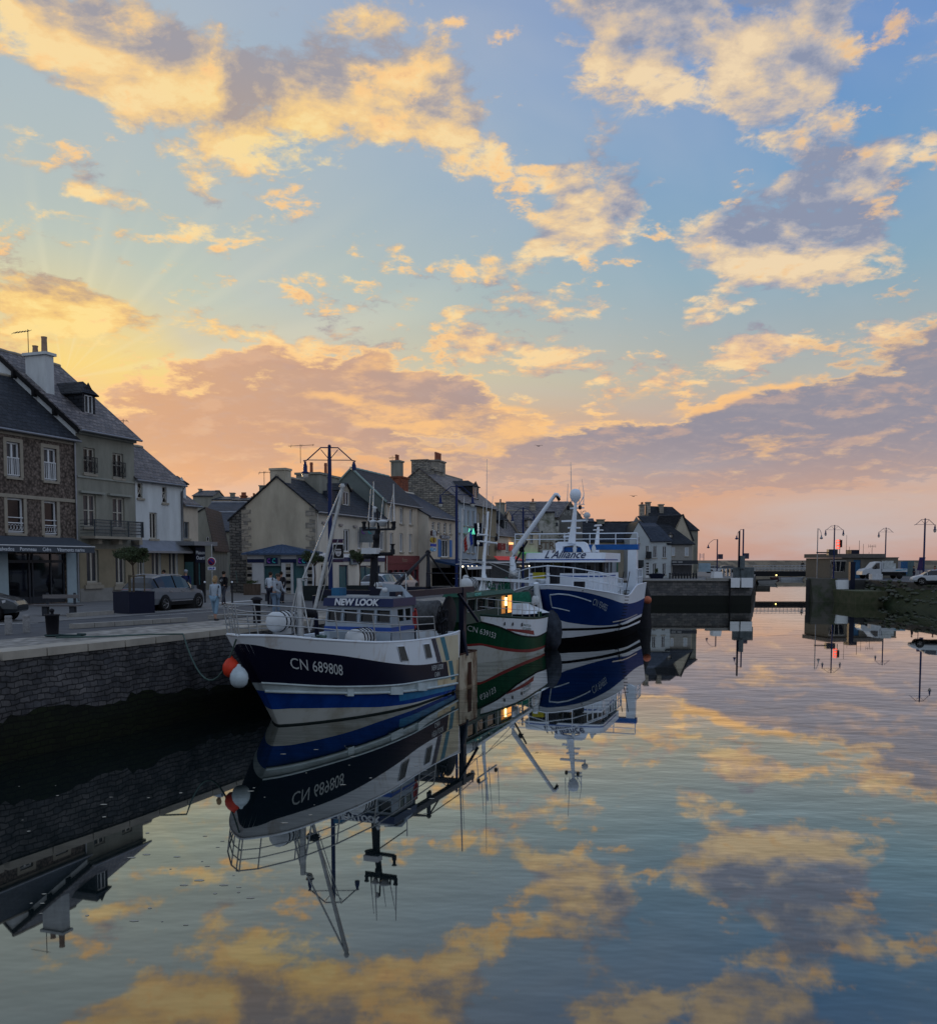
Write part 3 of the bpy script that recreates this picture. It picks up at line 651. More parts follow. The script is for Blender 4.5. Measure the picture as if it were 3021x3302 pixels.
for i in range(26):
    u = rnd.uniform(u_a + .2, u_b - .3); z = rnd.uniform(3.2, 4.7); l = rnd.uniform(.12, .35); h_ = rnd.uniform(.3, .9)
    k.fbox(F1, u, u + l, .30, .34, z - h_ * .5, z + h_ * .5, i % 2)
k.build('window_display', [mat('cloth_pale', (.35, .38, .42), .9), mat('cloth_dark', (.05, .06, .09), .9)], sf)
aw = thing('shop_awning', 'dark slate awning lettered in white over the left hand shop', 'awning', F1.pt(0, -1.4, 5.4))
zt = F1.uz(0, 1727)[1]; za = F1.uz(303, 1763, -1.5); zl = F1.uz(0, 1757, -1.5); ue = za[0]; zv = (za[1] + zl[1]) / 2
k = MB(); k.hexa([F1.pt(-6.5, -.05, zt - .08), F1.pt(ue, -.05, zt - .08), F1.pt(ue, -1.5, zv - .06), F1.pt(-6.5, -1.5, zv - .06), F1.pt(-6.5, -.05, zt), F1.pt(ue, -.05, zt), F1.pt(ue, -1.5, zv), F1.pt(-6.5, -1.5, zv)])
k.build('canopy', mat('awning_cloth', (.055, .065, .08), .9, var=.12), aw)
k = MB(); k.fbox(F1, -6.5, ue, -1.54, -1.503, zv - .34, zv - .03); vl = k.build('valance', mat('valance_cloth', (.06, .07, .085), .9, var=.12), aw)
k = MB(); k.fbox(F1, -6.5, ue + .02, -1.56, -1.502, zv - .026, zv + .02); k.build('front_bar', pvc, aw)
letter_w = mat('white_lettering', (.62, .66, .7), .7, var=.05)
for s_, px0, px1 in (('Calvados', -12, 46), ('Pommeau', 65, 117), ('Cidre', 138, 165), ('Vêtements marins', 185, 273)):
    a, b = F1.uz(px0, 1768, -1.55)[0], F1.uz(px1, 1768, -1.55)[0]
    o = txt(s_, .27, F1.mat4((a + b) / 2, -1.545, zv - .28), letter_w, 'lettering', aw, .004)
    wd = max(v.co.dot(F1.e) for v in o.data.vertices) - min(v.co.dot(F1.e) for v in o.data.vertices); f_ = (b - a) / wd; c_ = F1.pt((a + b) / 2, -1.545, 0) - ORG[aw.name]
    for v in o.data.vertices: d_ = (v.co - c_).dot(F1.e); v.co += F1.e * (d_ * (f_ - 1))
for px_, lab in ((241, 'white zinc downpipe'),):
    u, _ = F1.uz(px_, 1600); k = MB(); k.path([F1.pt(u, -.1, 11.7), F1.pt(u, -.1, G0 + .1)], .055, 8); k.build('downpipe', zinc, H)

# --- tall grey house with balcony
sg = dict(fr=cream_fr, gl=glass2)
H, RF, BX = house('grey_rendered_house', 'tall grey rendered house with a metal balcony and a dormer in its slate roof', F1, 4.6, 9.45, 12.6, 5.5, 17.0, 10.5, rgrey, slate_warm,
    [W(269, 1441, 308, 1530, st='2h', sill=surround, fr=cream_fr, gl=glass), W(363, 1459, 399, 1544, st='2h', fr=cream_fr, gl=glass), W(268, 1592, 312, 1701, st='2h', **sg), W(363, 1603, 403, 1705, st='2h', **sg),
     W(277, 1774, 319, 1878, st='2', **sg), W(370, 1775, 405, 1882, st='2', **sg)], over=.45, wallside=rwhite)
chimney(RF, F1, 4.9, 5.5, 2.2, 3.65, 13.4, 16.8, rwhite, 0, cap=.12)
k = MB(); k.lathe(F1.pt(5.2, 3.2, 16.8), [(.17, 0), (.14, .35), (.17, .45)], 10); k.lathe(F1.pt(5.2, 2.55, 16.8), [(.17, 0), (.15, .75), (.17, .9)], 10); k.build('chimney_pot', mat('clay_pot_pale', (.32, .22, .16), .85), RF)
chimney(RF, F1, 8.9, 9.45, 5.6, 6.7, 12.4, 13.7, ashlar, 0, cap=.05)
k = MB()
for w_ in (1.2, 2.6, 4.0): k.fbox(F1, 4.32, 4.6, w_, w_ + .14, 12.6 + 4.4 / 5.5 * w_ - .42, 12.6 + 4.4 / 5.5 * w_ - .02)
k.hexa([F1.pt(4.44, -.3, 12.1), F1.pt(4.52, -.3, 12.1), F1.pt(4.52, 5.5, 16.75), F1.pt(4.44, 5.5, 16.75), F1.pt(4.44, -.3, 12.42), F1.pt(4.52, -.3, 12.42), F1.pt(4.52, 5.5, 17.05), F1.pt(4.44, 5.5, 17.05)])
k.build('verge_board', black, RF)
wd_, _ = 1.1, 0
dormer(RF, F1, 6.45, 7.5, 1.1, 13.45, 14.75, 3.4, slate, slate, 15.4)
k = MB(); k.fbox(F1, 4.6, 9.45, -.22, -.003, 12.12, 12.3); k.fbox(F1, 4.6, 9.45, -.07, -.002, 9.72, 9.82)
for a, b in ((253, 330), (345, 418)): ua, ub = F1.uz(a, 1560)[0], F1.uz(b, 1560)[0]; k.fbox(F1, ua, ub, -.2, -.004, 8.86, 8.98)
each(k, 'cornice', mat('cornice_stone', (.27, .28, .25), .85, var=.1), H)
for b in BX[:2]:
    k = MB(); k.fbox(F1, b[0] - .06, b[1] + .06, -.14, -.1, b[2] + .9, b[2] + .94); k.fbox(F1, b[0] - .06, b[1] + .06, -.14, -.1, b[2] + .1, b[2] + .14)
    for i in range(9): u = b[0] - .05 + (b[1] - b[0] + .1) * i / 8; k.fbox(F1, u - .012, u + .012, -.13, -.11, b[2] + .1, b[2] + .92)
    for i in range(4):
        u = b[0] + .12 + (b[1] - b[0] - .24) * i / 3; k.path([F1.pt(u + .1 * math.cos(t_), -.12, b[2] + .5 + .2 * math.sin(t_)) for t_ in [x * math.pi / 4 for x in range(9)]], .014, 4)
    k.build('window_guard', iron, H)
zb_ = F1.uz(455, 1740, -1.0)[1]; ub0, ub1 = 4.75, F1.uz(456, 1700, -1.0)[0]
k = MB(); k.fbox(F1, ub0, ub1, -1.05, -.01, zb_ - .02, zb_ + .12)
for u in (5.5, 7.2, 9.0): k.fbox(F1, u, u + .3, -.6, -.012, zb_ - .3, zb_ - .022)
bal = k.build('balcony', surround, H)
k = MB(); zr_ = zb_ + 1.05
for w0, w1 in ((-1.02, -.98),):
    for j in (0,): k.fbox(F1, ub0, ub1, w0, w1, zr_ - .05, zr_)
    for j in range(1, 5): k.fbox(F1, ub0, ub1, -1.0, -.98, zb_ + .12 + j * .19 - .02, zb_ + .12 + j * .19 + .01)
for u in (ub0, ub0 + 1.35, ub0 + 2.8, ub0 + 4.1, ub1): k.fbox(F1, u - .03, u + .03, -1.04, -.98, zb_ + .12, zr_)
for u in (ub0, ub1):
    for j in range(1, 6): k.fbox(F1, u - .012, u + .012, -.98, -.02, zb_ + .12 + j * .18 - .03, zb_ + .12 + j * .18)
k.build('railing', mat('railing_grey', (.05, .06, .07), .5), bal)
k = MB()
for a, b in ((ub0 + .08, ub0 + 1.3), (ub0 + 1.42, ub0 + 2.75), (ub0 + 2.86, ub0 + 4.05)): k.face([F1.pt(a, -.97, zb_ + .15), F1.pt(b, -.97, zb_ + .15), F1.pt(b, -.97, zr_ - .06), F1.pt(a, -.97, zr_ - .06)])
pgl = mat('smoked_panel', (.10, .12, .13), .15); pgl.node_tree.nodes['Principled BSDF'].inputs['Alpha'].default_value = .55
k.build('glass_panel', pgl, bal)
k = MB(); k.fbox(F1, 4.6, 9.45, -.03, -.002, G0, G0 + .75); k.build('plinth', concrete, H)
k = MB(); k.fbox(F1, 4.6, 9.45, -.004, -.001, G0 + .75, 5.6); k.fbox(F1, 4.6, 9.45, -.004, -.001, 5.6, 5.61)
antenna(F1, 5.0, 3.5, 16.8, 1.35, 'tilted rake shaped aerial on the leftmost white chimney', R(-12), 6, 1.0, -.45)

# --- white house, lean-to roof over its ground floor
H, RF, BX = house('white_rendered_house', 'small white rendered house with grey slate roof beside the tall grey house', F1, 9.5, 14.15, 10.05, 3.2, 12.45, 6.6, rwhite, slate_warm,
    [W(443, 1556, 461, 1607, st='b', fr=cream_fr), W(523, 1569, 539, 1622, st='b', fr=cream_fr), W(482, 1652, 508, 1738, st='2', fr=cream_fr),
     W(443, 1780, 466, 1880, st='2', **sg), W(487, 1778, 520, 1872, st='2', **sg), W(543, 1780, 574, 1877, st='2', **sg)], over=.2)
chimney(RF, F1, 9.55, 10.5, 3.0, 4.1, 11.6, 13.6, ashlar, 0, cap=.05)
for b in BX[:2]:
    k = MB(); zc = b[2] + .42
    for s_ in (-1, 1): k.tube(F1.pt(b[0], .06, zc - .35 * s_), F1.pt(b[1], .06, zc + .35 * s_), .03, n=4)
    k.build('cross_brace', cream_fr, H)
k = MB(); z1_, z2_ = F1.uz(440, 1743)[1], F1.uz(590, 1768, -.7)[1]
k.hexa([F1.pt(9.0, -.02, 6.0), F1.pt(14.2, -.02, 6.0), F1.pt(14.2, -.75, 5.55), F1.pt(9.0, -.75, 5.55), F1.pt(9.0, -.02, 6.35), F1.pt(14.2, -.02, 6.35), F1.pt(14.2, -.75, 5.68), F1.pt(9.0, -.75, 5.68)])
k.build('lean_to_roof', zinc, H)
k = MB(); k.fbox(F1, 9.5, 9.5 + .001, -.005, -.002, G0, 5.6); k = MB()
wall_grid(k, lambda u, w_, z: F1.pt(u, w_ - .03, z), 9.5, 14.15, G0, 5.6, [b for b in BX[3:]], .02); k.build('ground_floor_render', tan, H)
u, _ = F1.uz(583, 1700); k = MB(); k.path([F1.pt(14.0, -.3, 9.9), F1.pt(13.95, -.08, 9.5), F1.pt(13.95, -.08, 6.0)], .06, 8); k.build('downpipe', zinc, H)
antenna(F1, 12.6, 3.3, 12.5, 1.7, 'thin mast aerial on the white house ridge', R(40), 2, .5)
# tan ground floor of the grey house
k = MB(); wall_grid(k, lambda u, w_, z: F1.pt(u, w_ - .03, z), 4.6, 9.45, G0 + .75, 5.75, [tuple(F1.uz(*q)[i] for q, i in (((277, 1774), 0), ((319, 1878), 0), ((319, 1878), 1), ((277, 1774), 1))), tuple(F1.uz(*q)[i] for q, i in (((370, 1775), 0), ((405, 1882), 0), ((405, 1882), 1), ((370, 1775), 1)))], .02)
hh_ = [o for o in bpy.data.objects if o.name == 'grey_rendered_house'][0]; k.build('ground_floor_render', tan, hh_)
k = MB()
for b in ((277, 1774, 319, 1878), (370, 1775, 405, 1882)):
    a0, z1 = F1.uz(b[0], b[1]); a1, z0 = F1.uz(b[2], b[3]); k.fbox(F1, a0 - .25, a1 + .25, -.16, -.032, z0 - .35, z0 - .14)
each(k, 'window_ledge', surround, hh_)

# --- restaurant kiosk and narrow house
H, RF, BX = house('narrow_cream_house', 'narrow cream house with grey double shutters above the black restaurant front', F1, 14.2, 15.75, 8.75, 3.0, 10.6, 6.2, rcream, slate_warm, [W(589, 1682, 611, 1737, st='2', fr=mat('shutter_grey', (.16, .18, .2), .7), gl=glass2)], over=.2)
chimney(RF, F1, 14.9, 15.7, 2.4, 3.1, 9.6, 10.9, rgrey); dormer(RF, F1, 14.3, 15.2, .5, 8.9, 10.2, 2.4, rwhite, slate)
k1 = thing('restaurant_porch', 'black box shaped restaurant entrance with flat roof and white lettering', 'restaurant', F1.pt(15.3, -.9, G0))
ux = F1.uz(662, 1800, -.9)[0]
k = MB(); wall_grid(k, lambda u, w_, z: F1.pt(u, -.9 + w_, z), 14.1, ux, G0, 6.05, [(14.45, 14.45 + (ux - 14.5) * .35, 3.5, 5.0)], .1)
k.face([F1.pt(14.1, -.9, G0), F1.pt(14.1, .3, G0), F1.pt(14.1, .3, 6.05), F1.pt(14.1, -.9, 6.05)]); k.face([F1.pt(ux, -.9, G0), F1.pt(ux, .3, G0), F1.pt(ux, .3, 6.05), F1.pt(ux, -.9, 6.05)])
k.build('wall', mat('black_cladding', (.009, .009, .011), .5), k1)
k = MB(); k.fbox(F1, 13.2, ux + .55, -1.5, .2, 6.06, 6.32); k.build('roof', zinc, k1)
k = MB(); k.face([F1.pt(14.45, -.84, 3.5), F1.pt(14.45 + (ux - 14.5) * .35, -.84, 3.5), F1.pt(14.45 + (ux - 14.5) * .35, -.84, 5.0), F1.pt(14.45, -.84, 5.0)]); k.face([F1.pt(14.09, -.75, 3.4), F1.pt(14.09, -.1, 3.4), F1.pt(14.09, -.1, 5.0), F1.pt(14.09, -.75, 5.0)]); k.build('window', glass_teal, k1)
s_ = F1.uz(645, 1780, -.93); sgn = MB(); sgn.fbox(F1, s_[0] - .5, s_[0] + .55, -.95, -.905, 4.95, 5.95); sg_ = sgn.build('sign_board', navy_dk, k1)
txt('Maison\nOuard', .34, F1.mat4(s_[0], -.96, 5.5), letter_w, 'lettering', sg_, .004)

# --- houses down the alley
FA = Fac((onz(651, 1925, G0).x - 1.5, 76), (1, .1))
def gfront(name, label, F, u0, u1, ze, zr, dw, wallm, roofm, ops, zb=G0, um=None, group=None, ze2=None, slab=.12, cat='house'):
    """gable end facing us: facade is the gable, ridge runs into depth"""
    um = um if um is not None else (u0 + u1) / 2; ze2 = ze2 or ze
    root = thing(name, label, cat, F.pt(um, 0, zb), group=group); boxes = []
    for o in ops:
        a = F.uz(o['px'][0], o['px'][1]); b = F.uz(o['px'][2], o['px'][3]); boxes.append((a[0], b[0], b[1], a[1]))
    mb = MB(); zl = min(ze, ze2); low = [b for b in boxes if b[3] <= zl]; up = [b for b in boxes if b[3] > zl]
    wall_grid(mb, F.pt, u0, u1, zb, zl, low, .2); mb.face([F.pt(u0, .4, zb), F.pt(u1, .4, zb), F.pt(u1, .4, zl), F.pt(u0, .4, zl)], 1)
    mb.face([F.pt(u0, 0, zl), F.pt(u1, 0, zl), F.pt(u1, 0, ze2), F.pt(um, 0, zr), F.pt(u0, 0, ze)]); mb.face([F.pt(u0, dw, zb), F.pt(u1, dw, zb), F.pt(u1, dw, ze2), F.pt(um, dw, zr), F.pt(u0, dw, ze)])
    mb.face([F.pt(u0, 0, zb), F.pt(u0, dw, zb), F.pt(u0, dw, ze), F.pt(u0, 0, ze)]); mb.face([F.pt(u1, 0, zb), F.pt(u1, dw, zb), F.pt(u1, dw, ze2), F.pt(u1, 0, ze2)])
    mb.build('wall', [wallm, shadowin], root)
    r = MB()
    for (ua, za) in ((u0, ze), (u1, ze2)):
        s_ = 1 if ua > um else -1; k_ = .2; zz_ = za - k_ * (zr - za) / abs(ua - um); ue_ = ua + s_ * k_
        q = [F.pt(ue_, -.06, zz_), F.pt(um, -.06, zr), F.pt(um, dw, zr), F.pt(ue_, dw, zz_)]
        r.hexa([p + Vector((0, 0, .02)) for p in q] + [p + Vector((0, 0, .02 + slab)) for p in q])
    roof = r.build('roof', roofm, root)
    for o, bx in zip(ops, boxes):
        window(root, (lambda u, w_, z: F.pt(u, w_ - .2, z)) if bx in up else F.pt, bx, o.get('st', '2'), o.get('fr', pvc), o.get('gl', glass), .2 if bx in low else .19, o.get('sill', surround))
    return root, roof, boxes
a = FA.uz(640, 1660); b = FA.uz(683, 1705)
gfront('grey_gable_house', 'plain grey gable end standing behind the black restaurant front', FA, a[0] - 3.5, b[0], 7.0, FA.uz(661, 1640)[1], 8, rgrey, slate, [W(667, 1732, 674, 1745, st='')], um=FA.uz(661, 1640)[0], ze=7.0) if False else gfront('grey_gable_house', 'plain grey gable end standing behind the black restaurant front', FA, a[0] - 3.5, b[0], 6.8, FA.uz(661, 1640)[1], 8, rgrey, slate, [W(667, 1732, 674, 1745, st='')], um=FA.uz(661, 1640)[0])
FB = Fac((onz(675, 1900, G0).x - 1, 96), (1, -.35))
H, RF, BX = house('alley_end_house', 'tan house at the end of the alley with a pale roof slope', FB, FB.uz(680, 1800)[0], FB.uz(741, 1800)[0], FB.uz(683, 1706)[1], 1.9, FB.uz(735, 1677)[1], 5, tan, mat('pale_roof', (.5, .5, .42), .5, var=.2), [W(691, 1720, 697, 1770, st='', fr=dkfr), W(716, 1720, 722, 1768, st='', fr=dkfr)], gut=False)
FC = Fac((-16.6 - .958 * .2, 67.8), (-.62, 1))   # stone flank running up the alley
FD = Fac((-48, 118), (1, .0))
def far_house(u0, u1, ytop, yeav, Y, label, wm_=rgrey, rm_=slate_blue, chs=(), zl=3.0, name='distant_house'):
    F = Fac((0, Y), (1, 0)); xa, xb = atY(u0, 1815, Y).x, atY(u1, 1815, Y).x
    H, RF, B_ = house(name, label, F, xa, xb, atY(0, yeav, Y).z, 4, atY(0, ytop, Y).z, 8, wm_, rm_, [], gut=False, vergem=zinc)
    for (c0, c1, cy, n_) in chs:
        a_, b_ = atY(c0, 1815, Y).x, atY(c1, 1815, Y).x; zt_ = atY(0, cy, Y).z; chimney(RF, F, a_, b_, 3.6, 4.4, atY(0, ytop, Y).z - .8, zt_, brick_red if n_ else rgrey, n_)
    return H, RF
far_house(655, 800, 1616, 1668, 96, 'blue black slate roof behind the cream gable of the alley')
far_house(560, 790, 1649, 1712, 88, 'lower blue slate roof above the alley', rgrey)
far_house(626, 690, 1580, 1600, 150, 'grey roofed far house with two chimneys on the skyline behind the alley', chs=((624, 631, 1570, 0), (681, 689, 1575, 0)))
far_house(690, 752, 1600, 1612, 150, 'small gabled far house with one chimney on the skyline behind the alley', rcream, chs=((727, 740, 1583, 0),))
far_house(752, 830, 1603, 1614, 140, 'far house with brick chimney stacks and many pots on the skyline', rcream, chs=((760, 778, 1592, 4), (797, 808, 1595, 3), (822, 842, 1558, 0)))

# --- bank on the corner: cream gable and long facade
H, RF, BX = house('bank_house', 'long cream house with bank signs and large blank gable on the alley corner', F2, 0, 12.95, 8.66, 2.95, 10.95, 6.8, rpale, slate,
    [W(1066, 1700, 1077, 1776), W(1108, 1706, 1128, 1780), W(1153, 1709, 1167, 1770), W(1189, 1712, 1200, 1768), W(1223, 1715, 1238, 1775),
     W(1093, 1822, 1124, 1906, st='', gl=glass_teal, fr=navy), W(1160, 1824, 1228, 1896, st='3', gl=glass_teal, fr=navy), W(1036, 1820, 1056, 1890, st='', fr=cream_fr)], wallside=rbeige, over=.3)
chimney(RF, F2, .02, .9, 2.3, 3.5, 10.4, F2.uz(900, 1510, 2.9)[1], rbeige, 0, cap=.06)
def chp(px0, px1, py, w0, w1, F, RF, m_, n_, drop=1.6, ph=.5, cap=.12):
    a, z = F.uz(px0, py, (w0 + w1) / 2); b = F.uz(px1, py, (w0 + w1) / 2)[0]; return chimney(RF, F, a, b, w0, w1, z - drop, z, m_, n_, ph, cap=cap)
a, z = F2.uz(950, 1519, 2.9); chimney(RF, F2, a + 1.6, a + 2.9, 1.7, 3.6, z - 2.2, z + .05, rgrey, 1, .8)
a, z = F2.uz(1040, 1537, 2.9); chimney(RF, F2, a, a + 1.6, 2.2, 3.5, z - 2.2, z + .1, rgrey, 2, 1.0)
dormer(RF, F2, F2.uz(1106, 1640, .7)[0] - .1, F2.uz(1126, 1640, .7)[0] + .1, .7, 9.2, 10.5, 2.6, surround, slate, 11.0, hip=False)
k = MB(); ua, ub = 4.8, 6.9; k.fbox(F2, ua, ub, 1.0, 2.6, 9.5, 10.35); k.build('roof_light_dormer', slate_blue, RF)
k = MB(); k.fbox(F2, 2.1, 2.9, 1.55, 1.62, 9.92, 9.96); k.build('skylight', mat('skylight', (.5, .5, .5), .1), RF)
k = MB(); zz = lambda w_: 10.95 - (w_ - 2.95) * 2.29 / 2.95 * .98
k.hexa([F2.pt(-.02, 5.45, G0), F2.pt(-.004, 5.45, G0), F2.pt(-.004, 6.79, G0), F2.pt(-.02, 6.79, G0), F2.pt(-.02, 5.45, zz(5.45)), F2.pt(-.004, 5.45, zz(5.45)), F2.pt(-.004, 6.79, zz(6.79)), F2.pt(-.02, 6.79, zz(6.79))]); k.build('rubble_flank', mat('rubble_dark', (.12, .12, .115), .9, var=.35, scale=1.6, tex=('brick', (.42, .2), .3), bump=.9), H)
# quoins of the gable and the side
k = MB()
for i in range(15): k.hexa([F2.pt(-.03, .0 + 0, G0 + .42 * i), F2.pt(-.003, 0, G0 + .42 * i), F2.pt(-.003, .45 + .3 * (i % 2), G0 + .42 * i), F2.pt(-.03, .45 + .3 * (i % 2), G0 + .42 * i), F2.pt(-.03, 0, G0 + .42 * i + .38), F2.pt(-.003, 0, G0 + .42 * i + .38), F2.pt(-.003, .45 + .3 * (i % 2), G0 + .42 * i + .38), F2.pt(-.03, .45 + .3 * (i % 2), G0 + .42 * i + .38)])
k.build('quoins', ashlar, H); k = MB()
for i in range(12): z = G0 + 2.4 + .3 * i; k.hexa([F2.pt(-.03, 5.3 - .25 * (i % 2), z), F2.pt(-.003, 5.3 - .25 * (i % 2), z), F2.pt(-.003, 5.8, z), F2.pt(-.03, 5.8, z), F2.pt(-.03, 5.3 - .25 * (i % 2), z + .28), F2.pt(-.003, 5.3 - .25 * (i % 2), z + .28), F2.pt(-.003, 5.8, z + .28), F2.pt(-.03, 5.8, z + .28)])
k.build('quoins', ashlar, H)
k = MB(); k.fbox(F2, 0, 12.9, -.05, -.002, 5.02, 5.34); k.build('fascia_band', navy, H)
k = MB(); k.fbox(F2, 0, 12.9, -.045, -.003, 5.345, 5.62); k.build('fascia_white', white_p, H)
for q in ((1037, 1682, 1047), (1092, 1689, 1103), (1138, 1694, 1148)):
    a, z = F2.uz(q[0], q[1]); b = F2.uz(q[2], q[1])[0]; k = MB(); k.fbox(F2, a, b, -.12, -.002, z - .16, z); k.build('vent', zinc, H)
sgn_g = mat('sign_grey', (.17, .20, .22), .5); logo_p = mat('logo_purple', (.16, .06, .30), .6, emit=(.2, .07, .4, .08)); logo_t = mat('logo_teal', (.03, .30, .32), .6, emit=(.03, .35, .38, .08))
def cc_sign(root, M, w_, h_, s_=.4):
    mb = MB(); mb.box((-w_ / 2, -h_ / 2, -.12), (w_ / 2, h_ / 2, -.004)); mb.xf(M); b_ = mb.build('bank_sign', sgn_g, root)
    mb = MB(); mb.box((-w_ * .35, -h_ * .3, -.003), (w_ * .35, h_ * .3, .03)); mb.xf(M); n_ = mb.build('sign_panel', navy, b_)
    def arc(cx, flip, m_):
        k_ = MB(); r_ = h_ * .19; pts = [(cx + r_ * math.cos(t_), r_ * math.sin(t_)) for t_ in [R(60 + i * 30) for i in range(9)]]
        k_.path([M @ Vector((x, y, .045)) for x, y in pts], .035 * s_ / .4, 4); k_.build('logo', m_, n_)
    arc(-w_ * .16, 1, logo_p); arc(w_ * .16, 1, logo_t)
# shop front built onto the gable, with a blue hipped canopy
S = thing('bank_shop_front', 'white bank shop front with stone quoins under a low blue hipped canopy', 'shop front', F2.pt(-.6, 2.4, G0))
FG = Fac((F2.pt(0, 0, 0).x + F2.n.x * 5.2, F2.pt(0, 0, 0).y + F2.n.y * 5.2), (-F2.n.x, -F2.n.y))   # u runs from the alley to the corner
k = MB(); ops_ = [tuple(FG.uz(*q, -.6)[i] for q, i in ((p[0:2], 0), (p[2:4], 0), (p[2:4], 1), (p[0:2], 1))) for p in ((850, 1812, 908, 1900), (944, 1814, 982, 1915))]
ops_ = [(a, b, max(c, G0 + .05), d) for a, b, c, d in ops_]
wall_grid(k, lambda u, w_, z: FG.pt(u, w_ - .6, z), .15, 5.2, G0, 5.55, ops_, .2)
for u in (.15, 5.2): k.face([FG.pt(u, -.6, G0), FG.pt(u, 0, G0), FG.pt(u, 0, 5.55), FG.pt(u, -.6, 5.55)])
k.face([FG.pt(.2, -.15, G0), FG.pt(5.1, -.15, G0), FG.pt(5.1, -.15, 5.5), FG.pt(.2, -.15, 5.5)], 1); k.build('wall', [white_p if False else mat('white_render_bank', (.46, .48, .5), .85, var=.08), shadowin], S)
for o in ops_: window(S, lambda u, w_, z: FG.pt(u, w_ - .6, z), o, '', mat('teal_frame', (.03, .09, .11), .5), glass_teal, .2, None)
k = MB(); k.fbox(FG, .15, 5.2, -.64, -.602, 4.95, 5.2); k.build('fascia_band', navy, S)
for uq in (FG.uz(930, 1800, -.6)[0] - .2, 4.85, .15):
    k = MB()
    for i in range(9): k.fbox(FG, uq, uq + .36, -.63 - .01 * (i % 2), -.601, G0 + .24 * i, G0 + .24 * i + .21, i % 2)
    k.build('quoins', [ashlar, black], S)
up = FG.uz(923, 1749, -.8)
k = MB(); ri = [FG.pt(-.1, .3, 5.7), FG.pt(-.1, -1.0, 5.62), FG.pt(5.6, -1.0, 5.62), FG.pt(5.6, .3, 5.7)]; ap = FG.pt(2.6, -.02, 6.25)
k.mesh(ri + [p - Vector((0, 0, .12)) for p in ri] + [ap], [(0, 1, 8), (1, 2, 8), (2, 3, 8), (4, 5, 1, 0), (5, 6, 2, 1), (6, 7, 3, 2), (7, 6, 5, 4)])
for i in range(1, 13): u = -.1 + 5.7 * i / 13; k.tube(FG.pt(u, -1.0, 5.64), FG.pt(2.6 + (u - 2.6) * .12, -.1, 6.2), .02, n=4)
k.build('canopy', mat('blue_zinc', (.07, .11, .19), .45, .3), S)
M_ = FG.mat4(FG.uz(877, 1794, -.7)[0], -.68, 5.08); cc_sign(S, M_, 1.25, .72, .45); M_ = FG.mat4(FG.uz(975, 1794, -.7)[0], -.68, 5.08); cc_sign(S, M_, .95, .72, .45)
M_ = F2.mat4(F2.uz(1139, 1800)[0], -.2, 5.2); cc_sign(H, M_, 1.5, .8, .5)
k = MB(); a = F2.uz(1155, 1745)[0]; k.fbox(F2, a, a + .12, -1.5, -.1, 6.5, 7.7); M_ = Matrix(((F2.n.x * -1, 0, -F2.e.x, 0), (F2.n.y * -1, 0, -F2.e.y, 0), (0, 1, 0, 0), (0, 0, 0, 1)))
M_.translation = F2.pt(a - .02, -.8, 7.1); k.build('hanging_sign', sgn_g, H); q_ = M_.copy(); q_.translation = F2.pt(a - .02, -.8, 7.35)
def arc2(cx, m_):
    k_ = MB(); k_.path([q_ @ Vector((cx + .16 * math.cos(t_), .16 * math.sin(t_), .03)) for t_ in [R(60 + i * 30) for i in range(9)]], .035, 4); k_.build('logo', m_, H)
arc2(-.3, logo_p); arc2(.25, logo_t)
u, _ = F2.uz(1020, 1700); k = MB(); k.path([F2.pt(.12, -.12, 8.4), F2.pt(.12, -.12, 5.7)], .06, 8); k.build('downpipe', cream_fr, H)
antenna(F2, F2.uz(945, 1510, 2.9)[0] + 1.2, 2.9, 12.3, 1.4, 'long horizontal aerial on the grey stack behind the blue lamp', R(5), 3, 1.7)
antenna(F2, -.1, 3.9, 10.2, 1.2, 'small aerial left of the cream gable chimney', R(0), 3, .8)

# --- house with the burgundy restaurant
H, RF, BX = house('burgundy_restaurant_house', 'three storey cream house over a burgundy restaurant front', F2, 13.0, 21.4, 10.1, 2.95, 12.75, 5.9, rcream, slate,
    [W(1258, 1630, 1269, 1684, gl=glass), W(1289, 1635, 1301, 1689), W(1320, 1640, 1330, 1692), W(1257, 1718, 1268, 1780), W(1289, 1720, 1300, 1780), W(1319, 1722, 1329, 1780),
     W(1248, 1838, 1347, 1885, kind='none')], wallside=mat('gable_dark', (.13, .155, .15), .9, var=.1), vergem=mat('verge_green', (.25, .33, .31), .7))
k = MB(); k.fbox(F2, 13.02, 21.35, -.12, -.002, 4.85, 5.55); f_ = k.build('shop_fascia', burg, H)
txt('Resto', .55, F2.mat4(F2.uz(1300, 1805)[0], -.13, 5.0), mat('faded_gold', (.30, .20, .15), .7), 'lettering', f_, .004, shear=.3)
k = MB(); k.fbox(F2, 13.02, 21.35, -.06, -.002, G0, G0 + .7); k.fbox(F2, 13.02, 21.35, -.06, -.002, 4.3, 4.84)
a, b = F2.uz(1248, 1838)[0], F2.uz(1347, 1838)[0]
for i in range(7): u = a + (b - a) * i / 6; k.fbox(F2, u - .12, u + .12, -.05, .1, G0 + .7, 4.3)
k.build('shop_front', burg, H)
k = MB(); k.face([F2.pt(a, .12, G0 + .7), F2.pt(b, .12, G0 + .7), F2.pt(b, .12, 4.3), F2.pt(a, .12, 4.3)]); k.build('shop_glass', glass2, H)
k = MB()
for w0, w1 in ((0, 2.95), (2.95, 5.9)): pass
k.tube(F2.pt(12.95, -.2, 9.95), F2.pt(12.95, 2.95, 12.85), .1, n=5); k.tube(F2.pt(12.95, 2.95, 12.85), F2.pt(12.95, 5.9, 10.1), .1, n=5); k.build('verge_board', mat('verge_green', (0, 0, 0)), RF)
k = MB(); k.path([F2.pt(13.1, -.12, 10), F2.pt(13.1, -.12, G0 + .1)], .06, 8); k.build('downpipe', cream_fr, H)
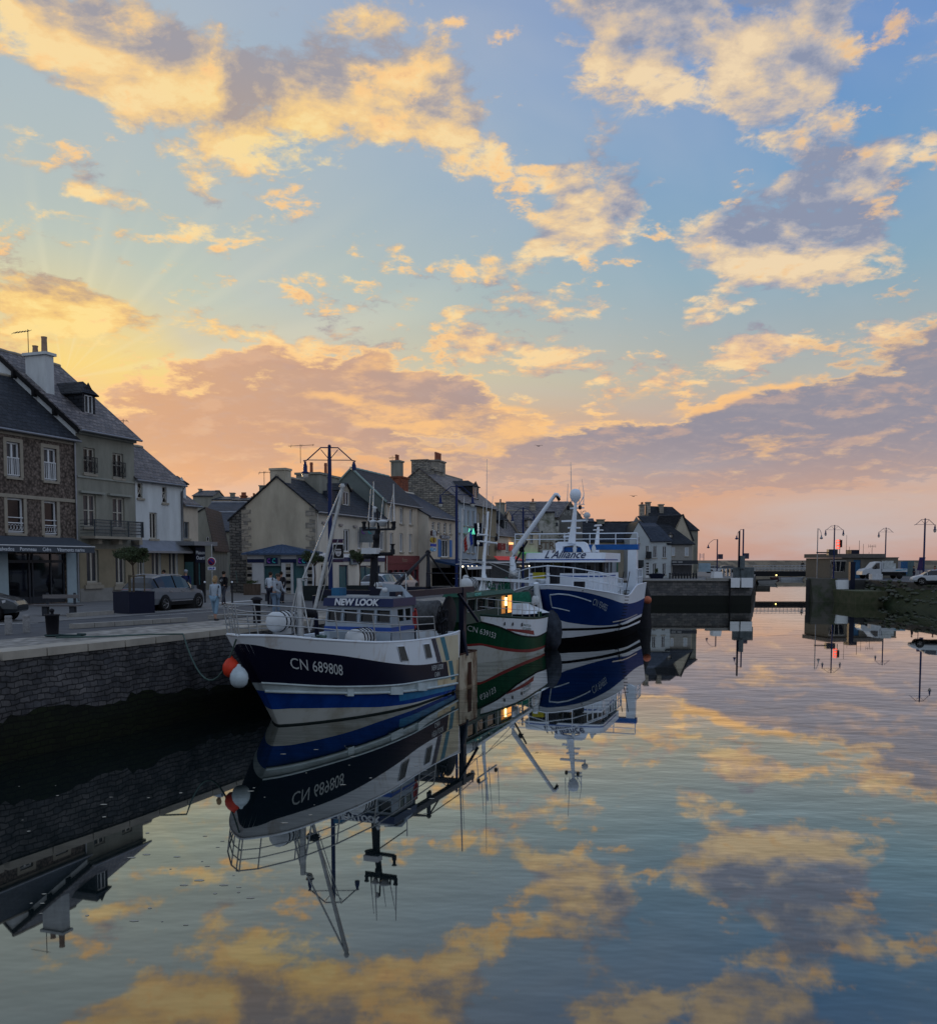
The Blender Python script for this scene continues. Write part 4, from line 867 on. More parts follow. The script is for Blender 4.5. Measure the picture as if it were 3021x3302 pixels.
# red brick stack
a, z = F2.uz(1276, 1538, 4.5); b = F2.uz(1308, 1538, 4.5)[0]
chimney(RF, F2, a + .3, b - .6, 4.0, 5.6, 11.0, z + .1, brick_red, 0); chimney(RF, F2, a + .5, b - 1.2, 4.3, 5.2, z, z + 1.7, rgrey, 2, .6)
antenna(F2, F2.uz(1266, 1560, 4)[0], 4, 12.2, 3.0, 'tall comb shaped aerial beside the red brick stack', R(10), 6, .7)

# --- harbour cafe house (stands forward)
F3 = Fac(tuple((F2.pt(0, -1.0, 0)).xy), (.3, 1))
u0, u1 = F3.uz(1382, 1700)[0], F3.uz(1472, 1700)[0]
ze = F3.uz(1385, 1664)[1]; blue_sh = mat('blue_shutter', (.05, .15, .38), .6, var=.1)
H, RF, BX = house('harbour_cafe_house', 'pale two storey cafe house with blue shutters and a stack of round signs', F3, u0, u1, ze, 4.6, F3.side(u0, 1305, 1575)[1], 8, rcream, slate_blue,
    [W(1393, 1682, 1402, 1709, st='b'), W(1411, 1684, 1420, 1718, st='b'), W(1431, 1686, 1440, 1720, st='b'), W(1449, 1688, 1456, 1722, st='b'), W(1421, 1740, 1447, 1797, st='3', fr=pvc), W(1392, 1832, 1468, 1890, kind='none')], wallside=rpale, vergem=rpale)
a = F3.uz(1412, 1741)[0], F3.uz(1420, 1741)[0], F3.uz(1448.5, 1741)[0], F3.uz(1456, 1741)[0]
k = MB(); z0, z1 = F3.uz(1430, 1796)[1], F3.uz(1430, 1740)[1]; k.fbox(F3, a[0], a[1], -.06, -.002, z0, z1); k.fbox(F3, a[2], a[3], -.06, -.002, z0, z1); k.build('shutter', blue_sh, H)
def disc_sign(F, px0, py0, px1, py1, m_, name, parent, w_=-.08, rnd_=True, th=.08):
    a0, z1 = F.uz(px0, py0, w_); a1, z0 = F.uz(px1, py1, w_); mb = MB(); cu, cz = (a0 + a1) / 2, (z0 + z1) / 2; ru, rz_ = (a1 - a0) / 2, (z1 - z0) / 2
    e_ = 2.6 if rnd_ else 9
    pts = [F.pt(cu + ru * (abs(math.cos(t_)) ** (2 / e_)) * (1 if math.cos(t_) > 0 else -1), w_, cz + rz_ * (abs(math.sin(t_)) ** (2 / e_)) * (1 if math.sin(t_) > 0 else -1)) for t_ in [2 * math.pi * (i + .5) / 24 for i in range(24)]]
    mb.prism(pts, F.n * th); return mb.build(name, m_, parent), cu, cz
sb, cu, cz = disc_sign(F3, 1420, 1724, 1452, 1739, navy_dk, 'name_board', H, rnd_=True)
txt('CAFE DU PORT', .42, F3.mat4(cu, -.1, cz - .15), letter_w, 'lettering', sb, .004, sx=.9)
sb, cu, cz = disc_sign(F3, 1390, 1711, 1410, 1729, mat('dark_maroon', (.03, .01, .015), .5), 'shell_sign', H, -.7, False)
k = MB(); k.path([F3.pt(cu + .45 * math.cos(t_), -.72, cz - .05 + .3 * math.sin(t_) * (1 + .12 * math.cos(6 * t_))) for t_ in [2 * math.pi * i / 24 for i in range(25)]], .035, 4)
for i in (-2, -1, 0, 1, 2): k.tube(F3.pt(cu, -.72, cz - .3), F3.pt(cu + i * .17, -.72, cz + .2), .02, n=4)
k.build('shell_emblem', letter_w, sb)
sb, cu, cz = disc_sign(F3, 1389, 1732, 1407, 1751, mat('tobacco_yellow', (.35, .25, .02), .5), 'lozenge_sign', H, -.7, True)
k = MB(); k.prism([F3.pt(cu + x, -.73, cz + z) for x, z in ((-.08, -.35), (.12, -.1), (.1, .35), (-.12, .05))], F3.n * .02); k.build('emblem', mat('dk_red', (.12, .02, .02)), sb)
disc_sign(F3, 1390, 1753, 1407, 1763, mat('sign_blue', (.02, .05, .35), .5), 'blue_sign', H, -.7, False); sb, cu, cz = disc_sign(F3, 1389, 1765, 1407, 1779, mat('sign_sky', (.15, .38, .6), .5), 'oval_sign', H, -.7, True)
k = MB(); k.path([F3.pt(cu + .33 * math.cos(t_), -.73, cz + .15 * math.sin(t_)) for t_ in [2 * math.pi * i / 16 for i in range(17)]], .03, 4); k.build('emblem', letter_w, sb)

# --- tall stone house and its blue neighbour
u0, u1, u2 = F2.uz(1478, 1650)[0], F2.uz(1537, 1650)[0], F2.uz(1600, 1650)[0]
H, RF, BX = house('tall_stone_house', 'tall house with blue painted front and rough stone gable carrying three chimneys', F2, u0, u1, 11.4, 4.3, 14.75, 9.5, rblue, slate_warm,
    [W(1492, 1642, 1499, 1695), W(1506, 1645, 1515, 1697), W(1521, 1647, 1529, 1698), W(1494, 1724, 1501, 1778), W(1506, 1727, 1515, 1782), W(1521, 1728, 1529, 1784), W(1484, 1835, 1532, 1880, kind='none')], wallside=rubble, over=.3)
a, z = F2.side(u0, 1326, 1482); b = F2.side(u0, 1377, 1482)[0]
chimney(RF, F2, u0 + .02, u0 + 1.3, b, a, 13.3, z, rubble, 0, cap=.08)
chimney(RF, F2, u0 + 1.6, u0 + 3.0, 3.7, 4.9, 13.8, z - .65, rubble, 0); chimney(RF, F2, u0 + 4.2, u0 + 6.6, 3.8, 4.9, 13.8, z - .7, ashlar, 0)
H2, RF2, BX = house('brown_stone_house', 'brownish house with a tall restaurant sign between the blue front and the dormered house', F2, u1 + .02, u2, 11.4, 4.3, 14.75, 9.5, tan, slate_warm,
    [W(1541, 1654, 1547, 1700), W(1559, 1658, 1567, 1704), W(1572, 1660, 1578, 1708), W(1560, 1737, 1567, 1790), W(1572, 1738, 1578, 1790), W(1545, 1838, 1592, 1878, kind='none')], over=.3)
dormer(RF2, F2, u1 + .4, u1 + 2.9, .6, 12.0, 13.5, 3.4, slate, slate, 14.1, hip=True)
a, z = F2.uz(1461, 1530, 4.5); a = u1 - 1.5; chimney(RF2, F2, a, a + 2.6, 4.0, 4.9, 13.8, z + 1.0, ashlar, 4, .9)
k = MB(); k.fbox(F2, u0, u2, -.1, -.002, 7.9, 8.05); k.build('string_course', rgrey, H)
u, zt_ = F2.uz(1545, 1687, -.9); zb_ = F2.uz(1545, 1762, -.9)[1]
k = MB(); k.fbox(F2, u, u + .16, -1.3, -.3, zb_, zt_); vs = k.build('vertical_sign', navy_dk, H2)
M_ = Matrix(((-F2.n.x, 0, -F2.e.x, 0), (-F2.n.y, 0, -F2.e.y, 0), (0, 1, 0, 0), (0, 0, 0, 1))); M_.translation = F2.pt(u - .02, -.8, 0)
lt = mat('lit_letters', (.7, .75, .8), .5, emit=(.8, .85, .9, .35))
for i, ch in enumerate('RESTAURANT'):
    q_ = M_.copy(); q_.translation.z = zt_ - (zt_ - zb_) * (i + .85) / 10; txt(ch, .34, q_, lt, 'letter', vs, .01, bold=.012)
neon = mat('green_neon', (.1, .5, .35), .5, emit=(.15, .95, .62, 1.6))
k = MB(); u, z = F2.uz(1520, 1714, -.7)
for dx_ in (-.22, .0, .22):
    k.path([F2.pt(u, -.7 - dx_ - .12, z - .3), F2.pt(u, -.7 - dx_, z + .35), F2.pt(u, -.7 - dx_ + .12, z - .3)], .035, 4)
k.build('neon_sign', neon, H)
# flag beside the lamp post
fl = thing('french_flag', 'blue white and red flag hanging on a pole from the blue fronted house', 'flag', F2.pt(u0 + .8, -.4, 7))
k = MB(); k.tube(F2.pt(u0 + .8, -.02, 7.0), F2.pt(u0 + .8, -1.3, 8.6), .03, n=5); k.build('pole', pvc, fl)
k = MB()
for j, mi in ((0, 0), (1, 1), (2, 2)):
    for i in range(5):
        w_ = -1.3 + j * .3; x0 = w_ + .05 * math.sin(i); x1 = w_ + .05 * math.sin(i + 1)
        k.face([F2.pt(u0 + .8 + .05 * math.sin(i * 1.3 + j), x0, 8.5 - j * .3 - i * .32), F2.pt(u0 + .8, x0 + .3, 8.2 - j * .3 - i * .32), F2.pt(u0 + .8, x1 + .3, 7.9 - j * .3 - i * .32), F2.pt(u0 + .8 + .05 * math.sin(i * 1.3 + 1.3 + j), x1, 8.2 - j * .3 - i * .32)], mi)
k.build('cloth', [mat('sign_blue', (0, 0, 0)), white_p, red_p], fl)

# --- dormered house, red awning
u3 = F2.uz(1742, 1720)[0]
H, RF, BX = house('dormered_house', 'low cream house with dormers and a red awning next to the brown house', F2, u2 + .05, u2 + 14.5, 8.35, 4.0, F2.uz(1620, 1648, 4.0)[1], 8, rcream, slate_warm,
    [W(1632, 1752, 1640, 1780), W(1657, 1753, 1664, 1790), W(1602, 1835, 1680, 1878, kind='none')])
ud = F2.uz(1625, 1700, .6)[0]; dormer(RF, F2, ud, ud + 2.2, .7, 8.9, 10.3, 3.4, slate, slate, 11.4)
chp(1609, 1618, 1620, 4.2, 5.2, F2, RF, rgrey, 1, 3.0)
a, z1 = F2.uz(1607, 1751, -.5); b, z0 = F2.uz(1630, 1774, -.5); k = MB(); k.fbox(F2, a, b, -.5, -.4, z0, z1); sr = k.build('square_sign', mat('sign_red', (.22, .02, .02), .5), H)
k = MB(); k.path([F2.pt((a + b) / 2 + .5 * math.cos(t_) * (1 - .03 * i), -.52, (z0 + z1) / 2 + .3 * math.sin(t_) * (1 - .03 * i)) for i, t_ in enumerate([R(40 + 25 * j) for j in range(16)])], .04, 4); k.build('emblem', mat('pale_gold', (.45, .3, .25), .6), sr)
a, z1 = F2.uz(1645, 1758, -.2); b, z0 = F2.uz(1653, 1776, -.2); k = MB(); k.fbox(F2, a, b, -.2, -.05, z0, z1); k.build('menu_panel', mat('panel_red', (.3, .06, .05), .6, emit=(.5, .1, .08, .25)), H)
k = MB(); k.fbox(F2, a, b, -.3, -.02, z1 + .1, z1 + .35); k.build('wall_lamp', mat('warm_lamp', (.9, .6, .3), .5, emit=(1, .55, .2, 1.4)), H)
ra = thing('red_awning', 'glowing red awning of the restaurant between the dormered house and the crane', 'awning', F2.pt(u2 + 2, -1.2, 5))
a, z1 = F2.uz(1595, 1793, -1.0); b, z0 = F2.uz(1692, 1818, -1.8); k = MB(); zz1 = F2.uz(1640, 1794, -1.)[1]; zz0 = F2.uz(1640, 1817, -1.9)[1]
k.hexa([F2.pt(a, -.9, zz1 - .1), F2.pt(b, -.9, zz1 - .1), F2.pt(b, -2.0, zz0 - .05), F2.pt(a, -2.0, zz0 - .05), F2.pt(a, -.9, zz1), F2.pt(b, -.9, zz1), F2.pt(b, -2.0, zz0), F2.pt(a, -2.0, zz0)])
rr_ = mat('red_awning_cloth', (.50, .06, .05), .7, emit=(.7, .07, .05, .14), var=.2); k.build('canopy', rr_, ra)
txt('HOTEL', .5, F2.mat4(F2.uz(1665, 1812, -1.5)[0], -1.75, (zz0 + zz1) / 2 - .1), letter_w, 'lettering', ra, .004)

# --- hotel block with peeling wall and long roofs behind
Y4 = 128; F4 = Fac((0, Y4), (1, -.06))
def U4(px): return F4.uz(px, 1700)[0]
def Z4(py): return F4.uz(1750, py)[1]
H, RF, BX = house('long_hotel', 'long grey roofed hotel rising behind the quay houses with a tall chimney', Fac((0, 136), (1, -.03)), Fac((0, 136), (1, -.03)).uz(1634, 1700)[0], Fac((0, 136), (1, -.03)).uz(1840, 1700)[0], atY(0, 1668, 136).z, 5, atY(0, 1618, 138).z, 11, rgrey, slate_warm, [], gut=False, vergem=zinc)
F_ = Fac((0, 136), (1, -.03)); chimney(RF, F_, F_.uz(1711, 1650)[0], F_.uz(1729, 1650)[0], 2.0, 3.4, atY(0, 1660, 138).z, atY(0, 1619, 138).z, ashlar, 3, .5); chimney(RF, F_, F_.uz(1609, 1650)[0], F_.uz(1618, 1650)[0], 4.5, 5.5, 8, atY(0, 1619, 138).z, rgrey, 1, .4)
Fg = Fac((0, 132), (1, -.05)); uu = lambda px: Fg.uz(px, 1700)[0]
H, RF, B_ = gfront('slogan_gable_house', 'dark gable end with faded white painted slogan above the trawler mast', Fg, uu(1801), uu(1878), atY(0, 1675, 132).z, atY(0, 1620, 132).z, 9, mat('dark_gable', (.13, .13, .125), .9, var=.2), slate_warm, [], um=uu(1838))
txt('CAMPING', .95, Fg.mat4(uu(1842), -.03, atY(0, 1663, 132).z), mat('faded_white', (.28, .28, .27), .9, var=.3, scale=3), 'lettering', H, .004)
k = MB(); zt_, zb_ = F4.uz(1770, 1652)[1], G0
k.fbox(F4, U4(1738), U4(1802), 0, 6, zb_, F4.uz(1770, 1678)[1]); H = thing('peeling_tower_house', 'square house with blackened peeling plaster wall and faded painted lettering', 'house', F4.pt(U4(1770), 0, G0)); k.build('wall', peel, H)
k = MB(); k.fbox(F4, U4(1745), U4(1788), 1.5, 5, F4.uz(1770, 1678)[1], zt_); k.build('attic_storey', peel, H); k = MB(); k.fbox(F4, U4(1743), U4(1790), 1.3, 5.2, zt_ + .002, zt_ + .2); k.build('roof', slate, H)
for q in ((1792, 1685, 1799, 1697), (1790, 1744, 1797, 1749), (1745, 1712, 1750, 1720)):
    a, z1 = F4.uz(q[0], q[1]); b, z0 = F4.uz(q[2], q[3]); k = MB(); k.fbox(F4, a, b, -.03, -.002, z0, z1); k.build('window', dkfr, H)
fd = mat('faded_letter_brown', (.17, .13, .10), .9); txt('HOTEL DE', 1.0, F4.mat4(U4(1770), -.03, F4.uz(1770, 1733)[1]), mat('faded_letter', (.30, .29, .26), .9), 'lettering', H, .004)
txt('BISTREE', 1.35, F4.mat4(U4(1765), -.03, F4.uz(1770, 1770)[1]), fd, 'lettering', H, .004, bold=.02)
# gabled cream house before it
Fm = Fac((0, 122), (.96, .28)); um_ = lambda px: Fm.uz(px, 1700)[0]
H, RF, B_ = house('mansard_house', 'cream corner house with steep slate roof left of the white crane', Fm, um_(1672), um_(1735), Fm.uz(1700, 1712)[1], 4.0, Fm.uz(1700, 1650, 4)[1], 8, rcream, slate_warm, [W(1709, 1722, 1719, 1752), W(1690, 1722, 1698, 1748)], over=.2)
dormer(RF, Fm, um_(1702), um_(1716), .4, Fm.uz(1700, 1700, .4)[1], Fm.uz(1700, 1676, .4)[1], 3, surround, slate)
k = MB(); k.fbox(Fm, um_(1672), um_(1735), -1.0, -.02, Fm.uz(1700, 1782)[1] - .1, Fm.uz(1700, 1782)[1]); k.build('green_canopy_edge', mat('green_led', (.03, .2, .06), .5, emit=(.05, .5, .1, .5)), H)
# low dark roofs to the right of the hotel
F5 = Fac((0, 138), (1, .0)); U5 = lambda px: F5.uz(px, 1700)[0]
H, RF, B_ = house('low_slate_house', 'low house with long dark slate roof behind the trawler railings', F5, U5(1860), U5(2060), F5.uz(1900, 1746)[1], 4, F5.uz(1900, 1686, 4)[1], 8, rbeige, slate, [], gut=False, vergem=slate)
chimney(RF, F5, U5(1936), U5(1959), 3.2, 4.4, F5.uz(1900, 1690, 4)[1], F5.uz(1900, 1675, 4)[1], rgrey, 0)
far_house(1850, 1920, 1672, 1700, 150, 'small dark ridge beyond the low slate roof')

# --- white house and its neighbours at the end of the basin
F6 = Fac((0, 133), (1, .02)); U6 = lambda px: F6.uz(px, 1800)[0]; Z6 = lambda py: F6.uz(2100, py)[1]
H = thing('white_end_house', 'white house with slate mansard roof on the end of the quay', 'house', F6.pt(U6(2100), 0, G0))
def sub_gable(root, F, ua, ub, um, ze, ze2, zr, dw, wm_, rm_, ops):
    bxs = [(F.uz(o[0], o[1])[0], F.uz(o[2], o[3])[0], F.uz(o[2], o[3])[1], F.uz(o[0], o[1])[1]) for o in ops]
    mb = MB(); zl = min(ze, ze2); low = [b for b in bxs if b[3] <= zl]; wall_grid(mb, F.pt, ua, ub, G0, zl, low, .2); mb.face([F.pt(ua, 0, zl), F.pt(ub, 0, zl), F.pt(ub, 0, ze2), F.pt(um, 0, zr), F.pt(ua, 0, ze)])
    mb.face([F.pt(ua, .4, G0), F.pt(ub, .4, G0), F.pt(ub, .4, zl), F.pt(ua, .4, zl)], 1)
    for u in (ua, ub): mb.face([F.pt(u, 0, G0), F.pt(u, dw, G0), F.pt(u, dw, ze), F.pt(u, 0, ze)])
    mb.build('wall', [wm_, shadowin], root); r = MB()
    for (u, z) in ((ua, ze), (ub, ze2)):
        q = [F.pt(u, -.05, z), F.pt(um, -.05, zr), F.pt(um, dw, zr), F.pt(u, dw, z)]; r.hexa([p + Vector((0, 0, .02)) for p in q] + [p + Vector((0, 0, .16)) for p in q])
    r.build('roof', rm_, root)
    for b in bxs: window(root, F.pt if b in low else (lambda u, w_, z: F.pt(u, w_ - .2, z)), b, '2', pvc, glass, .2 if b in low else .19, surround)
wr_ = mat('render_end_white', (.40, .44, .46), .9, var=.08, scale=.5)
sub_gable(H, F6, U6(2030), U6(2098), U6(2057), Z6(1735), Z6(1747), Z6(1684), 9, wr_, slate, [(2053, 1730, 2061, 1751), (2082, 1760, 2091, 1800)])
k = MB(); bxs = [(U6(a), U6(b), Z6(d), Z6(c)) for a, c, b, d in ((2105, 1761, 2117, 1799), (2136, 1762, 2147, 1799), (2105, 1817, 2117, 1852), (2136, 1817, 2147, 1853))]
wall_grid(k, F6.pt, U6(2098) + .01, U6(2164), G0, Z6(1748), bxs, .2); k.face([F6.pt(U6(2164), 0, G0), F6.pt(U6(2164), 9, G0), F6.pt(U6(2164), 9, Z6(1748)), F6.pt(U6(2164), 0, Z6(1748))]); k.face([F6.pt(U6(2098), .4, G0), F6.pt(U6(2164), .4, G0), F6.pt(U6(2164), .4, 7), F6.pt(U6(2098), .4, 7)], 1); k.build('wall', [wr_, shadowin], H)
for b in bxs: window(H, F6.pt, b, '2', pvc, glass, .2, surround)
k = MB(); a = [F6.pt(U6(2096), -.3, Z6(1748)), F6.pt(U6(2167), -.3, Z6(1746)), F6.pt(U6(2139), 2.4, F6.uz(2100, 1700, 2.4)[1]), F6.pt(U6(2070), 2.4, F6.uz(2100, 1700, 2.4)[1])]; k.hexa([p for p in a] + [p + Vector((0, 0, .12)) for p in a])
a = [a[3], a[2], F6.pt(U6(2128), 5.5, F6.uz(2100, 1683, 5.5)[1]), F6.pt(U6(2057), 5.5, F6.uz(2100, 1683, 5.5)[1])]; k.hexa([p + Vector((0, 0, .01)) for p in a] + [p + Vector((0, 0, .12)) for p in a]); k.build('mansard_roof', slate_blue, H)
a, b = U6(2081), U6(2093); k = MB(); k.fbox(F6, a, b, -.06, -.01, G0, Z6(1818)); dr = k.build('door', pvc, H)
k = MB()
for i in range(2):
    for j in range(5): x = a + .1 + (b - a - .12) * i / 2; z = G0 + .35 + j * .38; k.fbox(F6, x, x + (b - a) * .34, -.075, -.062, z, z + .28)
k.build('pane', glass, dr)
k = MB(); a, b = U6(2082), U6(2098); k.fbox(F6, a, b, -.5, -.45, Z6(1800), Z6(1779)); k.fbox(F6, a, b, -.5, 0, Z6(1801), Z6(1799)); k.build('balcony_rail', iron, H)
k = MB(); k.fbox(F6, U6(2046), U6(2073), -.5, -.02, Z6(1828), Z6(1806)); k.build('dark_awning', mat('awning_dark', (.03, .035, .04), .8), H); k = MB(); k.fbox(F6, U6(2050), U6(2070), -.04, -.01, G0, Z6(1829)); k.build('shop_door', dkfr, H)
H = thing('shop_end_house', 'grey house with steep slate roof and black shop front beside the white end house', 'house', F6.pt(U6(2200), .1, G0))
k = MB(); bxs = [(U6(a), U6(b), Z6(d), Z6(c)) for a, c, b, d in ((2166, 1765, 2176, 1792), (2208, 1765, 2220, 1793), (2169, 1822, 2231, 1858))]
wall_grid(k, lambda u, w_, z: F6.pt(u, w_ + .1, z), U6(2164) + .02, U6(2232), G0, Z6(1757), bxs, .2); k.face([F6.pt(U6(2232), .1, G0), F6.pt(U6(2232), 9, G0), F6.pt(U6(2232), 9, 7.7), F6.pt(U6(2232), .1, Z6(1757))])
k.face([F6.pt(U6(2164), .6, G0), F6.pt(U6(2232), .6, G0), F6.pt(U6(2232), .6, 7.4), F6.pt(U6(2164), .6, 7.4)], 1)
g6 = [F6.pt(U6(2060), 6.2, Z6(1690)), F6.pt(U6(2098), 6.2, Z6(1690)), F6.pt(U6(2078), 6.2, Z6(1658))]; k.face(g6); k.build('wall', [mat('render_end_grey', (.26, .255, .24), .9, var=.15), shadowin], H)
for b in bxs[:2]: window(H, lambda u, w_, z: F6.pt(u, w_ + .1, z), b, '', pvc, mat('white_shutter', (.4, .44, .48), .7), .1, surround)
k = MB(); a = [F6.pt(U6(2150), -.2, Z6(1757)), F6.pt(U6(2240), -.2, Z6(1757)), F6.pt(U6(2150), 6, F6.uz(2140, 1667, 6)[1]), F6.pt(U6(2080), 6, F6.uz(2140, 1667, 6)[1])]; k.hexa(a + [p + Vector((0, 0, .15)) for p in a])
rf = k.build('roof', slate, H); F7 = F6
dormer(rf, F6, U6(2161), U6(2173), 1.2, Z6(1741), Z6(1722), 4, surround, slate)
k = MB(); k.fbox(F6, U6(2165), U6(2250), -.1, .08, Z6(1819), Z6(1807)); fs = k.build('shop_fascia', dkfr, H); k = MB(); k.fbox(F6, U6(2165), U6(2230), -.9, .0, Z6(1822), Z6(1820)); k.build('awning', zinc, H)
k = MB(); k.fbox(F6, U6(2167), U6(2182), -.13, -.102, Z6(1815), Z6(1810)); k.fbox(F6, U6(2186), U6(2200), -.13, -.102, Z6(1815), Z6(1810)); k.build('fascia_plate', mat('plate_grey', (.22, .23, .24), .6), fs)
k = MB(); k.face([F6.pt(U6(2169), .25, G0), F6.pt(U6(2231), .25, G0), F6.pt(U6(2231), .25, Z6(1822)), F6.pt(U6(2169), .25, Z6(1822))]); k.build('shop_glass', glass2, H)
F8 = Fac((0, 141), (1, 0)); U8 = lambda px: F8.uz(px, 1800)[0]; Z8 = lambda py: F8.uz(2200, py)[1]
H = thing('tall_end_house', 'tallest grey house of the quay end with steep slate roof and three chimneys', 'house', F8.pt(U8(2200), 0, G0))
k = MB(); k.fbox(F8, U8(2110), U8(2249), 0, 9, G0, Z8(1712)); k.build('wall', rgrey, H)
k = MB(); a = [F8.pt(U8(2100), -.2, Z8(1712)), F8.pt(U8(2253), -.2, Z8(1712)), F8.pt(U8(2184), 4, F8.uz(2184, 1637, 4)[1]), F8.pt(U8(2100), 4, F8.uz(2184, 1634, 4)[1])]; b = [F8.pt(U8(2100), 9.2, Z8(1712)), F8.pt(U8(2253), 9.2, Z8(1712)), a[2], a[3]]
k.hexa(a + [p + Vector((0, 0, .12)) for p in a]); k.hexa(b + [p + Vector((0, 0, .12)) for p in b]); k.face([a[1], b[1], a[2]]); rf = k.build('roof', slate, H)
for (c0, c1, cy, cb, n_) in ((2074, 2088, 1627, 1665, 3), (2094, 2107, 1619, 1640, 0), (2137, 2150, 1626, 1640, 0)): chimney(rf, F8, U8(c0), U8(c1), 2.8, 4.0, Z8(cb) - 1, F8.uz(2100, cy, 3.4)[1], ashlar, n_, .35)
F9 = Fac((0, 137.5), (1, 0)); U9 = lambda px: F9.uz(px, 1800)[0]; Z9 = lambda py: F9.uz(2200, py)[1]
H = thing('pointed_gable_house', 'cream pointed gable squeezed between the shop house and the tallest house', 'house', F9.pt(U9(2205), 0, G0))
k = MB(); k.prism([F9.pt(U9(2170), 0, G0), F9.pt(U9(2236), 0, G0), F9.pt(U9(2234), 0, Z9(1748)), F9.pt(U9(2197), 0, Z9(1662)), F9.pt(U9(2170), 0, Z9(1730))], Vector((0, 3.3, 0))); k.build('wall', rbeige, H)
k = MB(); a = [F9.pt(U9(2233), -.1, Z9(1746)), F9.pt(U9(2197), -.1, Z9(1660)), F9.pt(U9(2197), 3.3, Z9(1660)), F9.pt(U9(2233), 3.3, Z9(1746))]; k.hexa(a + [p + Vector((.2, 0, .12)) for p in a])
a = [F9.pt(U9(2197), .1, Z9(1660)), F9.pt(U9(2175), .1, Z9(1705)), F9.pt(U9(2110), .3, Z9(1705)), F9.pt(U9(2125), .3, Z9(1663))]; k.hexa(a + [p + Vector((0, .3, .05)) for p in a]); k.build('roof', slate, H)

# ---------------------------------------------------------------- boats
def itp(tab, x):
    if x <= tab[0][0]: return tab[0][1]
    for (x0, y0), (x1, y1) in zip(tab, tab[1:]):
        if x <= x1:
            t_ = (x - x0) / (x1 - x0); return y0 + (y1 - y0) * t_
    return tab[-1][1]
def sm(tab, x):   # smooth interpolation through control points
    if x <= tab[0][0]: return tab[0][1]
    if x >= tab[-1][0]: return tab[-1][1]
    n = len(tab)
    for i in range(n - 1):
        if x <= tab[i + 1][0]:
            x0, y0 = tab[i]; x1, y1 = tab[i + 1]; h_ = x1 - x0
            m0 = (y1 - (tab[i - 1][1] if i else y0)) / (x1 - (tab[i - 1][0] if i else x0)); m1 = ((tab[i + 2][1] if i + 2 < n else y1) - y0) / ((tab[i + 2][0] if i + 2 < n else x1) - x0)
            s_ = (x - x0) / h_
            return (2 * s_**3 - 3 * s_**2 + 1) * y0 + (s_**3 - 2 * s_**2 + s_) * h_ * m0 + (-2 * s_**3 + 3 * s_**2) * y1 + (s_**3 - s_**2) * h_ * m1
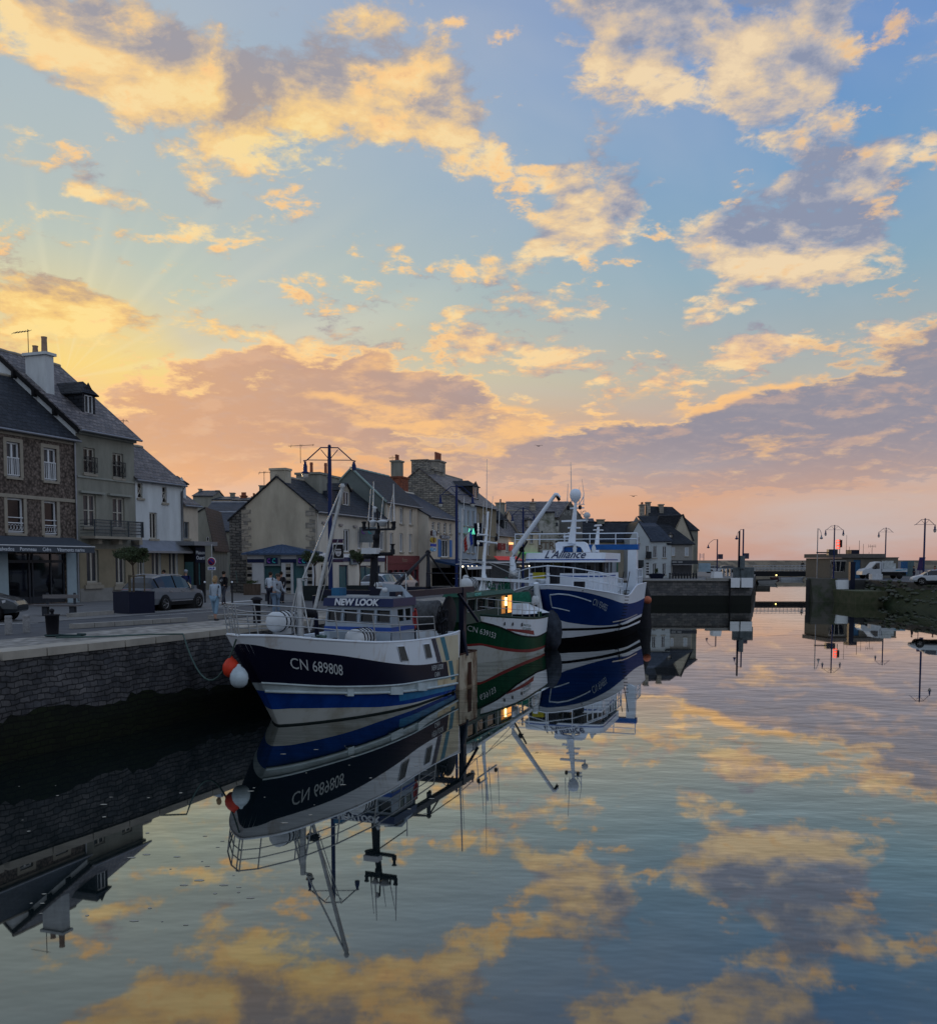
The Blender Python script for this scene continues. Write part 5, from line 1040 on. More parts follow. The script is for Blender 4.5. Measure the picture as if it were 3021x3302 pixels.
class Boat:
    def __init__(s, S, slope, L, stem, Bt, tE, pw, pin=1.0):
        s.G = Fac((S[0], S[1]), (slope, 1)); s.L = L; s.stem, s.Bt, s.tE, s.pw, s.pin = stem, Bt, tE, pw, pin
    def P(s, a, b, z): return s.G.pt(a, -b, z)
    def sk(s, t, z, off=0, side=1):   # a point of the hull skin
        st = itp(s.stem, z); a = st + t * (s.L - st); u = min(t / itp(s.tE, z), 1)
        b = itp(s.Bt, z) * max(0, 1 - (1 - u) ** itp(s.pw, z)) ** .8
        if t > .75: b *= 1 - (1 - s.pin) * ((t - .75) / .25) ** 2
        return s.P(a - off * max(0, 1 - u) * .6, (b + off) * side, z)
    def find(s, px, py):   # hull coordinates (t, z) of a measured point
        best = None; tr, zr = (0, 1), (-.2, 4.5)
        for it_ in range(5):
            for i in range(17):
                for j in range(17):
                    t_ = tr[0] + (tr[1] - tr[0]) * i / 16; z = zr[0] + (zr[1] - zr[0]) * j / 16; q = to_px(s.sk(t_, z)); d_ = (q[0] - px) ** 2 + (q[1] - py) ** 2
                    if best is None or d_ < best[0]: best = (d_, t_, z)
            dt, dz_ = (tr[1] - tr[0]) / 6, (zr[1] - zr[0]) / 6; tr = (max(0, best[1] - dt), min(1, best[1] + dt)); zr = (best[2] - dz_, best[2] + dz_)
        return best[1], best[2]
    def ab(s, px, py, b): u, z = s.G.uz(px, py, -b); return u, z          # on the plane b = const
    def bz(s, px, py, a):                                                  # on the plane a = const
        w_, z = s.G.side(a, px, py); return -w_, z
    def patch(s, name, mat_, parent, c, off=.008, n=5):   # painted panel lying on the skin; c: 4 corners (t,z) tl,tr,br,bl
        mb = MB(); g_ = []
        for j in range(n + 1):
            for i in range(n + 1):
                x, y = i / n, j / n
                t_ = (c[0][0] * (1 - x) + c[1][0] * x) * (1 - y) + (c[3][0] * (1 - x) + c[2][0] * x) * y; z = (c[0][1] * (1 - x) + c[1][1] * x) * (1 - y) + (c[3][1] * (1 - x) + c[2][1] * x) * y
                g_.append(s.sk(t_, z, off))
        mb.mesh(g_, [(j * (n + 1) + i, j * (n + 1) + i + 1, (j + 1) * (n + 1) + i + 1, (j + 1) * (n + 1) + i) for j in range(n) for i in range(n)], 0, True)
        return mb.build(name, mat_, parent)
    def hull(s, root, lines, mats, top, n=44, deckz=.75):
        """lines: list of z(a) tables from the keel up; mats[k] paints the band between line k and k+1"""
        mb = MB(); ts = [(i / n) ** 1.5 for i in range(n + 1)]; allr = lines + [top]
        for side in (1, -1):
            rows = []
            for k in range(len(allr)):
                if k:
                    for f in (.5,):
                        rows.append([(lambda a_: sm(allr[k - 1], a_) * (1 - f) + sm(allr[k], a_) * f), k - 1])
                rows.append([(lambda a_, k=k: sm(allr[k], a_)), k])
            rows = []
            for k in range(len(allr) - 1):
                rows += [(k, 0.0), (k, .5)]
            rows.append((len(allr) - 2, 1.0)); vs = []
            for (k, f) in rows:
                for t_ in ts:
                    a_ = -1.2 + t_ * (s.L + 1.2); z = sm(allr[k], a_) * (1 - f) + sm(allr[k + 1], a_) * f; vs.append(s.sk(t_, z, 0, side))
            N = n + 1
            for r_ in range(len(rows) - 1):
                fs = [(r_ * N + i, r_ * N + i + 1, (r_ + 1) * N + i + 1, (r_ + 1) * N + i) for i in range(n)]
                q0 = len(mb.v) if r_ == 0 else q0
                if r_ == 0: mb.v += [tuple(v) for v in vs]
                for f_ in fs: mb.f.append(tuple(q0 + x for x in f_)); mb.m.append(rows[r_][0]); mb.s.append(True)
        # transom
        L_ = s.L; zt = [sm(l_, L_) for l_ in allr]
        for k in range(len(zt) - 1):
            mb.face([s.sk(1, zt[k]), s.sk(1, zt[k + 1]), s.sk(1, zt[k + 1], 0, -1), s.sk(1, zt[k], 0, -1)], k)
        h_ = mb.build('hull', mats, root)
        # inner bulwark, deck and cap rail
        mb = MB()
        for side in (1, -1):
            for i in range(n):
                q = []
                for j in (i, i + 1):
                    a_ = -1.2 + ts[j] * (L_ + 1.2); z = sm(top, a_); q.append((s.sk(ts[j], z - .003, -.07 if ts[j] > .01 else 0, side), s.sk(ts[j], z - deckz, -.07 if ts[j] > .01 else 0, side)))
                mb.face([q[0][0], q[1][0], q[1][1], q[0][1]])
        mb.build('bulwark_inside', mats[-1], root); mb = MB()
        for i in range(n):
            q = []
            for j in (i, i + 1):
                a_ = -1.2 + ts[j] * (L_ + 1.2); z = sm(top, a_) - deckz; q += [s.sk(ts[j], z, -.05), s.sk(ts[j], z, -.05, -1)]
            mb.face([q[0], q[2], q[3], q[1]])
        mb.build('deck', deckm, root); mb = MB()
        for side in (1, -1):
            mb.path([s.sk(t_, sm(top, -1.2 + t_ * (L_ + 1.2)) + .01, -.03, side) for t_ in ts], .045, 6)
        mb.build('cap_rail', mats[-1], root)
        return h_
def to_px(p):
    d = Vector(p) - Vector((0, 0, EYE)); c_, s_ = math.cos(PITCH), math.sin(PITCH); k = d.y * c_ - d.z * s_
    return 1510.5 + FPX * d.x / k, 2016 - FPX * (d.y * s_ + d.z * c_) / k
def rail(parent, pts_fn, ts_, h_, rows, r=.022, m_=None, lean=None, name='guard_rail'):
    """guard rail: posts at every ts_, horizontal bars at the given fractions of its height"""
    mb = MB(); base = [pts_fn(t_) for t_ in ts_]; hs = [h_(t_) if callable(h_) else h_ for t_ in ts_]
    ln = [lean(t_) if lean else Vector((0, 0, 0)) for t_ in ts_]
    for b, hh_, l_ in zip(base, hs, ln): mb.tube(b, b + Vector((0, 0, hh_)) + l_, r, n=5)
    for f in rows: mb.path([b + (Vector((0, 0, hh_)) + l_) * f for b, hh_, l_ in zip(base, hs, ln)], r * (1.15 if f == 1 else .9), 5)
    return mb.build(name, m_ or galv, parent)
deckm = mat('boat_deck', (.13, .14, .14), .8, var=.4, scale=2)
galv = mat('galvanised_tube', (.38, .40, .41), .4, .5, var=.2, scale=5)
hwhite = mat('hull_white', (.68, .74, .80), .4, c2=(.36, .27, .17), scale=1.7, fac=(.54, .80), stretch=(1, 1, .22))
hnavy = mat('hull_navy', (.006, .007, .022), .45, var=.2, scale=1, spec=.12)
hblue = mat('hull_blue', (.006, .045, .24), .5, var=.4, scale=1.6, spec=.1, stretch=(1, 1, .4))
hpale = mat('rubbing_strake', (.42, .50, .52), .5, var=.25, scale=2)
boot = mat('boot_white', (.45, .48, .46), .6, c2=(.20, .17, .09), scale=.9, fac=(.5, .85))
rust = mat('rust_streaked', (.58, .50, .33), .8, c2=(.20, .08, .03), scale=1.6, fac=(.45, .75), stretch=(1, 1, .22), bump=.3)
under = mat('antifouling', (.02, .03, .03), .8)
cream_h = mat('hull_cream', (.55, .50, .36), .6, c2=(.30, .20, .10), scale=1.2, fac=(.5, .9), stretch=(1, 1, .25))
tealp = mat('teal_stripe', (.03, .16, .22), .5, var=.25)
grey_w = mat('wheelhouse_grey', (.26, .31, .36), .5, var=.1)
letter = mat('hull_lettering', (.55, .60, .62), .6, var=.15, scale=4)
raftm = mat('liferaft_white', (.52, .55, .57), .4, var=.08)
netm = mat('net_grey', (.10, .105, .11), .95, var=.5, scale=6, bump=.8)
netg = mat('net_green', (.015, .11, .07), .95, var=.5, scale=6, bump=.8)
ropem = mat('rope', (.07, .11, .10), .9)
darkgear = mat('dark_gear', (.012, .013, .018), .7, var=.4)
orangeb = mat('lifebuoy_red', (.32, .04, .04), .6)

def liferaft(parent, B, a, b, z, l=1.25, r=.29, cross=False):
    mb = MB(); c = B.P(a, b, z + r + .08); ax = (B.P(1, 0, 0) - B.P(0, 0, 0)) if not cross else (B.P(0, 1, 0) - B.P(0, 0, 0)); ax.normalize()
    M = ax.to_track_quat('Z', 'Y').to_matrix()
    mb.lathe(c - ax * l / 2, [(.02, 0), (r * .75, .02), (r, .12), (r, l / 2 - .04), (r * 1.05, l / 2 - .03), (r * 1.05, l / 2 + .03), (r, l / 2 + .04), (r, l - .12), (r * .75, l - .02), (.02, l)], 14, 0, M)
    o = mb.build('liferaft', raftm, parent); mb = MB()
    for f in (.25, .42, .6, .78): mb.lathe(c - ax * l / 2 + ax * (l * f), [(r * 1.07, -.02), (r * 1.07, .02)], 14, 0, M)
    mb.build('strap', darkgear, o)
    mb = MB(); mb.box((-.25, -.2, 0), (.25, .2, r * .6)); Mx = Matrix.Translation(B.P(a, b, z)) ; mb.xf(Mx); mb.build('cradle', galv, o); return o

# --- the navy and white trawler in front
S_ = onz(900, 2341, 0)
B1 = Boat(S_, .375, 8.95, [(-1, .6), (0, 0), (1.42, -.95), (2.98, -2.15)], [(-1, 1.8), (0, 2.28), (1.4, 2.45), (3, 2.5)], [(-1, .8), (0, .64), (1.4, .51), (3, .47)], [(-1, 1.6), (0, 1.85), (1.4, 2.0), (3, 2.2)])
N1 = thing('trawler', 'navy and white trawler with NEW LOOK on its wheelhouse, nearest the camera', 'fishing boat', B1.P(5, 0, 0))
top1 = [(-2.2, 2.98), (-1.36, 2.93), (-.5, 2.86), (.4, 2.70), (2.6, 2.44), (6, 2.28), (8.7, 2.32), (11, 2.55)]
lnA = [(-2.2, 2.82), (-1.6, 2.76), (-1.0, 2.62), (-.75, 2.50), (.7, 2.20), (2.8, 1.74), (5.0, 1.44), (7.4, 1.34), (11, 1.36)]
lnB = [(-1.2, 1.44), (.25, 1.20), (1.8, 1.04), (3.3, .92), (5, .84), (7.8, .70), (11, .62)]
lnC = [(-1.2, 1.17), (.4, .97), (1.5, .84), (4.2, .60), (8.7, .34), (11, .28)]
lnD = [(-.8, .56), (.9, .40), (2.6, .22), (5.2, .10), (8.9, .03), (11, .0)]
B1.hull(N1, [[(-2, -.9), (11, -.7)], [(-2, .05), (11, .05)], lnD, lnC, lnB, lnA], [under, boot, hblue, hpale, hnavy, hwhite], top1)
# cream, weathered after part with its slanting stripes
fB = B1.find
def pq(*p): return [fB(*q) for q in p]
B1.patch('stern_panel', cream_h, N1, pq((1404, 2058), (1476, 2046), (1478, 2128), (1426, 2136)), .006, 8)
B1.patch('stern_panel_lower', rust, N1, pq((1440, 2134), (1479, 2127), (1480, 2190), (1448, 2192)), .006, 8)
B1.patch('dark_stripe', mat('slate_stripe', (.03, .035, .06), .5), N1, pq((1390, 2060), (1403, 2058), (1423, 2134), (1410, 2136)), .010, 6)
B1.patch('teal_stripe', tealp, N1, pq((1418, 2056), (1432, 2054), (1449, 2128), (1437, 2131)), .012, 6)
B1.patch('teal_stripe_lower', tealp, N1, pq((1445, 2132), (1457, 2130), (1466, 2190), (1454, 2194)), .012, 6)
B1.patch('rust_band', rust, N1, pq((1410, 2194), (1480, 2184), (1482, 2206), (1412, 2216)), .008, 6)
B1.patch('sky_blue_patch', mat('faded_blue', (.02, .16, .33), .5, var=.35, scale=2), N1, pq((1285, 2240), (1465, 2208), (1466, 2222), (1288, 2262)), .008, 8)
k = MB()
for i in range(14): t_ = .06 + i * .065; p = [B1.sk(t_ + .03 * j / 3, sm(lnC, t_ * 11) + .0, .05) for j in range(4)]
k.path([B1.sk(t_, sm(lnC, -1.2 + t_ * (B1.L + 1.2)), .035) for t_ in [j / 40 for j in range(41)]], .05, 6); k.path([B1.sk(t_, sm(lnB, -1.2 + t_ * (B1.L + 1.2)), .02) for t_ in [j / 40 for j in range(41)]], .035, 6)
k.build('rubbing_bar', hpale, N1)
k = MB()
for (p0, p1, z0, z1) in ((1112, 1132, 2222, 2242), (1252, 1290, 2216, 2240), (1338, 1366, 2206, 2226)):
    a, b = fB(p0, (z0 + z1) / 2), fB(p1, (z0 + z1) / 2); h_ = .13
    q = [B1.sk(a[0], a[1] - h_, .0), B1.sk(b[0], b[1] - h_, .0), B1.sk(b[0], b[1] - h_, .13), B1.sk(a[0], a[1] - h_, .13)]; k.hexa(q + [p + Vector((0, 0, 2 * h_)) for p in q])
each(k, 'fender_block', hpale, N1)
for (c0, c1) in (((1280, 2085, 1301, 2084, 1317, 2131, 1292, 2133), 0), ((1364, 2078, 1382, 2076, 1393, 2121, 1374, 2124), 1)):
    c = pq(c0[0:2], c0[2:4], c0[4:6], c0[6:8]); B1.patch('freeing_port', mat('port_mesh', (.09, .09, .085), .8, var=.4, scale=8), N1, c, .014, 4)
    m_ = MB(); ring = [B1.sk(*q, .02) for q in c]; m_.path(ring + [ring[0]], .014, 4); m_.build('port_frame', hwhite, N1)
def hull_text(B, s, size, p0, p1, m_, parent, off=.016, shear=0, up=1.0):
    """writing laid along the skin from measured start to end of its base line"""
    (t0, z0), (t1, z1) = fB_(B, p0), fB_(B, p1)
    cu = txt(s, size, Matrix.Identity(4), m_, 'hull_lettering', parent, 0, shear=shear, align='LEFT'); org = ORG[parent.name]
    xs = [v.co.x + org.x for v in cu.data.vertices]; x0, x1 = min(xs), max(xs)
    for v in cu.data.vertices:
        q = v.co + org; f = (q.x - x0) / (x1 - x0); t_ = t0 + (t1 - t0) * f; z = z0 + (z1 - z0) * f + q.y * up
        v.co = B.sk(t_, z, off) - org
    return cu
def fB_(B, p): return B.find(*p)
hull_text(B1, 'CN 689808', .66, (941, 2156), (1108, 2179), letter, N1, .02, shear=.25, up=.78)
hull_text(B1, 'NEW LOOK', .28, (1391, 2163), (1428, 2157), letter, N1, up=1.0)
hull_text(B1, 'CAEN', .24, (1400, 2183), (1416, 2180), letter, N1)
# stern ramp box, rusty
def bbox(name, m_, par, a0, a1, b0, b1, z0, z1, B=B1, mb=None):
    k = MB() if mb is None else mb
    k.hexa([B.P(a0, b0, z0), B.P(a1, b0, z0), B.P(a1, b1, z0), B.P(a0, b1, z0), B.P(a0, b0, z1), B.P(a1, b0, z1), B.P(a1, b1, z1), B.P(a0, b1, z1)])
    return k.build(name, m_, par) if mb is None else k
aL = B1.ab(1482, 2130, 2.3)[0]; aR, zR = B1.ab(1542, 2100, 2.35)
k = MB(); bbox('', None, None, aL, aR, 2.22, 2.3, -.5, zR, mb=k); bbox('', None, None, aR - .08, aR, -2.3, 2.215, -.5, zR, mb=k); bbox('', None, None, aL, aR, -2.3, -2.22, -.5, zR, mb=k); bbox('', None, None, aL, aL + .05, -2.2, 2.2, -.5, .3, mb=k)
sb_ = k.build('stern_box', mat('rusty_plate', (.42, .37, .28), .85, c2=(.10, .045, .02), scale=1.3, fac=(.44, .66), stretch=(1, 1, .6), bump=.5), N1)
k = MB(); bbox('', None, None, aL + .9, aL + 1.25, 2.301, 2.33, .1, 1.0, mb=k); k.build('scupper_plate', mat('rust_dark', (.05, .02, .012), .9), sb_)
k = MB(); k.path([B1.P(aL, 2.27, zR + .02), B1.P(aR, 2.27, zR + .02), B1.P(aR, -2.25, zR + .02)], .05, 5); k.build('box_rim', mat('rust_dark', (0, 0, 0)), sb_)
# wheelhouse
aw_ = B1.bz(1279, 2000, 3.3); af = 3.35
bR, zt_ = B1.bz(1279, 1959, af); bLf, _ = B1.bz(1045, 1952, af); zb_ = B1.bz(1282, 2042, af)[1]
aB_, _ = B1.ab(1353, 2030, bR)
bLf = max(bLf, -2.3); bR = min(bR, 2.2)
WH = []
k = MB(); lean = .22
def wp(a, b, z): return B1.P(a + (z - zb_) * lean * (1 if a < af + .5 else 0), b * (1 - (z - zb_) * .03), z)
fr_ops = [(B1.bz(p[0], 2000, af + .2)[0], B1.bz(p[1], 2000, af + .2)[0]) for p in ((1062, 1104), (1114, 1156), (1168, 1212), (1222, 1264))]
zw0, zw1 = B1.bz(1200, 2006, af + .15)[1], B1.bz(1200, 1968, af + .25)[1]
wall_grid(k, lambda u, w_, z: wp(af + w_, u, z), bLf, bR, zb_ - .7, zt_, [(a, b, zw0, zw1) for a, b in fr_ops], .07)
sd_ops = [(B1.ab(1286, 2000, bR)[0], B1.ab(1305, 2000, bR)[0]), (B1.ab(1311, 2000, bR)[0], B1.ab(1328, 2000, bR)[0]), (B1.ab(1333, 2000, bR)[0], B1.ab(1349, 2000, bR)[0])]
zs0, zs1 = zw0 + .0, zw1 + .02
wall_grid(k, lambda u, w_, z: B1.P(max(u, af + (z - zb_) * lean) if u < af + .02 else u, (bR - w_) * (1 - (z - zb_) * .03), z), af, aB_, zb_ - .7, zt_, [(a, b, zs0, zs1) for a, b in sd_ops], .07)
k.face([wp(af, bLf, zb_ - .7), B1.P(aB_, bLf, zb_ - .7), B1.P(aB_, bLf, zt_), wp(af, bLf, zt_)]); k.face([B1.P(aB_, bLf, zb_ - .7), B1.P(aB_, bR, zb_ - .7), B1.P(aB_, bR, zt_), B1.P(aB_, bLf, zt_)])
wh = k.build('wheelhouse', grey_w, N1)
for a, b in fr_ops:
    k = MB(); k.face([wp(af + .06, a, zw0), wp(af + .06, b, zw0), wp(af + .06, b, zw1), wp(af + .06, a, zw1)]); k.build('window', glass, wh)
for a, b in sd_ops:
    k = MB(); k.face([B1.P(a, bR - .06, zs0), B1.P(b, bR - .06, zs0), B1.P(b, bR - .06, zs1), B1.P(a, bR - .06, zs1)]); k.build('window', glass, wh)
k = MB()
for a, b in fr_ops:
    r_ = [wp(af - .012, a, zw0), wp(af - .012, b, zw0), wp(af - .012, b, zw1), wp(af - .012, a, zw1)]; k.path(r_ + [r_[0]], .018, 4)
k.build('window_seal', mat('seal_grey', (.16, .18, .2), .6), wh)
def band(z0, z1, off, m_, name, par):
    k = MB(); A_ = [wp(af - off, bLf - off, z0), wp(af - off, bR + off, z0), B1.P(aB_ + off, (bR + off) * (1 - (z0 - zb_) * .03), z0), B1.P(aB_ + off, bLf - off, z0)]; C_ = [wp(af - off, bLf - off, z1), wp(af - off, bR + off, z1), B1.P(aB_ + off, (bR + off) * (1 - (z1 - zb_) * .03), z1), B1.P(aB_ + off, bLf - off, z1)]
    k.hexa(A_ + C_); return k.build(name, m_, par)
band(zt_ + .002, zt_ + .27, .10, navy, 'roof_band', wh)
band(zb_ + .02, zb_ + .17, .012, mat('stripe_blue', (.015, .06, .27), .5), 'blue_stripe', wh)
nrf = band(zt_ + .272, zt_ + .33, .02, mat('roof_grey', (.24, .27, .3), .6), 'roof', wh)
Mw = Matrix(); e_ = (B1.P(0, 1, 0) - B1.P(0, 0, 0)).normalized(); nn = (B1.P(-1, 0, 0) - B1.P(0, 0, 0)).normalized()
Mw = Matrix(((e_.x, 0, nn.x, 0), (e_.y, 0, nn.y, 0), (0, 1, 0, 0), (0, 0, 0, 1))); ba, bb = B1.bz(1098, 1955, af + .1)[0], B1.bz(1200, 1955, af + .1)[0]
Mw.translation = B1.P(af + (zt_ - zb_ + .05) * lean - .125, (ba + bb) / 2, zt_ + .045)
o = txt('NEW LOOK', .30, Mw, letter_w, 'lettering', wh, .012, shear=.2, bold=.012)
# aft casing, aft roof hump
zr1 = zt_ + .33
k = MB(); a0 = af + 1.2; q = [B1.P(a0, bR - 1.0, zr1), B1.P(aB_ - .1, bR - 1.0, zr1), B1.P(aB_ - .1, bR, zr1 - .05), B1.P(a0, bR, zr1 - .05), B1.P(a0 + .1, bR - .9, zr1 + .42), B1.P(aB_ - .5, bR - .9, zr1 + .42), B1.P(aB_ - .5, bR - .25, zr1 + .36), B1.P(a0 + .1, bR - .25, zr1 + .36)]; k.hexa(q); k.build('roof_locker', grey_w, wh)
# funnel and mast
def bq(px, py, a): b, z = B1.bz(px, py, a); return B1.P(a, b, z)
am = 4.6
k = MB(); lo = [bq(1186, 1942, am), bq(1276, 1950, am)]; hi = [bq(1196, 1893, am), bq(1240, 1893, am)]; dv = B1.P(1.1, 0, 0) - B1.P(0, 0, 0)
k.hexa([lo[0], lo[1], lo[1] + dv, lo[0] + dv, hi[0], hi[1], hi[1] + dv * .7, hi[0] + dv * .7]); k.build('funnel', navy_dk, N1)
MS = []
k = MB(); bs = bq(1206, 1893, am + .2); tp = bq(1219, 1705, am + .2); k.path([bs, bq(1207, 1800, am + .2), tp], [.16, .13, .09], 8); k.path([tp, bq(1216, 1640, am + .2)], .03, 5)
ms = k.build('mast', darkgear, N1)
k = MB(); k.hexa([bq(1169, 1712, am + .1), bq(1274, 1710, am + .1), bq(1274, 1710, am + .5), bq(1169, 1712, am + .5), bq(1169, 1705, am + .1), bq(1274, 1703, am + .1), bq(1274, 1703, am + .5), bq(1169, 1705, am + .5)])
for p in (1171, 1266): k.lathe(bq(p + 3, 1706, am + .3), [(.05, 0), (.09, .06), (.06, .1), (.06, .18), (.09, .22), (.08, .26)], 8)
for p in (1189, 1222, 1252, 1273): k.tube(bq(p, 1706, am + .3), bq(p, 1680, am + .3), .03, n=5)
k.tube(bq(1213, 1788, am + .1), bq(1266, 1786, am + .1), .07, n=6); k.lathe(bq(1266, 1788, am + .1), [(.08, 0), (.08, .15), (.05, .2), (.05, .3), (.1, .36)], 8); k.lathe(bq(1213, 1745, am), [(.05, 0), (.12, .05), (.12, .2), (.06, .25)], 8)
k.build('crosstree', darkgear, ms)
k = MB(); r0, r1 = bq(1164, 1786, am - .2), bq(1212, 1786, am - .2); dd = B1.P(.35, 0, 0) - B1.P(0, 0, 0); up_ = Vector((0, 0, .2)); k.hexa([r0, r1, r1 + dd, r0 + dd, r0 + up_ + (r1 - r0) * .02, r1 + up_, r1 + up_ + dd, r0 + up_ + dd]); rd = k.build('radar_scanner', raftm, ms)
k = MB(); k.lathe(bq(1190, 1802, am), [(.1, 0), (.24, .05), (.2, .16)], 10); k.build('radar_motor', darkgear, rd)
for p, q, r_ in (((1188, 1680), (1196, 1575), .022), ((1202, 1690), (1205, 1553), .03), ((1227, 1682), (1236, 1603), .022), ((1252, 1678), (1267, 1595), .02), ((1271, 1682), (1269, 1560), .03)):
    k = MB(); k.tube(bq(*p, am + .3), bq(*q, am + .3), r_, r_ * .5, n=5); k.build('whip_aerial', raftm, ms)
for px_, sc_ in ((1203, .14), (1234, .22)):
    k = MB(); k.lathe(bq(px_, 1698, am + .3), [(.03, 0), (sc_ * .6, .03), (sc_ * .7, .12), (sc_, .16), (sc_ * .9, .2), (.02, .24)], 10); k.build('dome_aerial', raftm, ms)
k = MB(); k.lathe(bq(1208, 1652, am + .2), [(.04, 0), (.07, .03), (.06, .12), (.09, .16), (.02, .2)], 8); k.build('top_light', raftm, ms)
# roof gear
k = MB(); c = bq(1092, 1910, af + .9); k.lathe(c, [(.02, -.16), (.15, -.15), (.16, .1), (.13, .16), (.02, .17)], 12, 0, (B1.P(-1, .3, 0) - B1.P(0, 0, 0)).normalized().to_track_quat('Z', 'Y').to_matrix()); k.tube(c - Vector((0, 0, .35)), c, .03, n=5); k.build('searchlight', raftm, wh)
k = MB(); p0 = bq(1078, 1933, af + .8); bbx = B1.bz(1078, 1933, af + .8); b2 = B1.bz(1104, 1933, af + .8)[0]; bbox('', None, None, af + .6, af + 1.1, bbx[0], b2, zr1, zr1 + .27, mb=k); k.build('blue_locker', mat('locker_blue', (.02, .11, .22), .5), wh)
k = MB(); c = bq(1278, 1927, am - .3); k.lathe(c, [(.05, -.05), (.17, .0), (.17, .06), (.1, .1), (.02, .11)], 12); k.tube(c - Vector((0, 0, .3)), c, .04, n=5); k.build('dome_aerial', raftm, wh)
k = MB(); k.lathe(bq(1214, 1893, am - .2), [(.04, 0), (.09, .05), (.04, .16)], 8, 0); k.tube(bq(1214, 1895, am - .2), bq(1240, 1898, am - .2), .035, n=5); k.lathe(bq(1242, 1903, am - .2), [(.02, -.02), (.1, .0), (.1, .06), (.02, .1)], 10, 0, (B1.P(-1, 0, 0) - B1.P(0, 0, 0)).normalized().to_track_quat('Z', 'Y').to_matrix()); k.build('horn', raftm, wh)
k = MB(); k.tube(bq(1309, 1925, af + 1.6), bq(1309, 1850, af + 1.6), .022, n=5); k.build('whip_aerial', raftm, wh)
for px_ in (1142, 1168): k = MB(); k.lathe(bq(px_, 1937, af + .7), [(.2, 0), (.12, .05), (.08, .1), (.02, .14)], 10); k.build('deck_light', raftm, wh)
# foremast, stays and twin derrick booms
af0 = -.1
def fq(px, py, a=af0): b, z = B1.bz(px, py, a); return B1.P(a, b, z)
k = MB(); k.path([fq(969, 2070), fq(966, 1865)], [.11, .085], 8)
for p in ((928, 2035), (998, 2040), (945, 2035)): k.tube(fq(965, 1868), fq(*p), .028, n=5)
fm_ = k.build('foremast', galv, N1)
k = MB(); k.tube(fq(1000, 2030, .3), fq(1105, 1568, .9), .055, n=6); k.tube(fq(1009, 1985, .5), fq(1107, 1572, 1.1), .05, n=6); k.tube(fq(975, 1868, 0), fq(1102, 1572, .9), .03, n=5); k.lathe(fq(1104, 1568, .9), [(.05, -.1), (.09, 0), (.05, .08)], 8); k.build('derrick_boom', galv, N1)
k = MB(); k.tube(fq(1019, 1985, .6), fq(1090, 1740, .9), .014, n=4); k.tube(fq(1000, 2015, .5), fq(1075, 1765, .9), .012, n=4); k.path([fq(966, 1870), fq(985, 1872), fq(978, 1866), fq(992, 1862)], .03, 5); k.build('halyard', galv, fm_)
k = MB(); c = B1.find(969, 2075); bbox('', None, None, -.5, .5, -.2, .6, 1.9, 2.75, mb=k); k.build('winch_box', grey_w, N1)
for px_ in (994, 1008): k = MB(); k.lathe(fq(px_, 1978, .3), [(.02, -.05), (.14, -.03), (.14, .03), (.02, .05)], 12, 0, (B1.P(-1, .3, 0) - B1.P(0, 0, 0)).normalized().to_track_quat('Z', 'Y').to_matrix()); k.build('block', darkgear, fm_)
# guard rail round the bow
tt = [0.0, .03, .10, .21, .35, .50, .64, .78]
rail(N1, lambda t_: B1.sk(t_, sm(top1, -1.2 + t_ * (B1.L + 1.2)) + .02, -.05), tt, lambda t_: .88 - .3 * max(0, t_ - .35), (1, .66, .36), .021, galv, lean=lambda t_: (B1.P(-.25, .0, 0) - B1.P(0, 0, 0)) * .8)
rail(N1, lambda t_: B1.sk(t_, sm(top1, -1.2 + t_ * (B1.L + 1.2)) + .02, -.05, -1), tt[:6], .88, (1, .66, .36), .021, galv, lean=lambda t_: (B1.P(-.25, .0, 0) - B1.P(0, 0, 0)) * .8)
la, lz = -.9, 2.35
b_, z_ = B1.bz(893, 2030, -.6); liferaft(N1, B1, -.2, b_, z_ - .15, 1.3, .30)
b_, z_ = B1.bz(1150, 2060, 1.4); liferaft(N1, B1, 1.75, min(b_, 1.9), 2.22, 1.15, .31)
b_, z_ = B1.bz(1040, 2050, .6); k = MB()
for i in range(9):
    c = B1.P(.4 + rnd.uniform(-.6, 1.4), rnd.uniform(.1, .8), 2.45 + rnd.uniform(0, .2)); r_ = rnd.uniform(.14, .26)
    k.path([c + Vector((r_ * math.cos(x), r_ * math.sin(x), rnd.uniform(0, .05))) for x in [j * .6 for j in range(14)]], .03, 5)
k.build('rope_coils', ropem, N1)
k = MB(); bbox('', None, None, 1.0, 1.6, .2, 1.2, 1.9, 2.55, mb=k); k.lathe(B1.P(1.2, 1.25, 2.45), [(.02, 0), (.2, .02), (.2, .12), (.02, .14)], 12, 0, (B1.P(-.4, 1, 0) - B1.P(0, 0, 0)).normalized().to_track_quat('Z', 'Y').to_matrix()); k.build('capstan', darkgear, N1)
k = MB(); bbox('', None, None, 2.3, 2.9, .5, 1.9, 1.8, 2.75, mb=k); k.build('deck_locker', grey_w, N1)
# lifebuoy, net drum and nets abaft the wheelhouse
k = MB(); c = B1.P(aB_ + .12, bR - .05, B1.ab(1365, 1992, bR)[1]); X_ = (B1.P(1, 0, 0) - B1.P(0, 0, 0)); k.path([c + X_ * (.14 * math.cos(x)) + Vector((0, 0, .32 * math.sin(x))) for x in [j * math.pi / 8 for j in range(17)]], .065, 8); k.build('lifebuoy', orangeb, N1)
ad = B1.ab(1420, 1990, 1.5)[0]
k = MB(); Yb = (B1.P(0, 1, 0) - B1.P(0, 0, 0)).normalized(); zc = B1.ab(1415, 1982, 1.6)[1]
k.lathe(B1.P(ad, -1.4, zc), [(.02, 0), (.45, .01), (.52, .4), (.55, 1.2), (.5, 2.2), (.54, 2.8), (.02, 2.85)], 16, 0, Yb.to_track_quat('Z', 'Y').to_matrix()); k.build('net_drum', netm, N1)
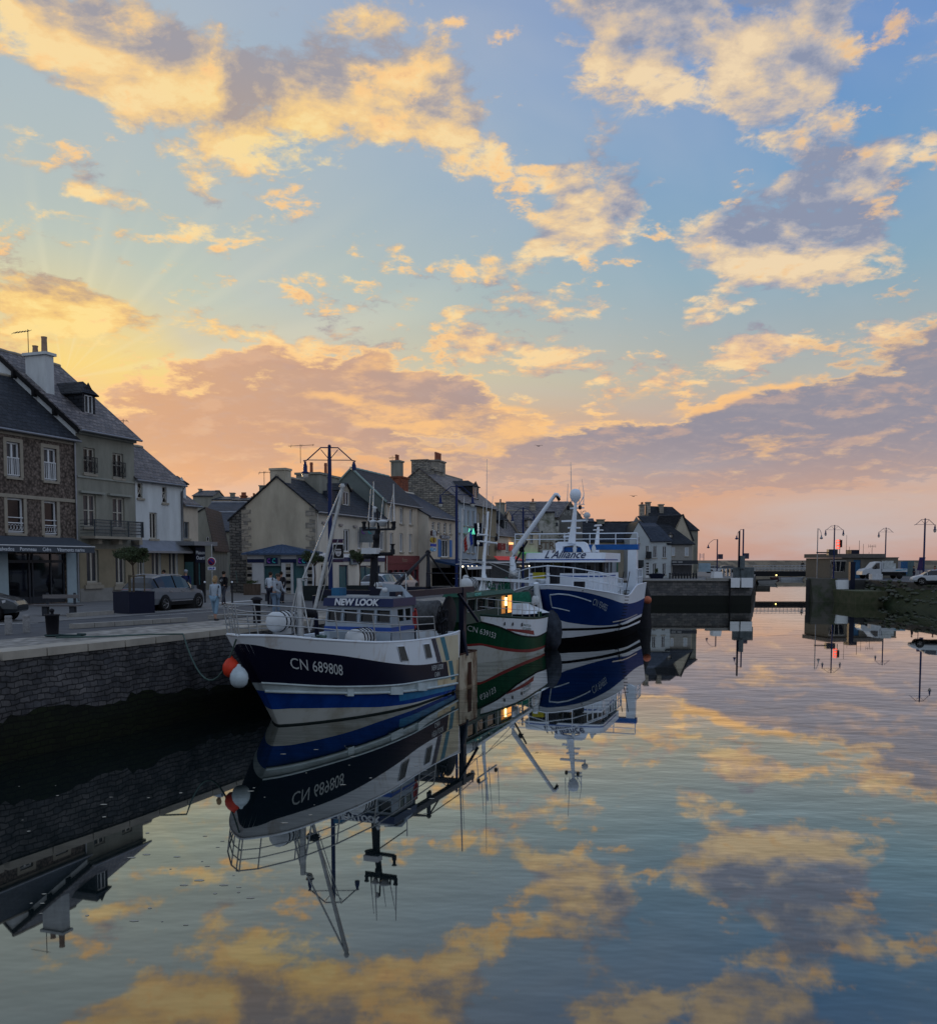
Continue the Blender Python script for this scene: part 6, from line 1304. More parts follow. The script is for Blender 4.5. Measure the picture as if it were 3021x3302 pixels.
k = MB()
for bb_ in (-1.5, 1.5): k.lathe(B1.P(ad + .9, bb_, zc - .1), [(.02, -.03), (.75, -.03), (.78, .0), (.75, .03), (.02, .03)], 18, 0, Yb.to_track_quat('Z', 'Y').to_matrix())
bbox('', None, None, ad - .3, ad + 1.1, -1.6, 1.6, 1.5, zc - .35, mb=k); k.build('winch', darkgear, N1)
k = MB()
for i in range(16):
    c = B1.P(ad - .9 + rnd.uniform(-.25, .25), 1.9 + rnd.uniform(-.1, .2), zc - .1 + rnd.uniform(-.45, .25)); r_ = rnd.uniform(.12, .28)
    k.path([c + X_ * (r_ * math.cos(x)) + Vector((0, 0, r_ * 1.3 * math.sin(x))) for x in [j * .7 for j in range(10)]], .028, 5)
k.build('hung_lines', darkgear, N1)
# gantry
bg = 1.7
def gq(px, py, b=bg): a, z = B1.ab(px, py, b); return B1.P(a, b, z)
a0, zg = B1.ab(1484, 1900, 1.9); k = MB()
zgb = B1.ab(1484, 1911, 1.9)[1]; zgt = B1.ab(1484, 1893, 1.9)[1]
for b_ in (2.0, -2.0): bbox('', None, None, a0 - .16, a0 + .16, b_ - .10, b_ + .10, .9, zgt, mb=k)
bA, bB_ = B1.bz(1228, 1900, a0 - 1.5), 0
# long fore and aft beams seen from the quarter
for b_, p0, p1 in ((1.95, 1235, 1521), (-1.95, 1300, 1480)):
    a_0 = max(B1.ab(p0, 1900, b_)[0], aB_ - 1.2); a_1 = B1.ab(p1, 1900, b_)[0] if b_ > 0 else a0 + .2; bbox('', None, None, a_0, a_1, b_ - .12, b_ + .12, zgb, zgt - .002, mb=k)
bbox('', None, None, a0 - .12, a0 + .12, -1.85, 1.85, zgb + .01, zgt - .01, mb=k); bbox('', None, None, aB_ + .3, aB_ + .5, -1.83, 1.83, zgb + .01, zgt - .01, mb=k)
for b_ in (1.95, -1.95): k.tube(B1.P(aB_ + .4, b_, zgb), B1.P(aB_ + .6, b_, 2.0), .09, n=6)
k.tube(gq(1478, 1915, 2.0), gq(1541, 2004, 2.4), .06, n=6); k.tube(gq(1492, 2035, 2.1), gq(1505, 2115, 2.3), .09, n=6)
gan = k.build('gantry', navy_dk, N1)
k = MB(); ga = B1.ab(1380, 1782, 0.6)[0]; ax_ = B1.P(ga, .6, B1.ab(1380, 1782, .6)[1])
for (q, r_) in (((1262, 1898), .045), ((1275, 1898), .04), ((1384, 1895), .07), ((1377, 1895), .05), ((1460, 1896), .035)): k.tube(ax_, gq(*q, 1.2), r_, n=6)
k.lathe(ax_, [(.05, -.1), (.12, 0), (.05, .1)], 8); k.build('a_frame', darkgear, gan)
k = MB(); rr = [gq(1250, 1890, 1.9), gq(1310, 1890, 1.9)]
for p0, p1 in ((1212, 1309), (1375, 1480)):
    k.path([gq(p0, 1893), gq(p0, 1848), gq(p1, 1850), gq(p1, 1893)], .022, 5)
k.build('gantry_rail', darkgear, gan)
k = MB(); k.tube(gq(1483, 1900, 1.5), gq(1490, 1640, 1.5), .05, .03, n=6); k.build('aft_pole', galv, gan)
# buoys at the bow and mooring line
def buoy(px, py, a_extra, r, m_, label, rope_to, name='fender_buoy', grp=None, Y=None):
    p = atY(px, py, Y); k = MB(); k.lathe(p, [(.02, -r * 1.15), (r * .5, -r * 1.05), (r * .86, -r * .7), (r, -r * .1), (r * .93, r * .4), (r * .62, r * .9), (r * .25, r * 1.2), (r * .18, r * 1.4), (.02, r * 1.45)], 16)
    o = single(k, name, m_, label, 'buoy', p); k = MB(); k.tube(p + Vector((0, 0, r * 1.4)), rope_to, .02, n=4); k.build('rope', ropem, o); return o
bw = B1.sk(0, 2.95, 0)
buoy(745, 2154, 0, .245, mat('buoy_red', (.55, .045, .02), .45), 'round red fender buoy hanging left of the trawler bow', B1.sk(.01, 2.9, .05, -1) , Y=26.9)
ob = buoy(771, 2185, 0, .265, mat('buoy_pale', (.42, .50, .54), .45), 'pale blue grey fender buoy hanging below the red one', B1.sk(.004, 2.8, .05, -1), Y=26.6)

# --- the green trawler
S_ = onz(1507, 2141, 0)
B2 = Boat(S_, .36, 8.3, [(-1, .6), (0, 0), (1.2, -.7), (2.8, -1.5)], [(-1, 1.4), (0, 1.8), (1.2, 1.95), (3, 2.1)], [(-1, .75), (0, .7), (1.4, .6), (3, .5)], [(-1, 1.5), (0, 1.7), (1.4, 1.8), (3, 2.0)], pin=.92)
N2 = thing('green_trawler', 'small green and white fishing boat with lit cabin moored behind the navy trawler', 'fishing boat', B2.P(4, 0, 0))
hgreen = mat('hull_green', (.004, .048, .022), .5, var=.4, scale=1.5, spec=.1, stretch=(1, 1, .3)); hgreen_d = mat('hull_green_dark', (.005, .03, .018), .4)
hred = mat('hull_red', (.20, .022, .02), .5, var=.2)
top2 = [(-1.3, 2.66), (-.36, 2.46), (1.8, 2.24), (4.4, 2.04), (6, 1.98), (8.3, 1.95)]
l_wg = [(-1.0, 2.46), (-.45, 2.16), (.74, 1.82), (2.3, 1.34), (3.4, 1.14), (5.3, .98), (6.0, .98), (8.3, 1.05)]
l_r1 = [(-.4, 1.02), (1.4, .66), (3.6, .40), (7.3, .30), (8.3, .30)]; l_r2 = [(-.3, .90), (1.4, .50), (4.2, .20), (7.4, .16), (8.3, .16)]
l_tb = [(a, z - .07) for a, z in top2]
B2.hull(N2, [[(-1, -.8), (8.3, -.6)], l_r2, l_r1, l_wg, l_tb], [boot, hred, hgreen, hwhite, hgreen_d], top2, n=36, deckz=.35)
for p in ((1627, 2011), (1653, 2012), (1682, 2014)):
    t_, z_ = B2.find(*p); k = MB(); c = B2.sk(t_, z_, .01); nx = (B2.P(0, 1, 0) - B2.P(0, 0, 0)).normalized(); k.lathe(c, [(.02, 0), (.09, .0), (.09, .02), (.02, .02)], 12, 0, nx.to_track_quat('Z', 'Y').to_matrix()); k.build('porthole', dkfr, N2)
c = [B2.find(*q) for q in ((1632, 2027), (1722, 2036), (1722, 2050), (1690, 2046))]; B2.patch('red_flash', hred, N2, [c[0], B2.find(1720, 2034), B2.find(1722, 2048), B2.find(1640, 2034)], .01, 6)
B2.patch('name_panel', hwhite, N2, [B2.find(*q) for q in ((1685, 2008), (1714, 2010), (1715, 2034), (1686, 2030))], .014, 4)
hull_text(B2, 'BAYEUX', .17, (1687, 2019), (1711, 2022), mat('text_green', (.03, .08, .06), .6), N2, .02); hull_text(B2, 'PT EN BESSIN', .16, (1687, 2030), (1711, 2033), mat('text_green', (0, 0, 0)), N2, .02)
hull_text(B2, 'CN 639153', .52, (1507, 2034), (1597, 2060), letter, N2, .02, shear=.2, up=.8)
k = MB(); k.path([B2.sk(t_, sm(l_wg, -1.2 + t_ * 9.5), .015) for t_ in [j / 30 for j in range(31)]], .035, 5); k.build('rubbing_bar', black, N2)
# cabin
ac, bc = 1.3, .8; zc0 = 2.2; a1_, zt2 = B2.ab(1651, 1926, bc)
k = MB(); q0 = B2.bz(1497, 1960, ac)[0]
bl = -.25; zr2 = B2.ab(1600, 1921, bc)[1]
zwt, zwb = B2.ab(1590, 1925, bc)[1], B2.ab(1590, 1962, bc)[1]
aF = max(B2.ab(1500, 1940, bc)[0], .2); ops_ = []
for p0, p1 in ((1506, 1532), (1537, 1564), (1571, 1597)): x0, x1 = B2.ab(p0, 1945, bc)[0], B2.ab(p1, 1945, bc)[0]; ops_.append((x0, x1, zwb, zwt))
al0, al1 = B2.ab(1617, 1950, bc)[0], B2.ab(1632, 1950, bc)[0]; ar = B2.ab(1652, 1950, bc)[0]; am0 = B2.ab(1637, 1950, bc)[0]
ops_ += [(al0, al1, zwb - .35, zwt), (am0, ar - .04, zwb - .35, zwt)]
aF = min(aF, ops_[0][0] - .1)
wall_grid(k, lambda u, w_, z: B2.P(u, bc - w_, z), aF, ar, zc0 - .1, zwt + .12, ops_, .06)
k.face([B2.P(aF, bl, zc0), B2.P(aF, bc, zc0), B2.P(aF, bc, zwt + .12), B2.P(aF, bl, zwt + .12)]); k.face([B2.P(aF, bl, zc0), B2.P(ar, bl, zc0), B2.P(ar, bl, zwt + .12), B2.P(aF, bl, zwt + .12)]); k.face([B2.P(ar, bl, zc0), B2.P(ar, bc, zc0), B2.P(ar, bc, zwt + .12), B2.P(ar, bl, zwt + .12)])
k.face([B2.P(al0 - .1, bl, zc0), B2.P(al0 - .1, bc, zc0), B2.P(al0 - .1, bc, zwt + .1), B2.P(al0 - .1, bl, zwt + .1)])
cab = k.build('cabin', mat('cabin_dark_green', (.02, .05, .04), .5, var=.2), N2)
for o_ in ops_[:3]:
    k = MB(); k.face([B2.P(o_[0], bc - .05, o_[2]), B2.P(o_[1], bc - .05, o_[2]), B2.P(o_[1], bc - .05, o_[3]), B2.P(o_[0], bc - .05, o_[3])]); k.build('window', glass, cab)
    r_ = [B2.P(o_[0], bc + .01, o_[2]), B2.P(o_[1], bc + .01, o_[2]), B2.P(o_[1], bc + .01, o_[3]), B2.P(o_[0], bc + .01, o_[3])]; k = MB(); k.path(r_ + [r_[0]], .02, 4); k.build('window_frame', galv, cab)
warm = mat('warm_cabin_light', (.9, .6, .25), .6, emit=(1, .34, .045, 1.3), var=.35, scale=6); hot = mat('cabin_lamp', (1, .8, .5), .5, emit=(1, .68, .25, 5))
k = MB(); k.face([B2.P(al0, bc - .05, zwb - .35), B2.P(al1, bc - .05, zwb - .35), B2.P(al1, bc - .05, zwt), B2.P(al0, bc - .05, zwt)]); k.build('lit_window', mat('cabin_glow', (.55, .33, .12), .6, emit=(1, .34, .06, .35), c2=(.10, .05, .02), scale=5, fac=(.4, .6)), cab)  # emissive sheets in window and doorway stand in for lamplight inside the cabin
k = MB(); k.face([B2.P(am0, bc - .03, zwb - .35), B2.P(ar - .04, bc - .03, zwb - .35), B2.P(ar - .04, bc - .03, zwt), B2.P(am0, bc - .03, zwt)]); k.build('lit_doorway', warm, cab)
k = MB(); k.tube(B2.P(al1 - .12, bc + .02, zwb + .05), B2.P(al1 - .12, bc + .02, zwt - .1), .06, n=8); k.build('lamp', hot, cab)
k = MB(); k.hexa([B2.P(aF - .15, bl - .1, zwt + .122), B2.P(ar + .1, bl - .1, zwt + .122), B2.P(ar + .1, bc + .12, zwt + .122), B2.P(aF - .15, bc + .12, zwt + .122), B2.P(aF - .05, bl, zwt + .3), B2.P(ar, bl, zwt + .3), B2.P(ar, bc, zwt + .3), B2.P(aF - .05, bc, zwt + .3)]); k.build('cabin_roof', mat('roof_green', (.012, .07, .045), .5, var=.2), cab)
hull_t = Matrix(((B2.G.e.x, 0, -B2.G.n.x, 0), (B2.G.e.y, 0, -B2.G.n.y, 0), (0, 1, 0, 0), (0, 0, 0, 1))); hull_t.translation = B2.P(B2.ab(1532, 1915, bc)[0], bc + .14, zwt + .14)
txt('OCEANE', .22, hull_t, mat('name_teal', (.15, .45, .38), .6), 'lettering', cab, .01, shear=.3)
rail(N2, lambda t_: B2.sk(t_, sm(top2, -1.2 + t_ * 9.5) + .0, -.12), [.1, .22, .34, .46, .58, .68, .78], .8, (1, .5), .02, galv)
# white mast with A legs and boom, gantry aft
def q2(px, py, b=0.): a, z = B2.ab(px, py, b); return B2.P(a, b, z)
k = MB(); k.path([q2(1557, 1910), q2(1561, 1800), q2(1574, 1650)], [.12, .09, .05], 8); k.tube(q2(1578, 1905), q2(1562, 1850), .07, n=6); k.tube(q2(1567, 1915), q2(1588, 1868), .11, .08, n=6); k.tube(q2(1545, 1912), q2(1559, 1860), .06, n=6)
k.tube(q2(1540, 1745), q2(1602, 1752), .05, n=5); k.tube(q2(1545, 1724), q2(1572, 1726), .05, n=5)
m2 = k.build('mast', hwhite, N2)
k = MB(); k.hexa([q2(1522, 1870, .3), q2(1750, 1882, .3), q2(1750, 1882, 0), q2(1522, 1870, 0), q2(1522, 1861, .3), q2(1757, 1872, .3), q2(1757, 1872, 0), q2(1522, 1861, 0)]); k.build('boom', hwhite, N2)
k = MB()
for p, q in (((1566, 1810), (1690, 1870)), ((1562, 1812), (1470, 1820)), ((1566, 1812), (1655, 1825)), ((1492, 1810), (1516, 1880)), ((1566, 1822), (1500, 1800))): k.tube(q2(*p), q2(*q), .022, n=4)
k.build('stay', galv, m2)
for p, q in (((1484, 1880), (1497, 1600)), ((1554, 1720), (1560, 1615)), ((1568, 1720), (1570, 1480)), ((1577, 1760), (1589, 1600)), ((1607, 1740), (1612, 1610)), ((1538, 1810), (1546, 1700))):
    k = MB(); k.tube(q2(*p), q2(*q), .025, .012, n=5); k.build('whip_aerial', raftm, m2)
for p in ((1543, 1744), (1600, 1745)): k = MB(); k.lathe(q2(*p), [(.03, 0), (.09, .04), (.09, .2), (.04, .26)], 8); k.build('deck_light', darkgear, m2)
k = MB(); c = q2(1502, 1865); k.lathe(c, [(.02, 0), (.13, .02), (.16, .14), (.02, .15)], 12, 0, Vector((0, -1, .1)).to_track_quat('Z', 'Y').to_matrix()); k.build('searchlight', raftm, m2)
liferaft(N2, B2, B2.ab(1520, 1900, .5)[0] + .2, .3, B2.ab(1520, 1910, .5)[1] - .05, 1.2, .33)
ag = 7.4
k = MB()
for b_ in (1.6, -1.6): bbox('', None, None, ag - .12, ag + .12, b_ - .1, b_ + .1, .8, B2.ab(1740, 1972, 1.6)[1], B2, mb=k)
k.build('stern_post', hgreen, N2)
zsb = B2.ab(1740, 1972, 1.6)[1]
k = MB(); k.hexa([B2.P(ag - 1.3, 1.2, zsb - .1), B2.P(ag + 1.1, 1.9, zsb - .1), B2.P(ag + 1.1, -1.9, zsb - .1), B2.P(ag - 1.3, -1.2, zsb - .1), B2.P(ag - 1.0, 1.0, zsb + .45), B2.P(ag - .2, 1.0, zsb + .45), B2.P(ag - .2, -1.0, zsb + .45), B2.P(ag - 1.0, -1.0, zsb + .45)]); k.build('stern_platform', hwhite, N2)
k = MB(); k.path([q2(1737, 1968, .9), q2(1728, 1880, .9)], [.28, .16], 6); k.build('gantry_leg', hwhite, N2)
for px_ in (1722, 1731): k = MB(); k.lathe(q2(px_, 1950, 1.3), [(.1, 0), (.14, .1), (.12, .4), (.05, .5)], 8); k.build('towing_block', raftm, N2)
k = MB(); Yb = (B2.P(0, 1, 0) - B2.P(0, 0, 0)).normalized()
a_d = B2.ab(1687, 1925, .3)[0]; k.lathe(B2.P(a_d, -1.5, 2.65), [(.02, 0), (.5, .02), (.62, .3), (.6, 1.3), (.66, 2.1), (.02, 2.3)], 16, 0, (B2.P(.0, 1, 0) - B2.P(0, 0, 0)).normalized().to_track_quat('Z', 'Y').to_matrix()); k.build('net_drum', netg, N2)
k = MB()
for da in (.65, 1.0, 1.35): k.lathe(B2.P(a_d + da, .3, 2.7), [(.02, -.03), (.66, -.03), (.68, 0), (.66, .03), (.02, .03)], 18, 0, (B2.P(1, .35, 0) - B2.P(0, 0, 0)).normalized().to_track_quat('Z', 'Y').to_matrix())
k.build('net_reel_flange', netm, N2)
k = MB()
for i in range(14): c = q2(rnd.uniform(1575, 1640), rnd.uniform(1880, 1912), .2); r_ = rnd.uniform(.15, .35); k.path([c + X_ * (r_ * math.cos(x)) + Vector((0, 0, r_ * math.sin(x))) for x in [j * .8 for j in range(9)]], .035, 5)
each(k, 'hung_net', netg, N2)
k = MB(); k.lathe(q2(1594, 1915), [(.02, 0), (.1, .02), (.12, .1), (.02, .14)], 10); k.build('dome_aerial', raftm, cab)
# dark net bag hung between green and blue boats
k = MB()
prof = [(.05, 2.2), (.35, 2.0), (.62, 1.5), (.68, .9), (.6, .35), (.4, .0), (.2, -.15)]
k.lathe(atY(1775, 2080, 53.6) + Vector((0, 0, -.25)), [(r_ * .95, z) for r_, z in prof[::-1]], 14)
for i, v in enumerate(k.v): n_ = math.sin(i * 2.7) * .09; k.v[i] = (v[0] + n_, v[1] + n_ * .5, v[2] + n_)
nb = single(k, 'net_bag', mat('bag_net', (.012, .016, .024), .95, c2=(.05, .06, .08), scale=2.5, var=.5, bump=.6), 'dark bundled trawl net hanging between the green and blue boats', 'fishing net', atY(1775, 2080, 53.6))
k = MB(); p = atY(1775, 2035, 53.6); k.tube(p, atY(1766, 1975, 53), .02, n=4); k.tube(p + Vector((.25, 0, 0)), atY(1790, 1975, 53), .02, n=4); k.build('rope', ropem, nb)

# --- the big blue trawler
S_ = onz(1793, 2082, 0)
B3 = Boat(S_, .33, 13.4, [(-1, .8), (0, 0), (1.5, -.9), (4, -2.5)], [(-1, 2), (0, 2.95), (1.5, 3.3), (4, 3.6)], [(-1, .8), (0, .70), (1.5, .52), (4, .36)], [(-1, 1.5), (0, 1.8), (1.4, 2.1), (4, 2.7)])
N3 = thing('blue_trawler', 'large royal blue and white trawler with crane and wide black bridge windows', 'fishing boat', B3.P(7, 0, 0))
hroyal = mat('hull_royal', (.004, .030, .15), .55, var=.15, scale=.8, spec=.06); hw3 = mat('hull_white_clean', (.68, .75, .84), .35, var=.06, coat=0); hblk = mat('hull_black', (.006, .006, .008), .8, spec=.02)
top3 = [(-2.6, 3.86), (-1.7, 3.76), (-.7, 3.60), (.8, 3.30), (3.6, 2.95), (6, 2.85), (7.5, 3.1), (9, 3.4), (15.5, 3.5)]
l_bt = [(-2.6, 3.6), (-1.6, 3.5), (-.1, 3.26), (1.4, 2.90), (3.5, 2.50), (5.7, 2.32), (10, 2.28), (15.5, 2.5)]
l_bb = [(-1.1, 1.66), (-.6, 1.42), (1.5, 1.12), (4.2, 1.04), (6.8, 1.18), (11.4, 1.24), (15.5, 1.3)]
l_s1 = [(-.7, 1.06), (1.6, .98), (4.9, .94), (11.6, 1.04), (15.5, 1.1)]; l_s2 = [(-.6, .90), (1.7, .82), (5.1, .76), (12.3, .78), (15.5, .8)]; l_k = [(-.3, .46), (2.0, .54), (6.5, .62), (12.5, .62), (15.5, .62)]
B3.hull(N3, [[(-1, -.9), (15.5, -.7)], l_k, l_s2, l_s1, l_bb, l_bt], [hblk, hw3, hblk, hw3, hroyal, hw3], top3, n=40, deckz=.6)
hull_text(B3, 'CN 934955', .56, (1908, 1950), (1953, 1972), mat('silver_letters', (.38, .46, .55), .5), N3, .02, shear=.1)
silver = mat('silver_letters', (.38, .46, .55), .5)
def stripe_on(B, pts, r_, m_, par, name='painted_line'):
    k = MB(); q = [B.find(*p) for p in pts]; out = []
    for i in range(len(q) - 1):
        for j in range(8): f = j / 8; out.append(B.sk(q[i][0] * (1 - f) + q[i + 1][0] * f, q[i][1] * (1 - f) + q[i + 1][1] * f, .012))
    out.append(B.sk(*q[-1], .012))
    for p0, p1 in zip(out, out[1:]): k.face([p0 - Vector((0, 0, r_)), p1 - Vector((0, 0, r_)), p1 + Vector((0, 0, r_)), p0 + Vector((0, 0, r_))])
    return k.build(name, m_, par)
stripe_on(B3, [(1772, 1917), (1800, 1914), (1833, 1917), (1905, 1938)], .06, silver, N3); stripe_on(B3, [(1778, 1958), (1836, 1970)], .04, silver, N3)
B3.patch('painted_line', silver, N3, [B3.find(1770, 1918), B3.find(1774, 1918), B3.find(1780, 1956), B3.find(1776, 1956)], .012, 3)
stripe_on(B3, [(1975, 2006), (2010, 1999), (2054, 1981)], .035, galv, N3, 'rubbing_bar')
# deckhouse and bridge
b3 = 2.7; a_f = .8
zD0 = 3.0; zD1 = B3.bz(1900, 1850, a_f)[1]
def wedge_house(name, m_, par, af_, ab_, bw, z0, z1, ln=.0, rnd_=.8, nose=0.9, base=None):
    """superstructure block with a rounded front"""
    k = MB(); prof_ = []
    for s__ in [i / 8 for i in range(9)]:
        ang_ = math.pi * (s__ - .5); prof_.append((af_ + nose - nose * math.cos(ang_) ** .7 if abs(math.cos(ang_)) > 1e-6 else af_ + nose, bw * math.sin(ang_) if True else 0))
    prof_ = [(ab_, -bw)] + prof_ + [(ab_, bw)]
    lo_ = [B3.P(a_, b_, z0) for a_, b_ in prof_]; hi_ = [B3.P(a_ + (ln if a_ < ab_ - .01 else 0), b_, z1) for a_, b_ in prof_]; n_ = len(prof_)
    k.mesh(lo_ + hi_, [tuple(range(n_)), tuple(range(n_, 2 * n_))] + [(i, (i + 1) % n_, n_ + (i + 1) % n_, n_ + i) for i in range(n_)], 0); return k.build(name, m_, par)
zw_b = B3.bz(1900, 1849, 2.1)[1]; zw_t = B3.bz(1900, 1813, 2.1)[1]; zrf = B3.bz(1900, 1782, 2.1)[1]
dk = wedge_house('deckhouse', hw3, N3, 2.0, 8.2, 2.35, 2.3, zw_b, .0, nose=.45)
br = wedge_house('bridge_window_band', mat('bridge_glass', (.008, .009, .012), .08, spec=.8, var=.9, scale=1.2), dk, 2.1, 7.8, 2.3, zw_b + .002, zw_t, -.1, nose=.45)
rf3 = wedge_house('bridge_roof', hw3, dk, 1.7, 8.0, 2.5, zw_t + .002, zrf, .2, nose=.5)
wedge_house('blue_line', mat('line_blue', (.01, .07, .3), .5), rf3, 1.72, 7.0, 2.515, zw_t + .12, zw_t + .19, .03, nose=.5)
wedge_house('blue_line_lower', mat('line_blue', (0, 0, 0)), dk, 1.985, 7.0, 2.365, zw_b - .22, zw_b - .14, .0, nose=.45)
k = MB()
for ang_ in (-.95, -.62, -.3, 0, .3, .62, .95):
    a_ = 2.1 + .45 - .45 * math.cos(ang_) ** .7; b_ = 2.31 * math.sin(ang_); k.tube(B3.P(a_ - .0, b_, zw_b), B3.P(a_ - .1, b_, zw_t), .03, n=5)
for a_ in (3.2, 4.4, 5.6): k.tube(B3.P(a_, 2.31, zw_b), B3.P(a_, 2.31, zw_t), .06, n=5)
each(k, 'window_mullion', mat('mullion_grey', (.12, .13, .15), .5), br)
M3 = Matrix(); ef = (B3.P(0, 1, 0) - B3.P(0, 0, 0)).normalized(); nf = (B3.P(-1, 0, 0) - B3.P(0, 0, 0)).normalized(); M3 = Matrix(((ef.x, 0, nf.x, 0), (ef.y, 0, nf.y, 0), (0, 1, 0, 0), (0, 0, 0, 1)))
def roof_text(v):   # bends the name round the curved roof front
    b_ = v.x + .05; s__ = max(-.98, min(.98, b_ / 2.5)); ang_ = math.asin(s__); a_ = 1.7 + .5 - .5 * math.cos(ang_) ** .7
    return B3.P(a_ + (.26 + v.y) / (zrf - zw_t) * .2 - .05, b_, zw_t + .26 + v.y)
txt("L'Alliance", .66, roof_text, navy, 'lettering', rf3, .0, shear=.45, bold=.006)
# arch, mast and aerials
def q3(px, py, b=0.): a, z = B3.ab(px, py, b); return B3.P(a, b, z)
k = MB()
def slabp(pts, b0, b1, B=B3): k.prism([B.P(a_, b0, z) for a_, z in pts], B.P(0, b1 - b0, 0) - B.P(0, 0, 0))
c3 = 3.0
def r3(px, py, a=c3): b, z = B3.bz(px, py, a); return B3.P(a, b, z)
arch = [(1793, 1782), (1790, 1752), (1800, 1747), (1880, 1747), (1890, 1752), (1901, 1781), (1882, 1781), (1872, 1764), (1850, 1758), (1815, 1762), (1812, 1782)]
k.prism([r3(*p) for p in arch], B3.P(.5, 0, 0) - B3.P(0, 0, 0)); k.build('radar_arch', hw3, rf3)
k = MB(); k.path([r3(1843, 1752), r3(1850, 1690), r3(1856, 1620)], [.24, .16, .09], 8); k.lathe(r3(1855, 1616), [(.1, -.1), (.22, .05), (.33, .2), (.36, .45), (.28, .68), (.1, .76)], 14)
mm3 = k.build('mast', hw3, N3)
k = MB()
for (x0, y0, x1, y1, th) in ((1829, 1641, 1880, 1639, .08), (1810, 1683, 1892, 1680, .1), (1830, 1704, 1868, 1704, .09), (1830, 1721, 1873, 1720, .08), (1816, 1733, 1845, 1730, .1), (1857, 1626, 1882, 1627, .04)):
    p, q = r3(x0, y0), r3(x1, y1); k.hexa([p, q, q + X_ * .3, p + X_ * .3] + [v + Vector((0, 0, th)) for v in (p, q, q + X_ * .3, p + X_ * .3)])
k.path([r3(1881, 1627), r3(1882, 1588)], .03, 5); k.path([r3(1867, 1627), r3(1882, 1600)], .03, 5); k.build('crosstree', hw3, mm3)
for p, q, r_ in (((1829, 1620), (1831, 1560), .03), ((1843, 1622), (1840, 1490), .035), ((1867, 1624), (1867, 1570), .02), ((1882, 1588), (1876, 1545), .02)):
    k = MB(); k.tube(r3(*p), r3(*q), r_, r_ * .5, n=5); k.build('whip_aerial', raftm, mm3)
for p in ((1832, 1640), (1870, 1638)): k = MB(); k.lathe(r3(*p), [(.05, -.1), (.1, -.05), (.1, .12), (.05, .18)], 8); k.build('lamp', darkgear, mm3)
k = MB(); k.lathe(r3(1892, 1672), [(.04, -.25), (.05, 0), (.2, .08), (.22, .25), (.1, .38)], 12); k.build('dome_aerial', raftm, mm3)
for px_ in (1853, 1914): k = MB(); k.lathe(r3(px_, 1781, 3), [(.1, 0), (.14, .25), (.05, .48)], 10); k.build('dome_aerial', raftm, rf3)
k = MB(); k.path([q3(1922, 1783), q3(1929, 1700)], [.22, .09], 8); k.tube(q3(1914, 1709), q3(1944, 1710), .05, n=5); k.tube(q3(1918, 1695), q3(1938, 1694), .07, n=5); k.build('aft_mast', hw3, N3)
k = MB(); k.hexa([r3(1815, 1780, 3.4), r3(1875, 1780, 3.4), r3(1875, 1780, 4.2), r3(1815, 1780, 4.2), r3(1815, 1765, 3.4), r3(1875, 1765, 3.4), r3(1875, 1765, 4.2), r3(1815, 1765, 4.2)]); k.build('winch_cover', mat('gantry_blue', (.015, .11, .38), .5), rf3)
# blue gantry aft, with rail and white leg
gz0, gz1 = B3.ab(2040, 1773, 2.9)[1], B3.ab(2040, 1756, 2.9)[1]; agn = B3.ab(2036, 1765, 2.9)[0]
k = MB(); bL_, _ = B3.bz(1900, 1765, agn); bbox('', None, None, agn - .3, agn + .3, max(bL_, -6.5), 3.4, gz0, gz1, B3, mb=k); gb = k.build('gantry_beam', mat('gantry_blue', (0, 0, 0)), N3)
rail(gb, lambda x: B3.P(agn, x, gz1), [-5.4, -3.6, -1.8, 0, 1.8, 3.3], B3.ab(2040, 1720, 2.9)[1] - gz1, (1, .5), .035, hw3, name='gantry_rail')
k = MB(); zb3 = 2.3; k.hexa([B3.P(agn - .55, 2.7, zb3), B3.P(agn + .6, 2.7, zb3), B3.P(agn + .6, 3.3, zb3), B3.P(agn - .55, 3.3, zb3), B3.P(agn - .3, 2.7, gz0 - .02), B3.P(agn + .3, 2.7, gz0 - .02), B3.P(agn + .3, 3.3, gz0 - .02), B3.P(agn - .3, 3.3, gz0 - .02)])
k.hexa([B3.P(agn - .55, -3.3, zb3), B3.P(agn + .6, -3.3, zb3), B3.P(agn + .6, -2.7, zb3), B3.P(agn - .55, -2.7, zb3), B3.P(agn - .3, -3.3, gz0 - .02), B3.P(agn + .3, -3.3, gz0 - .02), B3.P(agn + .3, -2.7, gz0 - .02), B3.P(agn - .3, -2.7, gz0 - .02)])
each(k, 'gantry_leg', hw3, N3)
k = MB(); k.lathe(B3.P(agn - 2.2, -2.2, 4.6), [(.02, 0), (.95, .02), (.95, 4.4), (.02, 4.42)], 18, 0, ef.to_track_quat('Z', 'Y').to_matrix()); k.build('net_drum', netg, N3)
# side deck rail, crane, fish boxes
t0_, t1_ = B3.find(1900, 1900)[0], B3.find(2012, 1903)[0]
rail(N3, lambda t_: B3.sk(t_, sm(top3, -1.2 + t_ * (B3.L + 1.2)), -.05), [t0_ + (t1_ - t0_) * i / 11 for i in range(12)], 1.0, (1, .5), .03, hw3)
rail(N3, lambda t_: B3.sk(t_, sm(top3, -1.2 + t_ * (B3.L + 1.2)), -.05), [.0, .05, .12, .2], 1.1, (1, .5), .03, hw3, name='bow_rail'); rail(N3, lambda t_: B3.sk(t_, sm(top3, -1.2 + t_ * (B3.L + 1.2)), -.05, -1), [.0, .05, .12, .2, .3], 1.1, (1, .5), .03, hw3, name='bow_rail')
rail(N3, lambda x: B3.P(agn + x, 3.4, 3.4), [-.4, .3, 1.0, 1.7], 1.1, (1, .5), .035, hw3, name='stern_rail')
k = MB(); cb_ = -2.2
def cq(px, py): b, z = B3.bz(px, py, 1.0); return B3.P(1.0, b, z)
